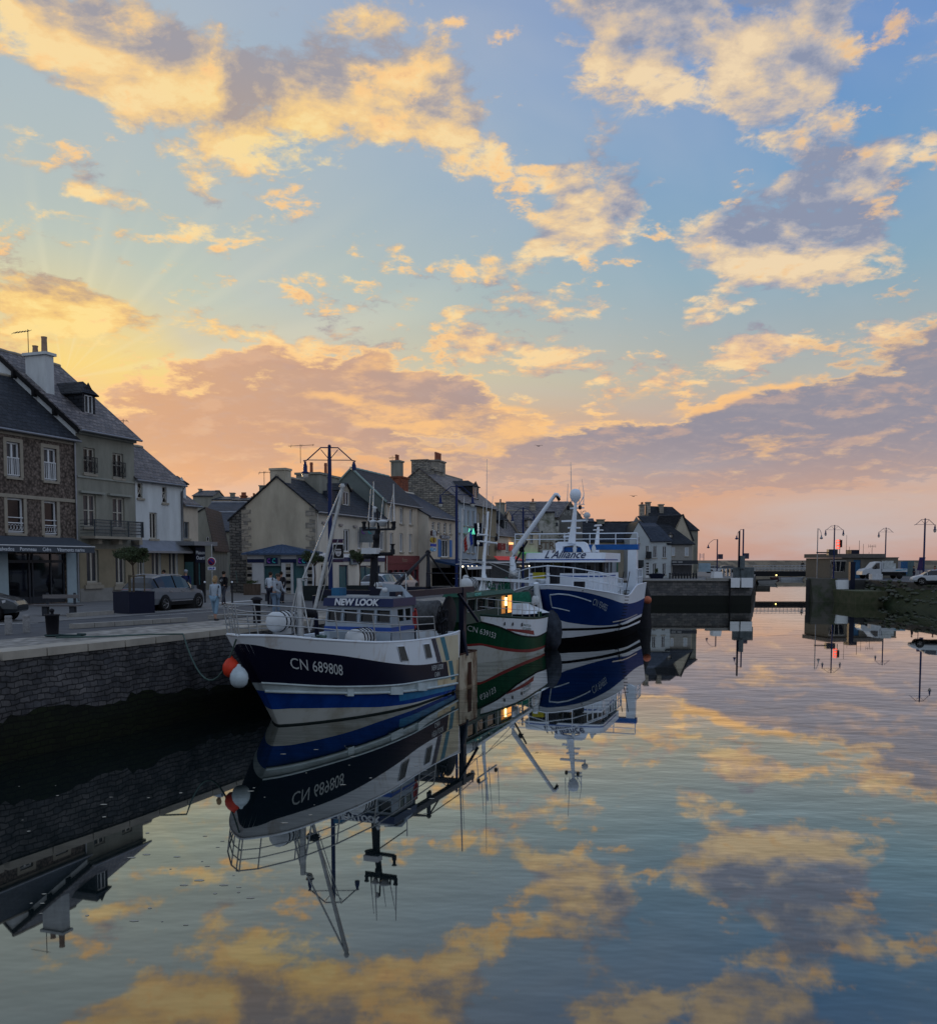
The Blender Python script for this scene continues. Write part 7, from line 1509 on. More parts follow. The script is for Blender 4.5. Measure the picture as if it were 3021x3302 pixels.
k.path([cq(1654, 1800), cq(1657, 1780), cq(1790, 1595)], [.15, .17, .11], 8); k.tube(cq(1655, 1850), cq(1652, 1795), .22, .16, n=8); k.path([cq(1789, 1596), cq(1797, 1594), cq(1805, 1604)], [.16, .1, .08], 6); cr = k.build('crane', hw3, N3)
k = MB(); k.path([cq(1797, 1600), cq(1803, 1612), cq(1800, 1618)], [.12, .1, .04], 6); k.tube(cq(1660, 1815), cq(1700, 1745), .06, n=6); k.path([cq(1675, 1773), cq(1688, 1775), cq(1680, 1765)], .12, 5); k.build('crane_hook', darkgear, cr)
zf = B3.bz(1740, 1866, .2)[1]; ba_, bb_ = B3.bz(1722, 1860, .2)[0], B3.bz(1760, 1860, .2)[0]; zt_f = B3.bz(1740, 1846, .2)[1]
crate_y = mat('crate_yellow', (.42, .36, .02), .5, var=.2, scale=5)
k = MB()
for i in range(2):
    for j in range(4):
        bb0 = ba_ + (bb_ - ba_) * i / 2; z0_ = zf + (zt_f - zf) * j / 4; k.hexa([B3.P(-.1, bb0, z0_), B3.P(-.1, bb0 + (bb_ - ba_) * .48, z0_), B3.P(.6, bb0 + (bb_ - ba_) * .48, z0_), B3.P(.6, bb0, z0_), B3.P(-.12, bb0 - .01, z0_ + (zt_f - zf) * .22), B3.P(-.12, bb0 + (bb_ - ba_) * .49, z0_ + (zt_f - zf) * .22), B3.P(.62, bb0 + (bb_ - ba_) * .49, z0_ + (zt_f - zf) * .22), B3.P(.62, bb0 - .01, z0_ + (zt_f - zf) * .22)])
tag(single(k, 'fish_crates', crate_y, 'stack of bright yellow fish crates on the foredeck of the big blue trawler', 'crates', B3.P(0, ba_, zf)), None, None)
k = MB(); bbox('', None, None, -.2, .6, B3.bz(1775, 1860, 0)[0], B3.bz(1798, 1860, 0)[0], zf - .3, zf + .75, B3, mb=k); k.build('tarpaulin_cover', darkgear, N3)
k = MB(); bbox('', None, None, -.9, -.3, B3.bz(1852, 1885, -.6)[0], B3.bz(1883, 1885, -.6)[0], 3.3, 3.85, B3, mb=k); k.build('winch', darkgear, N3)
k = MB(); k.path([cq(1642, 1862), cq(1642, 1835), cq(1675, 1835), cq(1678, 1865)], .05, 5); k.lathe(cq(1645, 1852), [(.02, 0), (.3, .02), (.3, .5), (.02, .52)], 12, 0, ef.to_track_quat('Z', 'Y').to_matrix()); k.build('windlass', galv, N3)
# ladder and hanging fenders at the quarter
k = MB()
for i in range(14):
    f = i / 13; p = B3.sk(B3.find(2018, 1900)[0], 3.2 - 2.6 * f, .05); k.box((-.18, -.03, -.02), (.18, .03, .02), 0, Matrix.Translation(p))
p0 = B3.sk(B3.find(2018, 1900)[0], 4.4, .0)
for dx_ in (-.18, .18): k.tube(p0 + Vector((dx_, 0, 0)), B3.sk(B3.find(2018, 1900)[0], .5, .05) + Vector((dx_, 0, 0)), .025, n=4)
k.build('side_ladder', darkgear, N3)
k = MB(); cc_ = atY(2073, 1950, 71.5)
k.lathe(cc_ + Vector((0, 0, -3.6)), [(.25, 0), (.55, .4), (.62, 1.6), (.55, 3.0), (.62, 4.2), (.35, 5.0), (.1, 5.3)], 14)
for i, v in enumerate(k.v): n_ = math.sin(i * 3.1) * .08; k.v[i] = (v[0] + n_, v[1], v[2] + n_)
k.build('hanging_nets', darkgear, N3)
p = atY(2088, 1935, 70); k = MB(); k.ball(p, .3); ob = single(k, 'round_buoy', mat('buoy_faded', (.45, .13, .07), .6), 'faded orange ball buoy hung off the stern of the big blue trawler', 'buoy', p); k = MB(); k.tube(p + Vector((0, 0, .28)), atY(2075, 1885, 71), .02, n=4); k.build('rope', ropem, ob)
# mooring lines from the other boats, floating flecks
def line(p, q, sag, r, label):
    k = MB(); k.path([p.lerp(q, i / 12) - Vector((0, 0, sag * 4 * (i / 12) * (1 - i / 12))) for i in range(13)], r, 5); single(k, 'mooring_rope', ropem, label, 'rope', p)
line(B1.P(8.6, -2.2, 2.4), Vector((-.6, 44.5, G0 + .05)), .5, .025, 'dark rope from the near trawler stern to the quay behind it')
line(B2.sk(.02, 2.4, 0, -1), Vector((-2.6, 44.8, G0 + .05)), .4, .025, 'dark rope from the green boat bow to the quay')
line(B3.sk(.03, 3.6, 0, -1), Vector((1.2, 57, G0 + .05)), .4, .03, 'dark rope from the big blue trawler bow to the quay')
k = MB()
for i in range(60):
    p = onz(rnd.uniform(60, 900), rnd.uniform(2520, 3000), .004) if i % 3 else onz(rnd.uniform(900, 1400), rnd.uniform(2400, 2700), .004); r_ = rnd.uniform(.015, .045); a_ = rnd.uniform(0, 3)
    k.face([p + Vector((r_ * math.cos(a_ + t_) * (2 if i % 2 else 1), r_ * math.sin(a_ + t_), 0)) for t_ in (0, 1.2, 2.5, 3.9, 5.1)])
tag(k.build('floating_debris', mat('fleck', (.35, .33, .27), .8)), None, None, kind='stuff')
# mooring line from the near trawler to the quay
k = MB(); A_, B_ = atY(590, 2041, 28.6), B1.sk(.005, 2.8, .02, -1); A_.z = G0 + .05
k.path([onz(180, 2056, G0 + .04), onz(330, 2053, G0 + .04), onz(480, 2046, G0 + .05), A_] + [A_.lerp(B_, i / 12) - Vector((0, 0, 1.3 * 4 * (i / 12) * (1 - i / 12))) for i in range(1, 13)], .028, 6)
single(k, 'mooring_rope', ropem, 'thin dark rope running over the quay edge to the trawler bow', 'rope', A_)

# ---------------------------------------------------------------- street lamps
def lamp_post(base, h, rz, label, group='blue two armed harbour lamps', right_globe=True, left_globe=True, s=1.0, globes=True):
    t_ = thing('street_lamp', label, 'street lamp', base, rz, group, world=False)
    k = MB(); k.path([(0, 0, 0), (0, 0, .9), (0, 0, h - .6), (0, 0, h)], [.13, .10, .085, .06], 10); k.lathe((0, 0, h), [(.07, 0), (.08, .04), (.03, .1)], 8); k.lathe((0, 0, 0), [(.2, 0), (.18, .15), (.14, .25), (.13, .5)], 12); k.build('pole', blue_post, t_)
    a = MB(); T_ = h - .03; E_ = T_ - .56
    for s_ in (-1, 1):
        a.path([(0, 0, T_), (s_ * .36 * s, 0, T_), (s_ * .95 * s, 0, E_ + .03), (s_ * 1.10 * s, 0, E_)], .028, 6); a.tube((0, 0, E_ + .04), (s_ * .92 * s, 0, E_ + .04), .018, n=5); a.tube((s_ * .06, 0, E_ + .12), (s_ * .36 * s, 0, T_ - .08), .018, n=5)
    a.build('bracket', blue_post, t_)
    for s_, gl_ in ((-1, left_globe), (1, right_globe)):
        k = MB(); c = (s_ * 1.02 * s, 0, E_ - .02)
        if gl_ is None: continue
        k.lathe(c, [(.02, -.52), (.19, -.50), (.18, -.46), (.09, -.42), (.09, -.2), (.05, -.08), (.05, 0)] if gl_ else [(.11, -.36), (.11, -.3), (.09, -.15), (.05, -.04), (.05, 0)], 12)
        hd = k.build('lantern_head', blue_post, t_)
        if gl_: k = MB(); k.lathe(c, [(.02, -.75), (.09, -.72), (.135, -.62), (.14, -.525)], 12); k.build('globe', globe_m, hd)
    return t_
globe_m = mat('lamp_globe', (.45, .45, .42), .1, spec=.8)
def lp(px, D_, ytop, **k):
    p = atY(px, ytop, D_); return Vector((p.x, D_, G0)), p.z - G0
b, h_ = lp(1062, 40, 1441); L1_ = lamp_post(b, h_, R(3), 'tall blue lamp post with one globe missing, rising behind the near trawler wheelhouse', right_globe=False)
b, h_ = lp(1472, 60, 1567); lamp_post(b, h_, R(0), 'blue lamp post in front of the cafe house with two globes')
b, h_ = lp(1687, 85, 1639); lamp_post(b, h_, R(-20), 'blue lamp post behind the white crane of the big trawler')
b, h_ = lp(2983, 96, 1674); lamp_post(b, h_, R(0), 'blue lamp post at the far right near the white car', left_globe=None)
b, h_ = lp(2691, 125, 1695); lamp_post(b, h_, R(0), 'blue lamp post with both globes behind the bridge control cabin signal', s=1.15)
b, h_ = lp(2857, 135, 1703); lamp_post(b, h_, R(10), 'blue lamp post rising behind the flat control building roof', right_globe=None, s=1.1)
# banner on the first lamp
bn = thing('lamp_banner', 'black and white portrait banner fixed to the tallest blue lamp post', 'banner', L1_.location + Vector((.3, 0, 3)))
p0, p1 = atY(1074, 1755, 39.8), atY(1108, 1801, 39.8)
k = MB(); k.box((p0.x, 39.8, p1.z), (p1.x, 39.83, p0.z)); bd = k.build('board', mat('banner_black', (.008, .008, .01), .6), bn)
k = MB(); k.box((p0.x - .05, 39.78, p0.z + .06), (p1.x - .02, 39.82, p0.z + .2)); k.box((p0.x - .0, 39.78, p1.z - .16), (p1.x - .03, 39.82, p1.z - .07)); k.build('caption_strip', mat('caption_purple', (.035, .015, .04), .6), bn)
cx, cz = (p0.x + p1.x) / 2, (p0.z + p1.z) / 2; k = MB()
k.prism([(cx + .13 * math.cos(t_), 39.79, cz - .02 + .19 * math.sin(t_)) for t_ in [i * math.pi / 8 for i in range(16)]], Vector((0, .009, 0))); k.build('portrait', mat('print_white', (.42, .42, .44), .7, var=.3, scale=9), bd)
k = MB(); k.box((cx - .12, 39.775, cz + .02), (cx + .12, 39.785, cz + .05)); k.box((cx - .13, 39.775, cz + .11), (cx + .13, 39.785, cz + .2)); k.box((cx - .06, 39.775, cz - .12), (cx + .06, 39.785, cz - .1)); k.build('portrait_shade', mat('banner_black', (0, 0, 0)), bd)
k = MB(); fr_ = [(p0.x, 39.78, p0.z), (p1.x, 39.78, p0.z), (p1.x, 39.78, p1.z), (p0.x, 39.78, p1.z)]; k.path(fr_ + [fr_[0]], .02, 4); k.build('border', pvc, bd)
k = MB(); k.tube((b.x * 0 + L1_.location.x, 40, p0.z + .2), (p1.x, 39.85, p0.z + .2), .02, n=4); k.tube((L1_.location.x, 40, p1.z - .1), (p1.x, 39.85, p1.z - .1), .02, n=4); k.build('bracket', blue_post, bn)

# ---------------------------------------------------------------- vehicles
tyre = mat('tyre', (.012, .012, .013), .85); rimm = mat('alloy_rim', (.45, .46, .48), .3, .8); headl = mat('headlight', (.5, .52, .55), .1, spec=.8); cglass = mat('car_glass', (.012, .014, .018), .05, spec=.9)
def wheel(par, x, y, r=.34, w_=.24):
    M = Matrix.Translation((x, y, r)) @ Matrix.Rotation(R(90) * (1 if y > 0 else -1), 4, 'X')
    k = MB(); k.lathe((0, 0, 0), [(r * .66, -w_ / 2), (r * .95, -w_ / 2), (r, -w_ * .35), (r, w_ * .35), (r * .95, w_ / 2), (r * .66, w_ / 2), (r * .62, .02)], 20); k.xf(M @ Matrix.Rotation(R(180), 4, 'X')); wh_ = k.build('wheel', tyre, par)
    k = MB(); k.lathe((0, 0, 0), [(r * .66, .09), (r * .64, .12), (r * .60, .07)], 18)
    for i in range(5):
        a_ = i * 2 * math.pi / 5; d_ = Vector((math.cos(a_), math.sin(a_), 0)); s_ = Vector((-d_.y, d_.x, 0)); z_ = Vector((0, 0, .10))
        k.hexa([d_ * .03 + s_ * .04, d_ * r * .62 + s_ * .025, d_ * r * .62 - s_ * .025, d_ * .03 - s_ * .04] + [q + z_ for q in (d_ * .03 + s_ * .04, d_ * r * .62 + s_ * .025, d_ * r * .62 - s_ * .025, d_ * .03 - s_ * .04)])
    k.xf(M @ Matrix.Rotation(R(180), 4, 'X')); k.build('rim', rimm, wh_)
SUV = [ # x, z low, z belt, half width, z roof, roof half width
 (-2.22, .45, .95, .78, .96, .70), (-2.15, .35, 1.02, .86, 1.05, .74), (-2.0, .30, 1.06, .90, 1.30, .64), (-1.75, .30, 1.07, .92, 1.52, .60), (-1.2, .28, 1.05, .93, 1.62, .62), (-.4, .26, 1.03, .93, 1.645, .64), (.3, .26, 1.01, .93, 1.60, .64), (.75, .26, .99, .93, 1.40, .66), (1.15, .28, .985, .92, 1.07, .72), (1.4, .30, .95, .91, .985, .74), (1.85, .33, .86, .86, .90, .66), (2.1, .36, .74, .78, .78, .55), (2.2, .42, .62, .66, .64, .45)]
HATCH = [(x * .92, a * .95, b * .93, c * .93, d * .90 if d > 1.1 else d * .93, e * .93) for x, a, b, c, d, e in SUV]
def car(label, loc, rz, paint, prof=SUV, name='parked_car', group=None, detail=True):
    t_ = thing(name, label, 'car', loc, rz, group, world=False); k = MB(); n = len(prof); rows = []
    for (x, zl, zb, hw, zr, rw) in prof:
        half = [(0, zl), (hw * .9, zl), (hw, zl + (zb - zl) * .35), (hw * .985, zl + (zb - zl) * .75), (hw * .95, zb), (rw, zr - .03 if zr > zb + .1 else zr), (rw * .75, zr), (0, zr + .01)]
        rows.append([Vector((x, y, z)) for y, z in half] + [Vector((x, -y, z)) for y, z in half[-2:0:-1]])
    m_ = len(rows[0])
    for i in range(n - 1):
        for j in range(m_):
            j2 = (j + 1) % m_; tall = prof[i][4] > prof[i][2] + .12 or prof[i + 1][4] > prof[i + 1][2] + .12
            screen = tall and abs(prof[i][4] - prof[i + 1][4]) > .16
            gl_ = tall and (j in (4, 9)) or (screen and j in (5, 6, 7, 8))
            k.face([rows[i][j], rows[i + 1][j], rows[i + 1][j2], rows[i][j2]], 1 if gl_ else 0, True)
    k.face(rows[0], 0); k.face(rows[-1][::-1], 0)
    bd_ = k.build('body', [paint, cglass], t_); w0, w1 = prof[0][0] + .88, prof[-1][0] - .82; hw = prof[5][3]
    k = MB()
    for x in (w0, w1):
        for s_ in (-1, 1):
            k.lathe((0, 0, 0), [(.02, 0), (.40, 0), (.40, .06), (.02, .06)], 18, 0, None); st_ = len(k.v) - 18 * 4
            k.xf(Matrix.Translation((x, s_ * (hw - .05), .36)) @ Matrix.Rotation(-s_ * R(90), 4, 'X'), st_)
    for s_ in (-1, 1): k.box((w0 + .4, s_ * hw - .03 if s_ > 0 else -hw - .005, prof[5][1] - .02), (w1 - .4, s_ * hw + .005 if s_ > 0 else -hw + .03, prof[5][1] + .16))
    k.build('wheel_arch', tyre, bd_)
    for x in (w0, w1):
        for s_ in (-1, 1): wheel(t_, x, s_ * (hw - .09))
    k = MB()
    for s_ in (-1, 1):
        for i in range(3, 8):   # pillars and window line
            a_, b_ = rows[i][4], rows[i][5]
            if i in (3, 5, 7): p, q = a_.copy(), b_.copy(); p.y *= s_ * 1.003; q.y *= s_ * 1.003; k.tube(p, q, .028, n=5)
    k.build('pillar', tyre if detail else paint, bd_)
    if detail:
        for s_ in (-1, 1):
            k = MB(); p = rows[8][4]; k.box((p.x - .35, s_ * .93 - .02 if s_ > 0 else -1.08, p.z - .02), (p.x - .15, 1.08 if s_ > 0 else -.91, p.z + .14)); k.build('wing_mirror', paint, t_)
            k = MB(); k.hexa([Vector(v) for v in ((2.0, s_ * .5, .68), (2.12, s_ * .5, .70), (1.85, s_ * .84, .74), (1.75, s_ * .86, .72), (2.0, s_ * .5, .80), (2.10, s_ * .5, .80), (1.82, s_ * .85, .84), (1.72, s_ * .87, .82))]); k.build('headlight', headl, t_)
            k = MB(); k.box((prof[0][0] + .02, s_ * .55 - .2, .92), (prof[0][0] + .16, s_ * .55 + .2, 1.0)); k.build('tail_light', red_p, t_)
            k = MB(); k.path([rows[i][4] * 1.0 + Vector((0, (s_ - 1) * rows[i][4].y, 0)) for i in range(3, 9)], .014, 4); k.path([Vector((x, s_ * .62, z)) for x, z in ((-1.5, 1.62), (-.9, 1.68), (0, 1.66), (.45, 1.6))], .018, 4); k.build('chrome_trim', rimm, bd_)
            k = MB(); k.box((w0 + .5, s_ * hw - .004 if s_ > 0 else -hw - .012, .42), (w1 - .5, s_ * hw + .012 if s_ > 0 else -hw + .004, .46)); k.build('sill_trim', rimm, bd_)
            for x in (.1, -.85): k = MB(); k.box((x - .1, s_ * (hw - .01) if s_ > 0 else -hw - .02, .88), (x + .1, hw + .02 if s_ > 0 else -(hw - .01), .91)); k.build('door_handle', rimm, bd_)
    return t_
paint_g = mat('car_paint_grey', (.13, .145, .165), .4, 0, coat=.3, var=.05); paint_d = mat('car_paint_dark', (.03, .038, .045), .25, .4, coat=.3, var=.05); paint_w = mat('car_paint_white', (.44, .47, .50), .3, coat=0, var=.05); paint_s = mat('car_paint_silver', (.36, .38, .40), .3, .5, coat=0, var=.05)
quay_ang = math.atan2(1, .36)
c_ = onz(560, 1974, G0); car('grey metallic family car parked beside the blue planter', Vector((-14.5, 44.9, G0 - .01)), math.atan2(1, .30), paint_g)
p = onz(10, 2003, G0); car('dark teal car of which only the nose shows at the left edge', Vector((p.x - 1.45, p.y - .2, G0 - .01)), R(8), paint_d)
GRP = 'small far off cars'
for px_, D_, rz_, pt_, lab in ((1232, 62, 1.3, paint_w, 'white car parked by the burgundy restaurant behind the wheelhouse mast'), (1290, 68, 1.3, paint_s, 'silver car parked right of the white one near the burgundy restaurant')):
    q = atY(px_, 1815, D_); car(lab, Vector((q.x, D_, G0)), rz_, pt_, HATCH, group='cars parked along the restaurants', detail=False)
for px_, D_, rz_, pt_, lab in ((3010, 93, 2.9, paint_w, 'white car cut by the right edge of the picture'), (2306, 190, .1, paint_w, 'white car on the far quay left of the bridge machinery'), (2350, 200, .1, paint_d, 'dark car on the far quay beside the white one'), (2672, 190, .1, paint_w, 'white car beyond the bridge near the control cabin')):
    q = atY(px_, 1815, D_); car(lab, Vector((q.x, D_, G0)), rz_, pt_, HATCH, group=GRP, detail=False)

# ---------------------------------------------------------------- people
skin = mat('skin', (.35, .20, .14), .6, var=.1)
def skinned(edges, name, m_, parent, sub=1):
    """edges: chains of (x,y,z,r); first point of the first chain is the root"""
    vs, es, rs, idx = [], [], [], {}
    for ch in edges:
        prev = None
        for (x, y, z, r_) in ch:
            key = (round(x, 4), round(y, 4), round(z, 4))
            if key not in idx: idx[key] = len(vs); vs.append((x, y, z)); rs.append(r_)
            i = idx[key]
            if prev is not None and prev != i: es.append((prev, i))
            prev = i
    me = bpy.data.meshes.new('s'); me.from_pydata(vs, es, []); me.update(); o = bpy.data.objects.new('s', me); COL.objects.link(o)
    md = o.modifiers.new('k', 'SKIN'); sv = me.skin_vertices[0].data
    for i, r_ in enumerate(rs): sv[i].radius = (r_, r_) if not isinstance(r_, tuple) else r_
    sv[0].use_root = True
    s2 = o.modifiers.new('u', 'SUBSURF'); s2.levels = sub; s2.render_levels = sub
    dg = bpy.context.evaluated_depsgraph_get(); m2 = bpy.data.meshes.new_from_object(o.evaluated_get(dg)); bpy.data.objects.remove(o); bpy.data.meshes.remove(me)
    m2.name = name; m2.materials.clear(); m2.materials.append(m_)
    for p_ in m2.polygons: p_.use_smooth = True; p_.material_index = 0
    ob_ = bpy.data.objects.new(name, m2); COL.objects.link(ob_); ob_.parent = parent; ORG[ob_.name] = Vector((0, 0, 0)); return ob_
def person(label, loc, rz, h=1.74, top=(.1, .1, .1), legs=(.05, .06, .1), hair=(.05, .035, .02), long_=False, step=.12, arms=((.1, .0), (-.1, .0)), bald=False, cap=None, hood=False, stoop=.03, cropped=False, fem=False, crossed=False, motif=False):
    t_ = thing('person', label, 'person', loc, rz, 'people on the quay', world=False); s = h / 1.75
    sw = .17 if fem else .20; hp = .10; L = lambda *c: tuple(v * s for v in c)
    st = stoop; hd = (st * 2.2, 0, 1.63); nk = (st * 1.6, 0, 1.46); ch_ = (st * 1.1, 0, 1.28); wa = (st * .3, 0, 1.06); pv = (0, 0, .93)
    tor = [L(*pv, .135), L(*wa, .115 if fem else .125), L(*ch_, .15), L(nk[0] * .8, 0, 1.40, .09), L(*nk, .055), L(hd[0], 0, 1.54, .075), L(*hd, .092), L(hd[0] + .005, 0, 1.70, .08)]
    chains = [tor]; armc, legc, shoes = [], [], []
    for s_, (fx, bend) in zip((1, -1), arms):
        sh = (st * 1.2, s_ * sw, 1.40); elb = (st + fx * .6, s_ * (sw + .06), 1.13)
        wr = (st + fx * .6 + fx * .8 + bend * .2, s_ * (sw + .05 - bend * .16), .90 + bend * .22); hnd = (wr[0] + fx * .2 + bend * .06, wr[1] - s_ * bend * .05, wr[2] - .09 + bend * .05)
        ac_ = [L(st * 1.1, 0, 1.36, .11), L(*sh, .062), L(*elb, .046), L(*wr, .028)]; chains.append([L(st * 1.1, 0, 1.36, .11)] + ac_[1:] + [L(*hnd, .034)]); armc.append(ac_)
        for f in range(5):
            dy = (f - 2) * .016; ln_ = (.055, .075, .08, .075, .05)[f]
            if f == 0: chains.append([L(*wr, .028), L(wr[0] + .045, wr[1] + s_ * .0, wr[2] - .05, .011), L(wr[0] + .06, wr[1], wr[2] - .085, .009)])
            else: chains.append([L(*hnd, .034), L(hnd[0] + dy, hnd[1], hnd[2] - ln_ * .6, .010), L(hnd[0] + dy + .01, hnd[1] - s_ * .012, hnd[2] - ln_, .008)])
    for s_ in (1, -1):
        f = s_ * step; hip = (0, s_ * hp, .88); kn = (f * .55 + .02, s_ * hp * 1.0, .50); an = (f * 1.1, s_ * hp * .95, .09); toe = (f * 1.1 + .15, s_ * (hp + .02), .035)
        chains.append([L(*pv, .135), L(*hip, .09), L(*kn, .06), L(*an, .036), L(*toe, .03)]); legc.append([L(*pv, .145), L(*hip, .105), L(*kn, .075), L(*(an if not cropped else (f * .95, s_ * hp, .24)), .055)])
        shoes.append([L(an[0] - .05, an[1], .045, .048), L(*toe, .045), L(toe[0] + .07, toe[1], .03, .032)])
    skinned(chains, 'body', skin, t_)
    cl_t = mat('cloth_%d_%d_%d' % tuple(int(v * 999) for v in top), top, .9, var=.2, scale=6, bump=.2); cl_l = mat('cloth_%d_%d_%d' % tuple(int(v * 999) for v in legs), legs, .9, var=.2, scale=6, bump=.2)
    tt_ = [L(0, 0, .86, .15), L(st * .3, 0, 1.04, .137), L(*ch_, .168), L(nk[0] * .8, 0, 1.40, .10), L(nk[0], 0, 1.44, .07)]
    tc_ = [tt_] + [[L(nk[0] * .8, 0, 1.40, .10)] + [(x, y, z, r_ + .016 * s) for x, y, z, r_ in a_[1:]] for a_ in armc]
    tp = skinned(tc_, 'jacket' if hood else 'shirt', cl_t, t_)
    skinned(legc, 'trousers', cl_l, t_)
    for q in shoes: skinned([q], 'shoe', mat('shoe_dark', (.03, .03, .035), .7), t_)
    if hood: k = MB(); k.lathe(L(nk[0] - .07, 0, 1.40), [(.02, 0), (.12 * s, .02), (.13 * s, .08), (.08 * s, .13)], 12); k.build('hood', cl_t, tp)
    if not bald:
        k = MB(); k.ball(L(hd[0] - .018, 0, 1.665), .105 * s, 14, 0, (1, .93, 1.0 if not long_ else 1.1))
        if long_: k.ball(L(hd[0] - .06, 0, 1.58), .09 * s, 12, 0, (1, 1.05, 1.2))
        k.build('hair', mat('hair_%d' % int(hair[0] * 999), hair, .8, var=.4, scale=20, bump=.3), t_)
    if cap: k = MB(); k.lathe(L(hd[0], 0, 1.69), [(.11 * s, 0), (.115 * s, .03), (.10 * s, .08), (.05 * s, .11), (.01, .115)], 14); k.box(L(hd[0] + .05, -.07, 1.69), L(hd[0] + .19, .07, 1.705)); k.build('cap', mat('cap_%d' % int(cap[0] * 999), cap, .8), t_)
    k = MB()   # face
    k.ball(L(hd[0] + .098, 0, 1.62), .018 * s, 8, 0, (1, .8, 1.3)); 
    for s_ in (1, -1): k.ball(L(hd[0] + .0, s_ * .093, 1.62), .026 * s, 8, 0, (.7, .4, 1.2))
    k.build('face_features', skin, t_); k = MB()
    for s_ in (1, -1): k.ball(L(hd[0] + .085, s_ * .032, 1.645), .012 * s, 8)
    k.box(L(hd[0] + .083, -.024, 1.575), L(hd[0] + .094, .024, 1.582)); k.build('eyes_and_mouth', mat('eye_dark', (.04, .02, .02), .5), t_)
    if motif: k = MB(); k.path([L(st * 1.1 - .175, .07 * math.cos(x), 1.27 + .07 * math.sin(x)) for x in [i * math.pi / 6 for i in range(13)]], .006, 4); k.box(L(-.19, -.045, 1.265), L(-.17, .045, 1.285)); k.build('back_print', letter_w, tp)
    return t_
def foot(px, py): p = onz(px, py, G0); return p
person('woman with blond hair in a pale top and cropped light blue jeans walking away', foot(694, 2001), R(75), 1.70, (.30, .36, .42), (.17, .27, .36), (.30, .20, .10), long_=True, step=.14, arms=((.1, .0), (-.05, .0)), cropped=True, fem=True)
person('person in black T-shirt with a round back print walking towards the alley', foot(721, 1950), R(65), 1.76, (.010, .010, .012), (.05, .055, .07), (.02, .015, .01), step=.2, arms=((.2, .3), (-.1, .1)), motif=True)
person('person in long navy coat and pale cap by the black restaurant front', Vector((atY(598, 1815, 54).x, 54, G0)), R(100), 1.76, (.012, .018, .07), (.02, .02, .04), (.2, .2, .2), cap=(.25, .28, .33), step=.05)
person('dark haired person in black seen over the roof of the grey car', Vector((atY(531, 1815, 55.5).x, 55.5, G0)), R(190), 1.78, (.014, .013, .015), (.03, .03, .04), (.015, .012, .01), step=.05)
person('man in grey hoodie and light jeans standing behind the trawler bow rail', foot(890, 1992), R(-20), 1.78, (.28, .31, .35), (.13, .19, .27), (.06, .045, .035), hood=True, step=.05, arms=((.12, .5), (.12, .5)), stoop=.06)
person('person in white shirt and dark trousers at the bank cash machine', foot(871, 1958), R(75), 1.75, (.45, .50, .56), (.02, .022, .035), (.03, .02, .015), step=.04, arms=((.1, .9), (.1, .9)), stoop=.05)
person('person in dark clothes beside the bank corner, partly hidden by the hoodie man', foot(907, 1945), R(80), 1.72, (.02, .02, .025), (.02, .02, .03), (.02, .02, .02), step=.05)
for px_, D_, lab in ((2588, 178, 'dark clad person on the bridge left of another'), (2605, 180, 'darker broader person on the bridge right of the first')):
    person(lab, Vector((atY(px_, 1815, D_).x, D_, G0 + .6)), R(90), 1.75, (.02, .02, .02), (.02, .02, .03))
for px_, D_, lab in ((2948, 118, 'person in dark clothes standing beyond the far right lamp'), (3016, 118, 'person in red top standing at the right edge')):
    person(lab, Vector((atY(px_, 1815, D_).x, D_, G0)), R(150), 1.75, (.02, .025, .035) if px_ < 3000 else (.2, .04, .03), (.03, .03, .05))

# ---------------------------------------------------------------- quay furniture
leafm = mat('olive_leaves', (.030, .045, .022), .7, c2=(.075, .095, .045), scale=2.5, var=.3); barkm = mat('bark', (.08, .06, .045), .9)
def crown(name, parent, c, rx, ry, rz, n, m_=leafm, ls=.05, seed=1):
    r_ = random.Random(seed); k = MB(); cl = [(Vector((r_.uniform(-1, 1), r_.uniform(-1, 1), r_.uniform(-.8, .8))), r_.uniform(.25, .5)) for _ in range(16)]
    for i in range(n):
        q, s_ = r_.choice(cl); v = Vector((r_.gauss(0, 1), r_.gauss(0, 1), r_.gauss(0, 1))).normalized() * s_ * (r_.random() ** .4); p = q * .68 + v
        if p.length > 1.15: continue
        p = Vector((p.x * rx, p.y * ry, p.z * rz)) + Vector(c); d_ = Vector((r_.uniform(-1, 1), r_.uniform(-1, 1), r_.uniform(-.6, 1))).normalized(); e_ = d_.cross(Vector((r_.uniform(-1, 1), r_.uniform(-1, 1), .3))).normalized(); l = ls * r_.uniform(.7, 1.5)
        k.face([p - e_ * l * .35, p + d_ * l, p + e_ * l * .35, p - d_ * l * .6])
    return k.build(name, m_, parent)
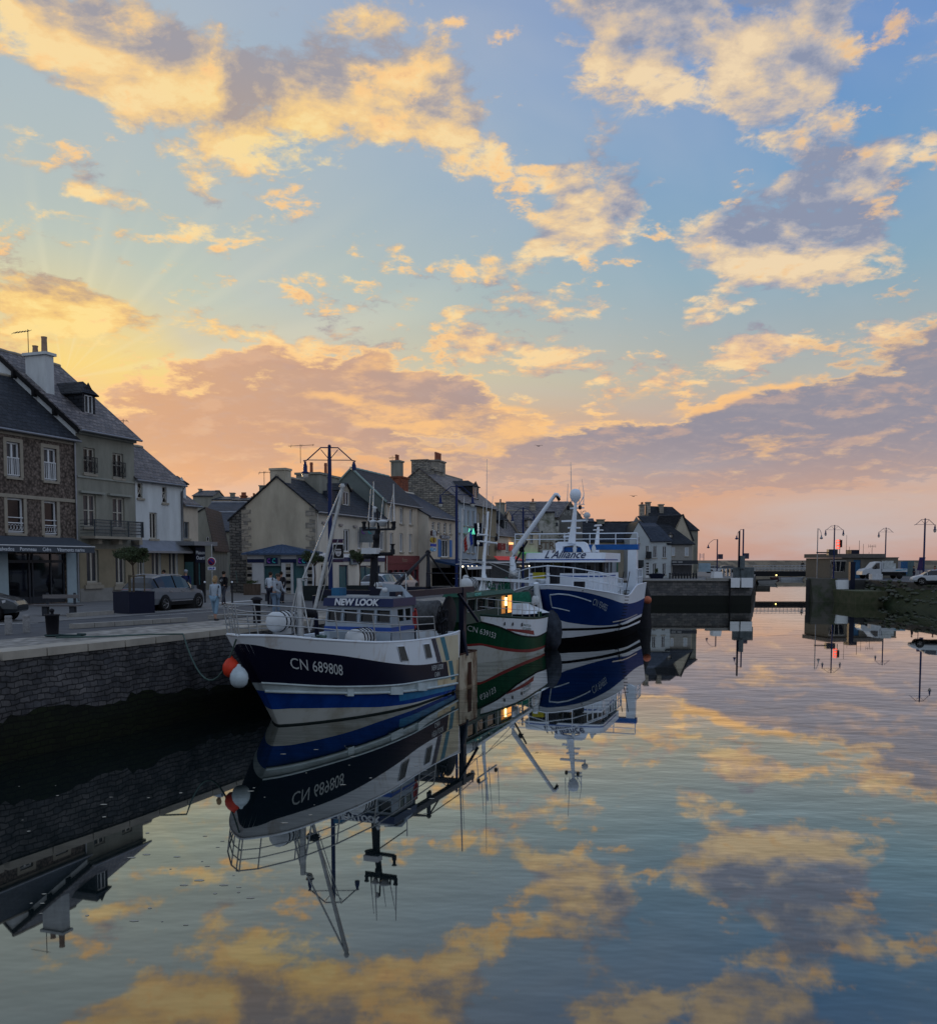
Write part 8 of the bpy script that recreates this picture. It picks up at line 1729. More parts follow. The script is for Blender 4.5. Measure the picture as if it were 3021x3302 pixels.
def planter_tree(name, label, base, w_, d_, h_, rz, m_, tree=None, seed=3, trunk=.9, stakes=True, group=None, kind='planter'):
    t_ = thing(name, label, kind, base, rz, group, world=False); k = MB(); k.box((-w_ / 2, -d_ / 2, 0), (w_ / 2, d_ / 2, h_ - .06)); bx = k.build('tub', m_, t_)
    k = MB()
    for (a, b) in (((-w_ / 2 - .01, -d_ / 2 - .01), (w_ / 2 + .01, -d_ / 2 + .05)), ((-w_ / 2 - .01, d_ / 2 - .05), (w_ / 2 + .01, d_ / 2 + .01)), ((-w_ / 2 - .01, -d_ / 2 + .05), (-w_ / 2 + .05, d_ / 2 - .05)), ((w_ / 2 - .05, -d_ / 2 + .05), (w_ / 2 + .01, d_ / 2 - .05))): k.box((*a, h_ - .06), (*b, h_))
    k.build('rim', m_, bx); k = MB(); k.box((-w_ / 2 + .05, -d_ / 2 + .05, h_ - .12), (w_ / 2 - .05, d_ / 2 - .05, h_ - .058)); k.build('soil', mat('soil', (.03, .022, .015), .95), t_)
    if tree:
        rx, ry, rz_, n = tree; tr = thing('potted_tree', label.replace('planter', 'tree') if False else 'clipped dark tree growing in the ' + label, 'tree', Vector(base) + Vector((0, 0, h_ - .05)), rz, 'clipped trees in planters', world=False)
        k = MB(); k.path([(0, 0, 0), (.03, .02, trunk * .5), (-.02, 0, trunk)], [.05, .04, .035], 7)
        for i in range(5): a_ = i * 1.3; k.path([(-.02, 0, trunk - .1), (rx * .4 * math.cos(a_), ry * .4 * math.sin(a_), trunk + rz_ * .6), (rx * .7 * math.cos(a_ + .2), ry * .7 * math.sin(a_ + .2), trunk + rz_ * 1.1)], [.03, .02, .01], 5)
        k.build('trunk', barkm, tr); crown('crown', tr, (0, 0, trunk + rz_), rx, ry, rz_, n, seed=seed)
        if stakes:
            k = MB()
            for x, y in ((-.35, -.3), (.35, -.3), (0, .35)): k.tube((x, y, 0), (x, y, .78), .03, n=6)
            k.tube((-.36, -.32, .74), (.36, -.32, .74), .03, n=5); k.tube((-.35, -.3, .74), (0, .35, .74), .03, n=5); k.build('stake', mat('stake_wood', (.10, .085, .06), .9), tr)
    return t_
p = onz(425, 1978, G0); planter_tree('planter', 'large dark blue square planter', Vector((p.x, p.y + .3, G0)), 1.25, 1.25, .95, R(52), navy_dk, (.78, .78, .38, 5200), trunk=1.3, seed=5)
p = atY(1014, 1815, 55); planter_tree('planter', 'long black panel planter in front of the bank', Vector((p.x, 55, G0)), 1.9, .7, .85, R(10), mat('planter_black_green', (.010, .016, .018), .6), (.72, .6, .45, 3000), trunk=1.3, seed=8, stakes=False)
p = atY(1160, 1815, 56); planter_tree('planter', 'black panel planter behind the near trawler mast', Vector((p.x, 56, G0)), 1.6, .7, .85, R(10), mat('planter_black_green', (0, 0, 0)), (.65, .6, .48, 3000), trunk=1.35, seed=9, stakes=False)
p = atY(812, 1815, 64); pw = planter_tree('planter', 'slatted wooden planter with low plants left of the bank', Vector((p.x, 64, G0)), 1.1, .6, .75, R(8), mat('planter_wood', (.09, .065, .05), .8, var=.4, scale=3, stretch=(6, 6, .5))); crown('low_plants', pw, (0, 0, .85), .4, .25, .18, 500, seed=4)
p = atY(2117, 1815, 127); pb = planter_tree('boat_planter', 'dark boat shaped planter with spiky plant before the white end house', Vector((p.x, 127, G0)), 1.1, .8, .7, 0, navy_dk); crown('spiky_plant', pb, (0, 0, 1.0), .25, .2, .45, 260, ls=.12, seed=6)
k = MB(); k.hexa([(-.75, -.4, .0), (.75, -.4, .0), (.75, .4, .0), (-.75, .4, .0), (-1.1, -.5, .65), (1.1, -.5, .65), (1.1, .5, .65), (-1.1, .5, .65)]); k.build('hull_tub', navy_dk, pb)
def bench(label, px0, px1, D_, rz):
    q = atY((px0 + px1) / 2, 1815, D_); w_ = (px1 - px0) / FPX * D_; t_ = thing('bench', label, 'bench', Vector((q.x, D_, G0)), rz, 'benches on the quay', world=False)
    wd = mat('bench_wood', (.16, .15, .15), .8, var=.3, scale=3, stretch=(.4, 5, 5)); k = MB()
    k.hexa([(-w_ / 2 + .25, -.25, .40), (w_ / 2 - .25, -.25, .40), (w_ / 2 - .25, .25, .40), (-w_ / 2 + .25, .25, .40), (-w_ / 2, -.27, .47), (w_ / 2, -.27, .47), (w_ / 2, .27, .47), (-w_ / 2, .27, .47)]); k.build('seat', wd, t_)
    k = MB(); k.box((-w_ * .34, .20, .72), (w_ * .34, .26, .88)); k.build('backrest', wd, t_)
    for x in (-w_ * .26, w_ * .26):
        k = MB(); k.box((x - .10, -.16, 0), (x + .10, .18, .398)); k.build('leg', mat('cast_iron', (.04, .045, .055), .6), t_); k = MB(); k.box((x - .05, .262, .30), (x + .05, .32, .95)); k.build('back_post', mat('cast_iron', (0, 0, 0)), t_)
bench('long wooden bench facing the shop window behind the mooring post', 105, 268, 39.2, R(6)); bench('small bench by the bank behind the hoodie man', 838, 930, 54, R(5))
for i, (x0, x1, yb, yt) in enumerate(((17, 40, 2046, 1985), (75, 97, 2040, 1982))):
    p = onz((x0 + x1) / 2, yb, G0); r_ = (x1 - x0) / 2 / FPX * p.y; hh = (yb - yt) / FPX * p.y * 1.0
    k = MB(); k.lathe((0, 0, 0), [(r_, 0), (r_, hh * .78), (r_ * .9, hh * .82), (r_ * 1.0, hh * .86), (r_ * .96, hh * .97), (r_ * .8, hh), (.01, hh)], 16)
    o = k.build('stone_bollard', mat('granite', (.22, .22, .22), .85, var=.35, scale=14)); o.location = p; tag(o, ('stubby grey stone bollard next to the car nose', 'plain grey stone bollard nearer the bench')[i], 'bollard', 'stone bollards on the quay')
def mooring_post(label, px, py, h_, r0, r1, ball=True):
    p = onz(px, py, G0); t_ = thing('mooring_post', label, 'mooring post', p, 0, 'iron mooring posts', world=False); k = MB(); k.lathe((0, 0, 0), [(r0 * 1.05, 0), (r0, .04), (r1, h_ * .93), (r1 * 1.12, h_ * .94), (r1 * 1.12, h_), (.01, h_)], 18); k.build('post', mat('iron_black', (.008, .008, .012), .6), t_)
    if ball: k = MB(); k.tube((0, 0, h_), (0, 0, h_ + .07), .05, n=8); k.ball((0, 0, h_ + .11), .07, 12); k.build('knob', mat('iron_black', (0, 0, 0)), t_)
    return t_, p
t_, p = mooring_post('tapered black mooring post with ball knob and rope round its foot', 170, 2054, .68, .165, .20)
k = MB(); k.path([p + Vector((.21 * math.cos(x), .21 * math.sin(x), .05)) for x in [i * .5 for i in range(14)]], .03, 5); e = onz(255, 2050, G0 + .05); k.path([p + Vector((.2, 0, .05)), e, e + Vector((.15, .1, .03)), e + Vector((-.1, .15, .03)), e + Vector((.2, -.05, .04))], .035, 5); single(k, 'mooring_line', mat('rope_green', (.03, .055, .055), .9), 'dark green rope coiled on the paving beside the left mooring post', 'rope', p)
t_, p = mooring_post('black mooring post with wide cap seen through the trawler bow rail', 829, 2010, .85, .14, .14, False); k = MB(); k.lathe((0, 0, .85), [(.22, 0), (.22, .05), (.1, .12), (.01, .13)], 14); k.build('cap', mat('iron_black', (0, 0, 0)), t_)
for px_, lab in ((659, 'thin black post with white ball top beside the black restaurant front'), (747, 'thin black post with white ball top between the walker in black and the bank')):
    q = atY(px_, 1815, 52); t_ = thing('ball_post', lab, 'bollard', Vector((q.x, 52, G0)), 0, 'slim posts with white balls', world=False); k = MB(); k.lathe((0, 0, 0), [(.06, 0), (.045, .1), (.04, 1.08)], 10); k.build('post', iron, t_); k = MB(); k.ball((0, 0, 1.13), .06, 12); k.build('ball', white_p, t_)
q = atY(683.5, 1815, 58); t_ = thing('no_parking_sign', 'round blue no parking sign with red ring above a small plate', 'road sign', Vector((q.x, 58, G0)), R(-8), world=False)
k = MB(); k.tube((0, 0, 0), (0, 0, 3.35), .035, n=8); k.build('pole', galv, t_)
zc_ = atY(683, 1811, 58).z - G0; k = MB(); k.lathe((0, -.05, zc_), [(.27, 0), (.27, .02), (.01, .02)], 24, 0, Matrix.Rotation(R(90), 3, 'X')); k.build('disc_rim', white_p, t_); k = MB(); k.lathe((0, -.075, zc_), [(.24, 0), (.24, .01), (.01, .01)], 24, 0, Matrix.Rotation(R(90), 3, 'X')); k.build('red_ring', mat('sign_red_dark', (.30, .03, .05), .5), t_)
k = MB(); k.lathe((0, -.09, zc_), [(.17, 0), (.17, .01), (.01, .01)], 24, 0, Matrix.Rotation(R(90), 3, 'X')); k.build('blue_disc', mat('sign_blue_dark', (.03, .03, .20), .5), t_); k = MB(); k.hexa([(-.15, -.115, zc_ + .1), (-.11, -.115, zc_ + .14), (-.11, -.105, zc_ + .14), (-.15, -.105, zc_ + .1), (.11, -.115, zc_ - .14), (.15, -.115, zc_ - .1), (.15, -.105, zc_ - .1), (.11, -.105, zc_ - .14)]); k.build('red_bar', mat('sign_red_dark', (0, 0, 0)), t_)
k = MB(); k.box((-.25, -.06, zc_ - .52), (.25, -.04, zc_ - .32)); pl_ = k.build('plate', white_p, t_); txt('SAUF', .17, Matrix.Translation((0, -.065, zc_ - .48)) @ Matrix.Rotation(R(90), 4, 'X'), mat('sign_blue', (0, 0, 0)), 'lettering', pl_, .003, bold=.008)
# kerbs and road paint
for x0, y0, x1, y1, lab in ((232, 1991, 368, 1981, 'short low kerb stone at the foot of the blue planter'), (238, 2028, 606, 2005, 'long low kerb stone between road and quay paving'), (690, 1998, 860, 1981, 'low kerb stone right of the walking woman'), (560, 1984, 565, 1983, None)):
    if not lab: continue
    a, b = onz(x0, y0, G0), onz(x1, y1, G0); d_ = (b - a).normalized(); n_ = Vector((-d_.y, d_.x, 0)) * .28; k = MB(); nseg = 6
    for i in range(nseg): p0, p1 = a.lerp(b, i / nseg + .002), a.lerp(b, (i + 1) / nseg - .002); k.hexa([p0, p1, p1 + n_, p0 + n_] + [v + Vector((0, 0, .16)) for v in (p0, p1, p1 + n_, p0 + n_)])
    single(k, 'kerb_stone', kerbm, lab, 'kerb', a, 'low kerb stones of the quay')
k = MB()
for x0, y0, x1, y1, w_ in ((300, 1982, 750, 1962, .12), (690, 1958, 770, 1957, .18), (0, 2016, 125, 2010, .12), (700, 1947, 850, 1935, .5), (760, 1990, 870, 1984, .1), (470, 1988, 700, 1972, .1)):
    a, b = onz(x0, y0, G0 - .006), onz(x1, y1, G0 - .006); d_ = (b - a).normalized(); n_ = Vector((-d_.y, d_.x, 0)) * w_; k.face([a, b, b + n_, a + n_])
for v in range(len(k.v)): k.v[v] = (k.v[v][0], k.v[v][1], G0 + .004)
o = k.build('road_marking', lineW); o['kind'] = 'structure'
# cafe terraces with string lights
t_ = thing('cafe_terrace', 'dark glazed cafe terrace with blue edge and small tables before the cafe house', 'terrace', F3.pt(u0 * 0 + F3.uz(1420, 1850)[0], -2.5, G0))
ua, ub = F3.uz(1386, 1800)[0], F3.uz(1470, 1800)[0]; zt = F3.uz(1420, 1803, -.3)[1]
k = MB(); k.hexa([F3.pt(ua, -.3, zt - .25), F3.pt(ub, -.3, zt - .25), F3.pt(ub, -3.6, zt - .85), F3.pt(ua, -3.6, zt - .85), F3.pt(ua, -.3, zt), F3.pt(ub, -.3, zt), F3.pt(ub, -3.6, zt - .7), F3.pt(ua, -3.6, zt - .7)]); k.build('awning', mat('awning_blue_dark', (.02, .045, .10), .8), t_)
k = MB(); k.fbox(F3, ua, ub, -3.7, -3.62, zt - .95, zt - .68); k.build('front_bar', pvc, t_)
k = MB()
for u in [ua + (ub - ua) * i / 5 for i in range(6)]: k.fbox(F3, u - .04, u + .04, -3.6, -3.52, G0, zt - .86)
k.build('post', dkfr, t_)
for i in range(4):
    u = ua + 1.2 + i * 1.7; k = MB(); c = F3.pt(u, -2.2 - (i % 2) * .7, G0); k.tube(c, c + Vector((0, 0, .72)), .04, n=6); k.lathe(c + Vector((0, 0, .72)), [(.38, 0), (.38, .03), (.01, .03)], 12); k.build('table', dkfr if i % 2 else pvc, t_)
t_ = thing('restaurant_terrace', 'black restaurant terrace with white edged roof and string of bulbs', 'terrace', F2.pt(F2.uz(1540, 1850)[0], -3, G0))
ua, ub = F2.uz(1484, 1815, -2)[0], F2.uz(1690, 1815, -2)[0]; z0_ = F2.uz(1500, 1812, -4)[1]
k = MB(); k.hexa([F2.pt(ua, -.3, z0_ + .15), F2.pt(ub, -.3, z0_ + .15), F2.pt(ub, -4.2, z0_ - .1), F2.pt(ua, -4.2, z0_ - .1), F2.pt(ua, -.3, z0_ + .3), F2.pt(ub, -.3, z0_ + .3), F2.pt(ub, -4.2, z0_ + .0), F2.pt(ua, -4.2, z0_ + .0)]); k.build('awning', mat('awning_dark', (0, 0, 0)), t_)
k = MB(); k.fbox(F2, ua, ub, -4.26, -4.205, z0_ - .12, z0_ + .03); k.face([F2.pt(ua - .01, -.3, z0_ + .3), F2.pt(ua - .01, -4.2, z0_ + .05), F2.pt(ua - .01, -4.2, z0_ - .1), F2.pt(ua - .01, -.3, z0_ + .15)]); k.build('white_edge', pvc, t_)
k = MB(); k.face([F2.pt(ua, -3.9, G0), F2.pt(ub, -3.9, G0), F2.pt(ub, -3.9, z0_ - .12), F2.pt(ua, -3.9, z0_ - .12)]); k.face([F2.pt(ua, -3.9, G0), F2.pt(ua, -.1, G0), F2.pt(ua, -.1, z0_), F2.pt(ua, -3.9, z0_)]); k.build('glass_screen', mat('terrace_glass', (.012, .011, .012), .15, var=.8, scale=1.2), t_)
bulb = mat('bulb', (1, .9, .75), .5, emit=(1, .85, .62, 5))
for px_, py in ((1492, 1827), (1509, 1827), (1522, 1827), (1537, 1827), (1706, 1825), (1721, 1826)):
    k = MB(); k.ball(F2.pt(F2.uz(px_, py, -4.4)[0], -4.4, F2.uz(px_, py, -4.4)[1]), .07, 8); k.build('bulb', bulb, t_)
# gulls
for px_, py, D_, s_, lab in ((1736, 1438, 120, 1.0, 'dark gull gliding above the low purple cloud'), (2042, 1600, 130, .9, 'faint gull flying left of the tallest end house')):
    c = atY(px_, py, D_); k = MB(); k.lathe(c, [(.01, -.22), (.05, -.1), (.06, .05), (.03, .18), (.01, .22)], 8, 0, Vector((1, .2, 0)).to_track_quat('Z', 'Y').to_matrix())
    for q in (-1, 1): k.mesh([c + Vector((-.08, 0, .02)), c + Vector((.08, 0, .02)), c + Vector((q * .38 + .02, .05 * q, .13)), c + Vector((q * .62, .1 * q, .02)), c + Vector((q * .36 - .1, .05 * q, .12))], [(0, 1, 2, 4), (4, 2, 3)])
    single(k, 'gull', mat('gull_grey', (.06, .06, .07), .8), lab, 'bird', c)

# ---------------------------------------------------------------- bridge, far harbour, right bank
rw = thing('right_quay_wall', 'weedy masonry pier and quay wall on the right of the channel', 'quay wall', (48, 118, 0))
RP = [(108, 300), (63.2, 176), (42.9, 119.5)]
RQ = [(46.9, 118.2), (47.6, 118.2), (49.9, 118), (49.6, 100), (47.0, 84), (46, 60), (48, 20)]
k = MB(); wallstrip(k, RP, -.5, G0 - .02); wallstrip(k, RQ[:3], -1, G0); wallstrip(k, RQ[2:], -1, G0 - .02); wallstrip(k, [(42.9, 119.5), (46.9, 118.2)], -1, G0); k.build('upper_masonry', concrete_dk, rw)
k = MB(); o2 = [(x - .25, y - .15) for x, y in RQ]; wallstrip(k, o2[:3], -1, 1.55); k.build('black_footing', mat('weed_dark', (0, 0, 0)), rw)
k = MB(); o3 = [(x - (2.4 if y < 110 else .3), y) for x, y in RQ[2:]]
for i in range(len(o3) - 1):
    n_ = 14
    for j in range(n_):
        a0 = Vector(o3[i]).lerp(Vector(o3[i + 1]), j / n_); a1 = Vector(o3[i]).lerp(Vector(o3[i + 1]), (j + 1) / n_); b0 = Vector(RQ[2 + i]).lerp(Vector(RQ[3 + i]), j / n_); b1 = Vector(RQ[2 + i]).lerp(Vector(RQ[3 + i]), (j + 1) / n_)
        k.face([(a0.x, a0.y, -.3), (a1.x, a1.y, -.3), (b1.x, b1.y, 2.0), (b0.x, b0.y, 2.0)])
RB = k.build('weed_slope', weed, rw)
k = MB()
for i in range(240):
    j = rnd.randint(0, 2); f = rnd.random(); a = Vector(RQ[2 + j]).lerp(Vector(RQ[3 + j]), f); z = rnd.uniform(.4, 2.75); off = (2.0 - min(z, 2.0)) / 2.3 * 2.4 + .05; s_ = rnd.uniform(.12, .4)
    k.ball((a.x - off + s_ * .25, a.y, z), s_, 5, 0, (.6, 1.7, .55))
k.build('rough_stones', mat('rough_stone_weed', (.10, .10, .09), .9, c2=(.035, .05, .02), scale=.8, bump=.5), rw)
k = MB(); k.box((45.6, 110.5, -.5), (49.4, 118, 1.55)); k.build('landing_stage', mat('stage_weed', (.05, .065, .03), .85, c2=(.12, .11, .07), scale=1.5, bump=.4), rw)
g = MB(); g.face([(42.9, 119.5, G0 - .02), (46.9, 118.2, G0 - .02), (47.6, 118.2, G0 - .02), (49.9, 118, G0 - .02), (49.6, 100, G0 - .02), (47, 84, G0 - .02), (46, 60, G0 - .02), (48, 20, G0 - .02), (700, 20, G0 - .02), (700, 320, G0 - .02), (108, 300, G0 - .02), (63.2, 176, G0 - .02)]); g.build('ground', asphalt)['kind'] = 'structure'
rf_ = lambda px, py, D_: atY(px, py, D_)
k = MB(); a, b = rf_(2697, 1871, 117.6), rf_(2738, 1900, 117.6); k.box((a.x, 117.3, b.z), (b.x, 118.6, a.z)); k.build('white_fender_plate', white_p, rw)
k = MB(); a = rf_(2740, 1800, 117.2); k.box((a.x, 116.9, -.5), (a.x + .6, 117.5, 5.0)); k.build('fender_pile', navy_dk, rw)
k = MB(); a, b = rf_(2592, 1860, 121), rf_(2690, 1872, 119); k.hexa([(a.x, 117.4, -.4), (b.x, 116.8, -.4), (b.x, 119, -.4), (a.x + .3, 121, -.4), (a.x + .2, 119, 2.9), (b.x, 118, 2.9), (b.x, 119, 2.9), (a.x + .4, 121, 2.9)]); k.build('pier_head', mat('pier_weed', (.075, .07, .06), .85, c2=(.018, .032, .006), scale=.35, fac=(.4, .6), bump=.4), rw)
# stone breakwater closing the horizon
k = MB(); k.hexa([(-60, 395, -1), (420, 395, -1), (420, 412, -1), (-60, 412, -1), (90, 402, 5.65), (420, 402, 5.65), (420, 410, 5.65), (90, 410, 5.65)]); single(k, 'breakwater', mat('breakwater_stone', (.20, .17, .13), .9, var=.3, scale=.08, tex=('brick', (3.0, 1.1), .6)), 'long sloping stone breakwater along the horizon beyond the bridge', 'breakwater', (200, 400, 0))
# swing bridge
br_ = thing('swing_bridge', 'low dark steel road bridge across the channel with pale railings', 'bridge', (57, 172, 2))
xa, xb = rf_(2418, 1815, 172).x, rf_(2640, 1815, 172).x; zt, zb = rf_(0, 1842, 172).z, rf_(0, 1858, 172).z
k = MB(); k.box((xa, 170, zb), (xb, 176, zt)); k.build('girder', mat('bridge_black', (.010, .011, .014), .6), br_)
k = MB()
for y_ in (169.9, 176.1):
    for z_ in (zt + .35, zt + .7, zt + 1.05): k.tube((xa, y_, z_), (xb, y_, z_), .03, n=4)
    for i in range(19): x = xa + (xb - xa) * i / 18; k.tube((x, y_, zt), (x, y_, zt + 1.05), .03, n=4)
k.build('railing', galv, br_)
k = MB(); k.ball(rf_(2503, 1855, 169.6), .14, 8); k.build('navigation_light', mat('yellow_lamp', (1, .8, .2), .5, emit=(1, .75, .25, 3)), br_)
k = MB(); k.tube((xa - 8, 168, G0 + 1), (xb + 14, 168, G0 + 1.05), .05, n=5); 
for i in range(12): x = xb + i * 1.4; k.tube((x, 168, G0), (x, 168, G0 + 1.05), .03, n=4)
single(k, 'quay_railing', galv, 'white pipe railing running along the far quay beside the bridge', 'railing', (xb, 168, G0))
def pole(name, label, px, D_, ytop, r_, m_, group, arm=None, ban=None, lean=0):
    p = rf_(px, ytop, D_); t_ = thing(name, label, 'street lamp' if arm else 'pole', Vector((p.x, D_, G0)), 0, group, world=False); h_ = p.z - G0
    k = MB(); k.path([(lean, 0, 0), (0, 0, h_)], [r_ * 1.2, r_], 7); k.build('pole', m_, t_)
    if arm:
        k = MB(); k.path([(0, 0, h_ - .1), (arm * .35, 0, h_ - .05), (arm * .75, 0, h_ - .5), (arm * .9, 0, h_ - .9)], .035, 6); k.build('arm', m_, t_); k = MB(); k.lathe((arm * .9, 0, h_ - 1.35), [(.01, -.1), (.24, 0), (.2, .12), (.1, .2), (.08, .45)], 10); k.build('lantern_head', m_, t_)
    if ban: k = MB(); k.box((.12, -.02, ban[0] - G0), (.12 + ban[2], .02, ban[1] - G0)); k.build('banner', mat('banner_grey', (.07, .06, .09), .8, var=.5, scale=3), t_)
    return t_
pole('quay_lamp', 'single armed blue lamp left of the white box near the channel', 2313, 150, 1739, .09, blue_post, 'single armed quay lamps', -1.6, (rf_(0, 1803, 150).z, rf_(0, 1787, 150).z, .8))
pole('quay_lamp', 'single armed blue lamp just left of the channel mouth', 2397, 128, 1706, .10, blue_post, 'single armed quay lamps', -1.0, (rf_(0, 1802, 128).z, rf_(0, 1784, 128).z, .7))
pole('mooring_pile', 'tall plain dark pile beside the channel mouth lamp', 2384, 112, 1712, .11, navy_dk, 'tall thin poles')
pole('flag_pole', 'thin grey pole with small hook standing right of the bridge', 2637, 126, 1704, .06, zinc, 'tall thin poles', .55)
pole('short_mast', 'slim aerial mast on the control building roof', 2771, 131, 1743, .03, iron, 'tall thin poles')
k = MB(); a, b = rf_(2632, 1780, 126), rf_(2690, 1784, 126); k.box((a.x, 125.9, b.z), (b.x, 126.1, a.z)); k.box((b.x - .9, 125.6, b.z - .25), (b.x + .3, 126.4, a.z + .35)); single(k, 'barrier_arm', dkfr, 'dark horizontal arm with floodlights reaching left from the control cabin', 'gantry arm', a)
# pumps, cabinets and box at the left pier end
k = MB(); a, b = rf_(2389, 1792, 111.5), rf_(2399, 1864, 111.5); k.box((a.x, 111.3, G0), (b.x, 112.2, a.z)); k.box((a.x - .6, 111.6, G0), (b.x + 1.2, 112.6, G0 + 1.6)); k.lathe((a.x + .1, 111.2, 4.2), [(.25, 0), (.3, .5), (.2, 1.3)], 10); single(k, 'bridge_machinery', mat('machine_grey', (.10, .12, .13), .6, var=.4, scale=2), 'grey control cabinets and machinery crowded on the end of the left pier', 'cabinet', (a.x, 111.5, G0))
k = MB(); a, b = rf_(2299, 1846, 112), rf_(2328, 1867, 112); k.hexa([(a.x, 111.5, G0), (b.x, 111.5, G0), (b.x, 113, G0), (a.x, 113, G0), (a.x, 111.5, a.z + .1), (b.x - .15, 111.5, a.z + .1), (b.x - .15, 113, a.z + .1), (a.x, 113, a.z + .1)]); single(k, 'white_box', white_p, 'white slant topped locker on the left pier', 'locker', (a.x, 112, G0))
k = MB(); a, b = rf_(2252, 1816, 140), rf_(2290, 1844, 140); k.box((a.x, 139.9, b.z), (b.x, 140.1, a.z)); pn = single(k, 'notice_board', mat('board_pale_blue', (.28, .38, .45), .6), 'large pale blue notice board on two blue posts beside the tallest end house', 'notice board', (a.x, 140, G0)); k = MB(); k.tube((a.x + .3, 139.8, G0), (a.x + .3, 139.8, a.z), .09, n=6); k.tube((b.x - .3, 139.8, G0), (b.x - .3, 139.8, a.z), .09, n=6); k.build('post', blue_post, pn)
k = MB()
for i in range(4): k.box((a.x + .3, 139.86, a.z - .35 - i * .3), (b.x - .3, 139.895, a.z - .28 - i * .3))
k.build('text_line', mat('sign_sky', (0, 0, 0)), pn)
# small boats and pontoon under the bridge
for i, (px_, D_, l_, m_, lab) in enumerate(((2450, 230, 9, mat('dinghy_dark', (.03, .03, .035), .6), 'dark low workboat moored left under the bridge'), (2475, 215, 5, mat('dinghy_grey', (.3, .3, .3), .5), 'small pale dinghy at the tip of the pontoon'), (2555, 260, 7, mat('dinghy_white', (.5, .52, .55), .5), 'white dinghy moored under the right half of the bridge'), (2520, 265, 6, mat('dinghy_maroon', (.08, .03, .04), .5), 'dark red dinghy moored under the middle of the bridge'))):
    c = rf_(px_, 1815, D_); c.z = 0; k = MB(); k.mesh([(c.x - l_ / 2, D_, .75), (c.x - l_ / 2 + .3, D_ - .9, .0), (c.x + l_ / 2 - 1, D_ - .9, 0), (c.x + l_ / 2, D_, .9), (c.x + l_ / 2 - 1, D_ + .9, 0), (c.x - l_ / 2 + .3, D_ + .9, 0), (c.x - l_ / 2, D_ - 1.0, .65), (c.x + l_ / 2 - .8, D_ - 1.0, .75), (c.x + l_ / 2 - .8, D_ + 1.0, .75), (c.x - l_ / 2, D_ + 1.0, .65)], [(0, 6, 1), (1, 6, 7, 2), (2, 7, 3), (3, 8, 4), (4, 8, 9, 5), (5, 9, 0), (0, 1, 5), (1, 2, 4, 5), (2, 3, 4)])
    o = single(k, 'moored_dinghy', m_, lab, 'dinghy', c, 'dinghies beyond the bridge'); k = MB(); k.box((c.x - l_ * .25, D_ - .7, .6), (c.x - l_ * .05, D_ + .7, 1.25)); k.build('console', mat('dinghy_grey', (0, 0, 0)), o)
k = MB(); a, b = rf_(2434, 1870, 175), rf_(2478, 1872, 175); k.box((a.x, 174, -.2), (b.x, 176, .55)); single(k, 'pontoon', concrete, 'low floating pontoon left under the bridge', 'pontoon', (a.x, 175, 0))
# control building
F10 = Fac((rf_(2676, 1815, 130).x, 130), (1, .12)); U_ = lambda px: F10.uz(px, 1815)[0]; Z_ = lambda py: F10.uz(2780, py)[1]
cb = thing('control_building', 'flat roofed beige bridge control building with slanted corner window and blue door', 'building', F10.pt(8, 0, G0)); bm = mat('render_control', (.135, .125, .105), .9, var=.12)
k = MB(); wall_grid(k, F10.pt, 0, U_(2785), G0, Z_(1800), [(.35, U_(2725), G0 + .9, Z_(1808)), (U_(2752), U_(2775), G0, Z_(1805))], .25); k.face([F10.pt(0, 0, G0), F10.pt(0, 7, G0), F10.pt(0, 7, Z_(1800)), F10.pt(0, 0, Z_(1800))]); k.fbox(F10, U_(2785) + .01, U_(2897), .1, 6, G0, Z_(1799)); k.face([F10.pt(0, .6, G0), F10.pt(U_(2785), .6, G0), F10.pt(U_(2785), .6, Z_(1801)), F10.pt(0, .6, Z_(1801))], 1); k.build('wall', [bm, shadowin], cb)
k = MB(); k.fbox(F10, -.3, U_(2850), -.35, 7, Z_(1799) + .01, Z_(1786)); k.fbox(F10, U_(2785), U_(2899), .02, 6.1, Z_(1799) + .003, Z_(1797)); k.build('roof', mat('roof_felt', (.12, .11, .10), .9), cb); k = MB(); k.fbox(F10, U_(2750), U_(2776), .5, 2, Z_(1786) + .003, Z_(1773)); k.build('roof_box', navy_dk, cb)
k = MB(); q = [F10.pt(-.1, -.3, Z_(1809)), F10.pt(U_(2724), -.3, Z_(1809)), F10.pt(U_(2722), .2, G0 + .9), F10.pt(.5, .2, G0 + .9)]; k.face(q); w_ = k.build('corner_window', mat('control_glass', (.015, .018, .024), .08, spec=.8, var=.8), cb)
k = MB(); k.path(q + [q[0]], .07, 4)
for f in (.33, .66): k.tube(q[0].lerp(q[1], f), q[3].lerp(q[2], f), .06, n=4)
k.build('window_frame', mat('frame_white_dim', (.45, .43, .4), .6), w_)
k = MB(); k.fbox(F10, U_(2752), U_(2775), .1, .16, G0, Z_(1806)); k.build('door', mat('door_blue', (.03, .10, .20), .5), cb)
for i, (px_, yt) in enumerate(((2730, 1725), (2739, 1763), (2784, 1754), (2802, 1780))):
    k = MB(); c = rf_(px_, yt, 132); k.tube((c.x, 132, Z_(1786)), c, .025, n=4); k.build('aerial', iron, cb)
k = MB(); c = rf_(2812, 1758, 132); k.tube((c.x, 132, Z_(1786)), c, .03, n=5)
for d_ in (-.5, -.25, .25, .5): k.tube((c.x + d_, 132, c.z - .35), (c.x + d_, 132, c.z + .1), .02, n=4)
k.tube((c.x - .5, 132, c.z - .15), (c.x + .5, 132, c.z - .15), .02, n=4); k.build('comb_aerial', iron, cb)
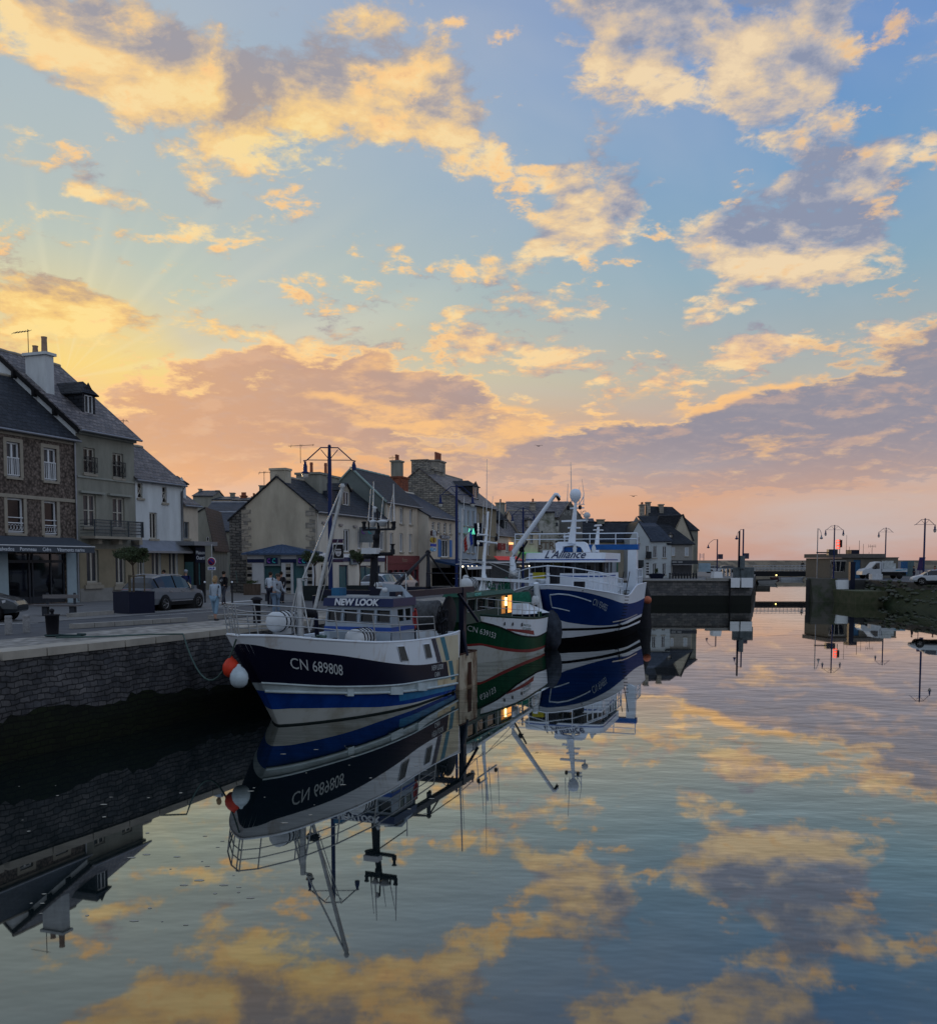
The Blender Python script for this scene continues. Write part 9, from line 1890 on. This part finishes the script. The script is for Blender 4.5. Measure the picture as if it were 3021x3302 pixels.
# red harbour signal
p = rf_(2708, 1741, 127); sg3 = thing('harbour_signal', 'black harbour signal with three glowing red lights on its left side', 'signal light', (p.x, 127, Z_(1786)))
k = MB(); k.box((p.x, 126.8, rf_(0, 1765, 127).z), (p.x + .25, 127.2, p.z)); k.tube((p.x, 127, Z_(1786)), (p.x, 127, p.z + .1), .05, n=6); k.build('signal_board', black, sg3)
redl = mat('red_signal', (1, .1, .05), .5, emit=(1, .06, .02, 1.6))
for yy in (1746, 1755, 1765):
    c = rf_(2704, yy, 126.7); k = MB(); k.path([c + Vector((.28 * math.cos(x) - .1, 0, .19 * math.sin(x))) for x in [R(30 + i * 30) for i in range(11)]], .05, 5); k.build('red_light', redl, sg3)
# truck
tx = rf_(2776, 1815, 124).x; tr_ = thing('flatbed_truck', 'white flatbed truck with blue swoosh parked before the control building', 'truck', (tx + 3, 124, G0)); k = MB(); Yt = 123.5
prof_ = [(0, .55), (0, 1.0), (.35, 1.3), (1.1, 1.45), (1.75, 2.2), (2.35, 2.3), (2.5, 2.25), (2.5, .55)]
k.prism([(tx + x, Yt, G0 + z) for x, z in prof_], Vector((0, 1.9, 0))); k.build('cab', paint_w, tr_)
k = MB(); k.prism([(tx + x, Yt - .012, G0 + z) for x, z in ((1.25, 1.45), (1.8, 2.08), (2.25, 2.1), (2.25, 1.35), (1.4, 1.3))], Vector((0, .01, 0))); k.build('cab_window', cglass, tr_)
k = MB(); k.box((tx + 2.6, Yt, G0 + .95), (tx + 5.9, Yt + 2, G0 + 1.35)); k.box((tx + 2.6, Yt + .1, G0 + 1.36), (tx + 2.75, Yt + 1.9, G0 + 2.2)); bed = k.build('flatbed', paint_w, tr_)
k = MB(); k.prism([(tx + x, Yt - .01, G0 + z) for x, z in ((4.0, 1.0), (4.6, 1.2), (5.8, 1.28), (5.8, 1.18), (4.7, 1.1))], Vector((0, .008, 0))); k.build('swoosh', mat('swoosh_blue', (.02, .25, .4), .5), bed)
k = MB(); k.box((tx + .3, Yt + .1, G0 + .45), (tx + 5.8, Yt + 1.8, G0 + .9)); k.build('chassis', black, tr_)
for x in (.85, 4.9):
    for y_ in (Yt + .02, Yt + 1.88): k = MB(); k.lathe((tx + x, y_, G0 + .38), [(.02, -.11), (.36, -.11), (.38, 0), (.36, .11), (.02, .11)], 16, 0, Matrix.Rotation(R(90), 3, 'X')); k.build('wheel', tyre, tr_)
k = MB(); k.box((tx + 3.0, Yt + .5, G0 + 1.37), (tx + 4.6, Yt + 1.5, G0 + 2.05)); k.box((tx + 3.1, Yt + .55, G0 + 2.06), (tx + 4.3, Yt + 1.3, G0 + 2.4)); single(k, 'truck_load', mat('wrapped_load', (.42, .45, .45), .7, var=.4, scale=3), 'pale wrapped bundle lying on the flatbed truck', 'bundle', (tx + 3.8, 124, G0 + 1.4))
k = MB(); a, b = rf_(2809, 1851, 119.5), rf_(2842, 1872, 119.5); k.box((a.x, 119.2, G0), (b.x, 120.2, a.z)); ob = single(k, 'electric_cabinet', mat('cabinet_white', (.5, .53, .56), .6), 'white double electric cabinet at the pier edge below the truck', 'cabinet', (a.x, 119.5, G0)); k = MB(); k.box((a.x + .35, 119.17, G0 + .05), (a.x + .38, 119.198, a.z - .05)); k.build('door_gap', dkfr, ob)
k = MB(); a, b = rf_(2912, 1808, 150), rf_(2946, 1850, 150); k.box((a.x, 150, G0), (b.x, 156, a.z)); single(k, 'market_shed', mat('shed_teal', (.09, .14, .15), .7, var=.3), 'low teal shed beyond the truck', 'shed', (a.x, 150, G0))
k = MB(); a, b = rf_(2900, 1811, 149), rf_(2921, 1845, 149); k.box((a.x, 148.5, G0 + .3), (b.x, 149.5, a.z)); single(k, 'blue_kiosk', mat('kiosk_blue', (.03, .10, .22), .6, var=.3), 'blue kiosk between the truck and the teal shed', 'kiosk', (a.x, 149, G0))
k = MB(); a = rf_(2958, 1797, 110); k.hexa([(a.x, 110, 4.0), (a.x + .7, 110, 4.0), (a.x + .7, 110.05, 4.0), (a.x, 110.05, 4.0), (a.x + .25, 110, a.z), (a.x + .95, 110, a.z), (a.x + .95, 110.05, a.z), (a.x + .25, 110.05, a.z)]); k.tube((a.x + .35, 110, G0), (a.x + .35, 110, 4.1), .04, n=5); single(k, 'feather_banner', mat('banner_purple', (.05, .03, .10), .8, var=.4), 'slanted dark banner left of the far right lamp', 'banner', (a.x, 110, G0))
k = MB()
for i in range(9): x = rf_(2330 + i * 12, 1815, 150).x; k.box((x, 150, G0), (x + .25, 150.3, G0 + rnd.uniform(.8, 1.3)))
single(k, 'fence_posts', zinc, 'row of short grey fence posts on the far left quay', 'fence', (rf_(2340, 1815, 150).x, 150, G0))
k = MB()
for i in range(10):
    x = rf_(2160 + i * 9.5, 1815, 126).x; k.lathe((x, 126, G0), [(.12, 0), (.1, .5), (.14, .75), (.02, .8)], 8)
    if i < 9: k.tube((x, 126, G0 + .6), (rf_(2160 + (i + 1) * 9.5, 1815, 126).x, 126, G0 + .6), .03, n=4)
single(k, 'chain_fence', iron, 'low chain fence of black posts before the shop end house', 'fence', (rf_(2160, 1815, 126).x, 126, G0))
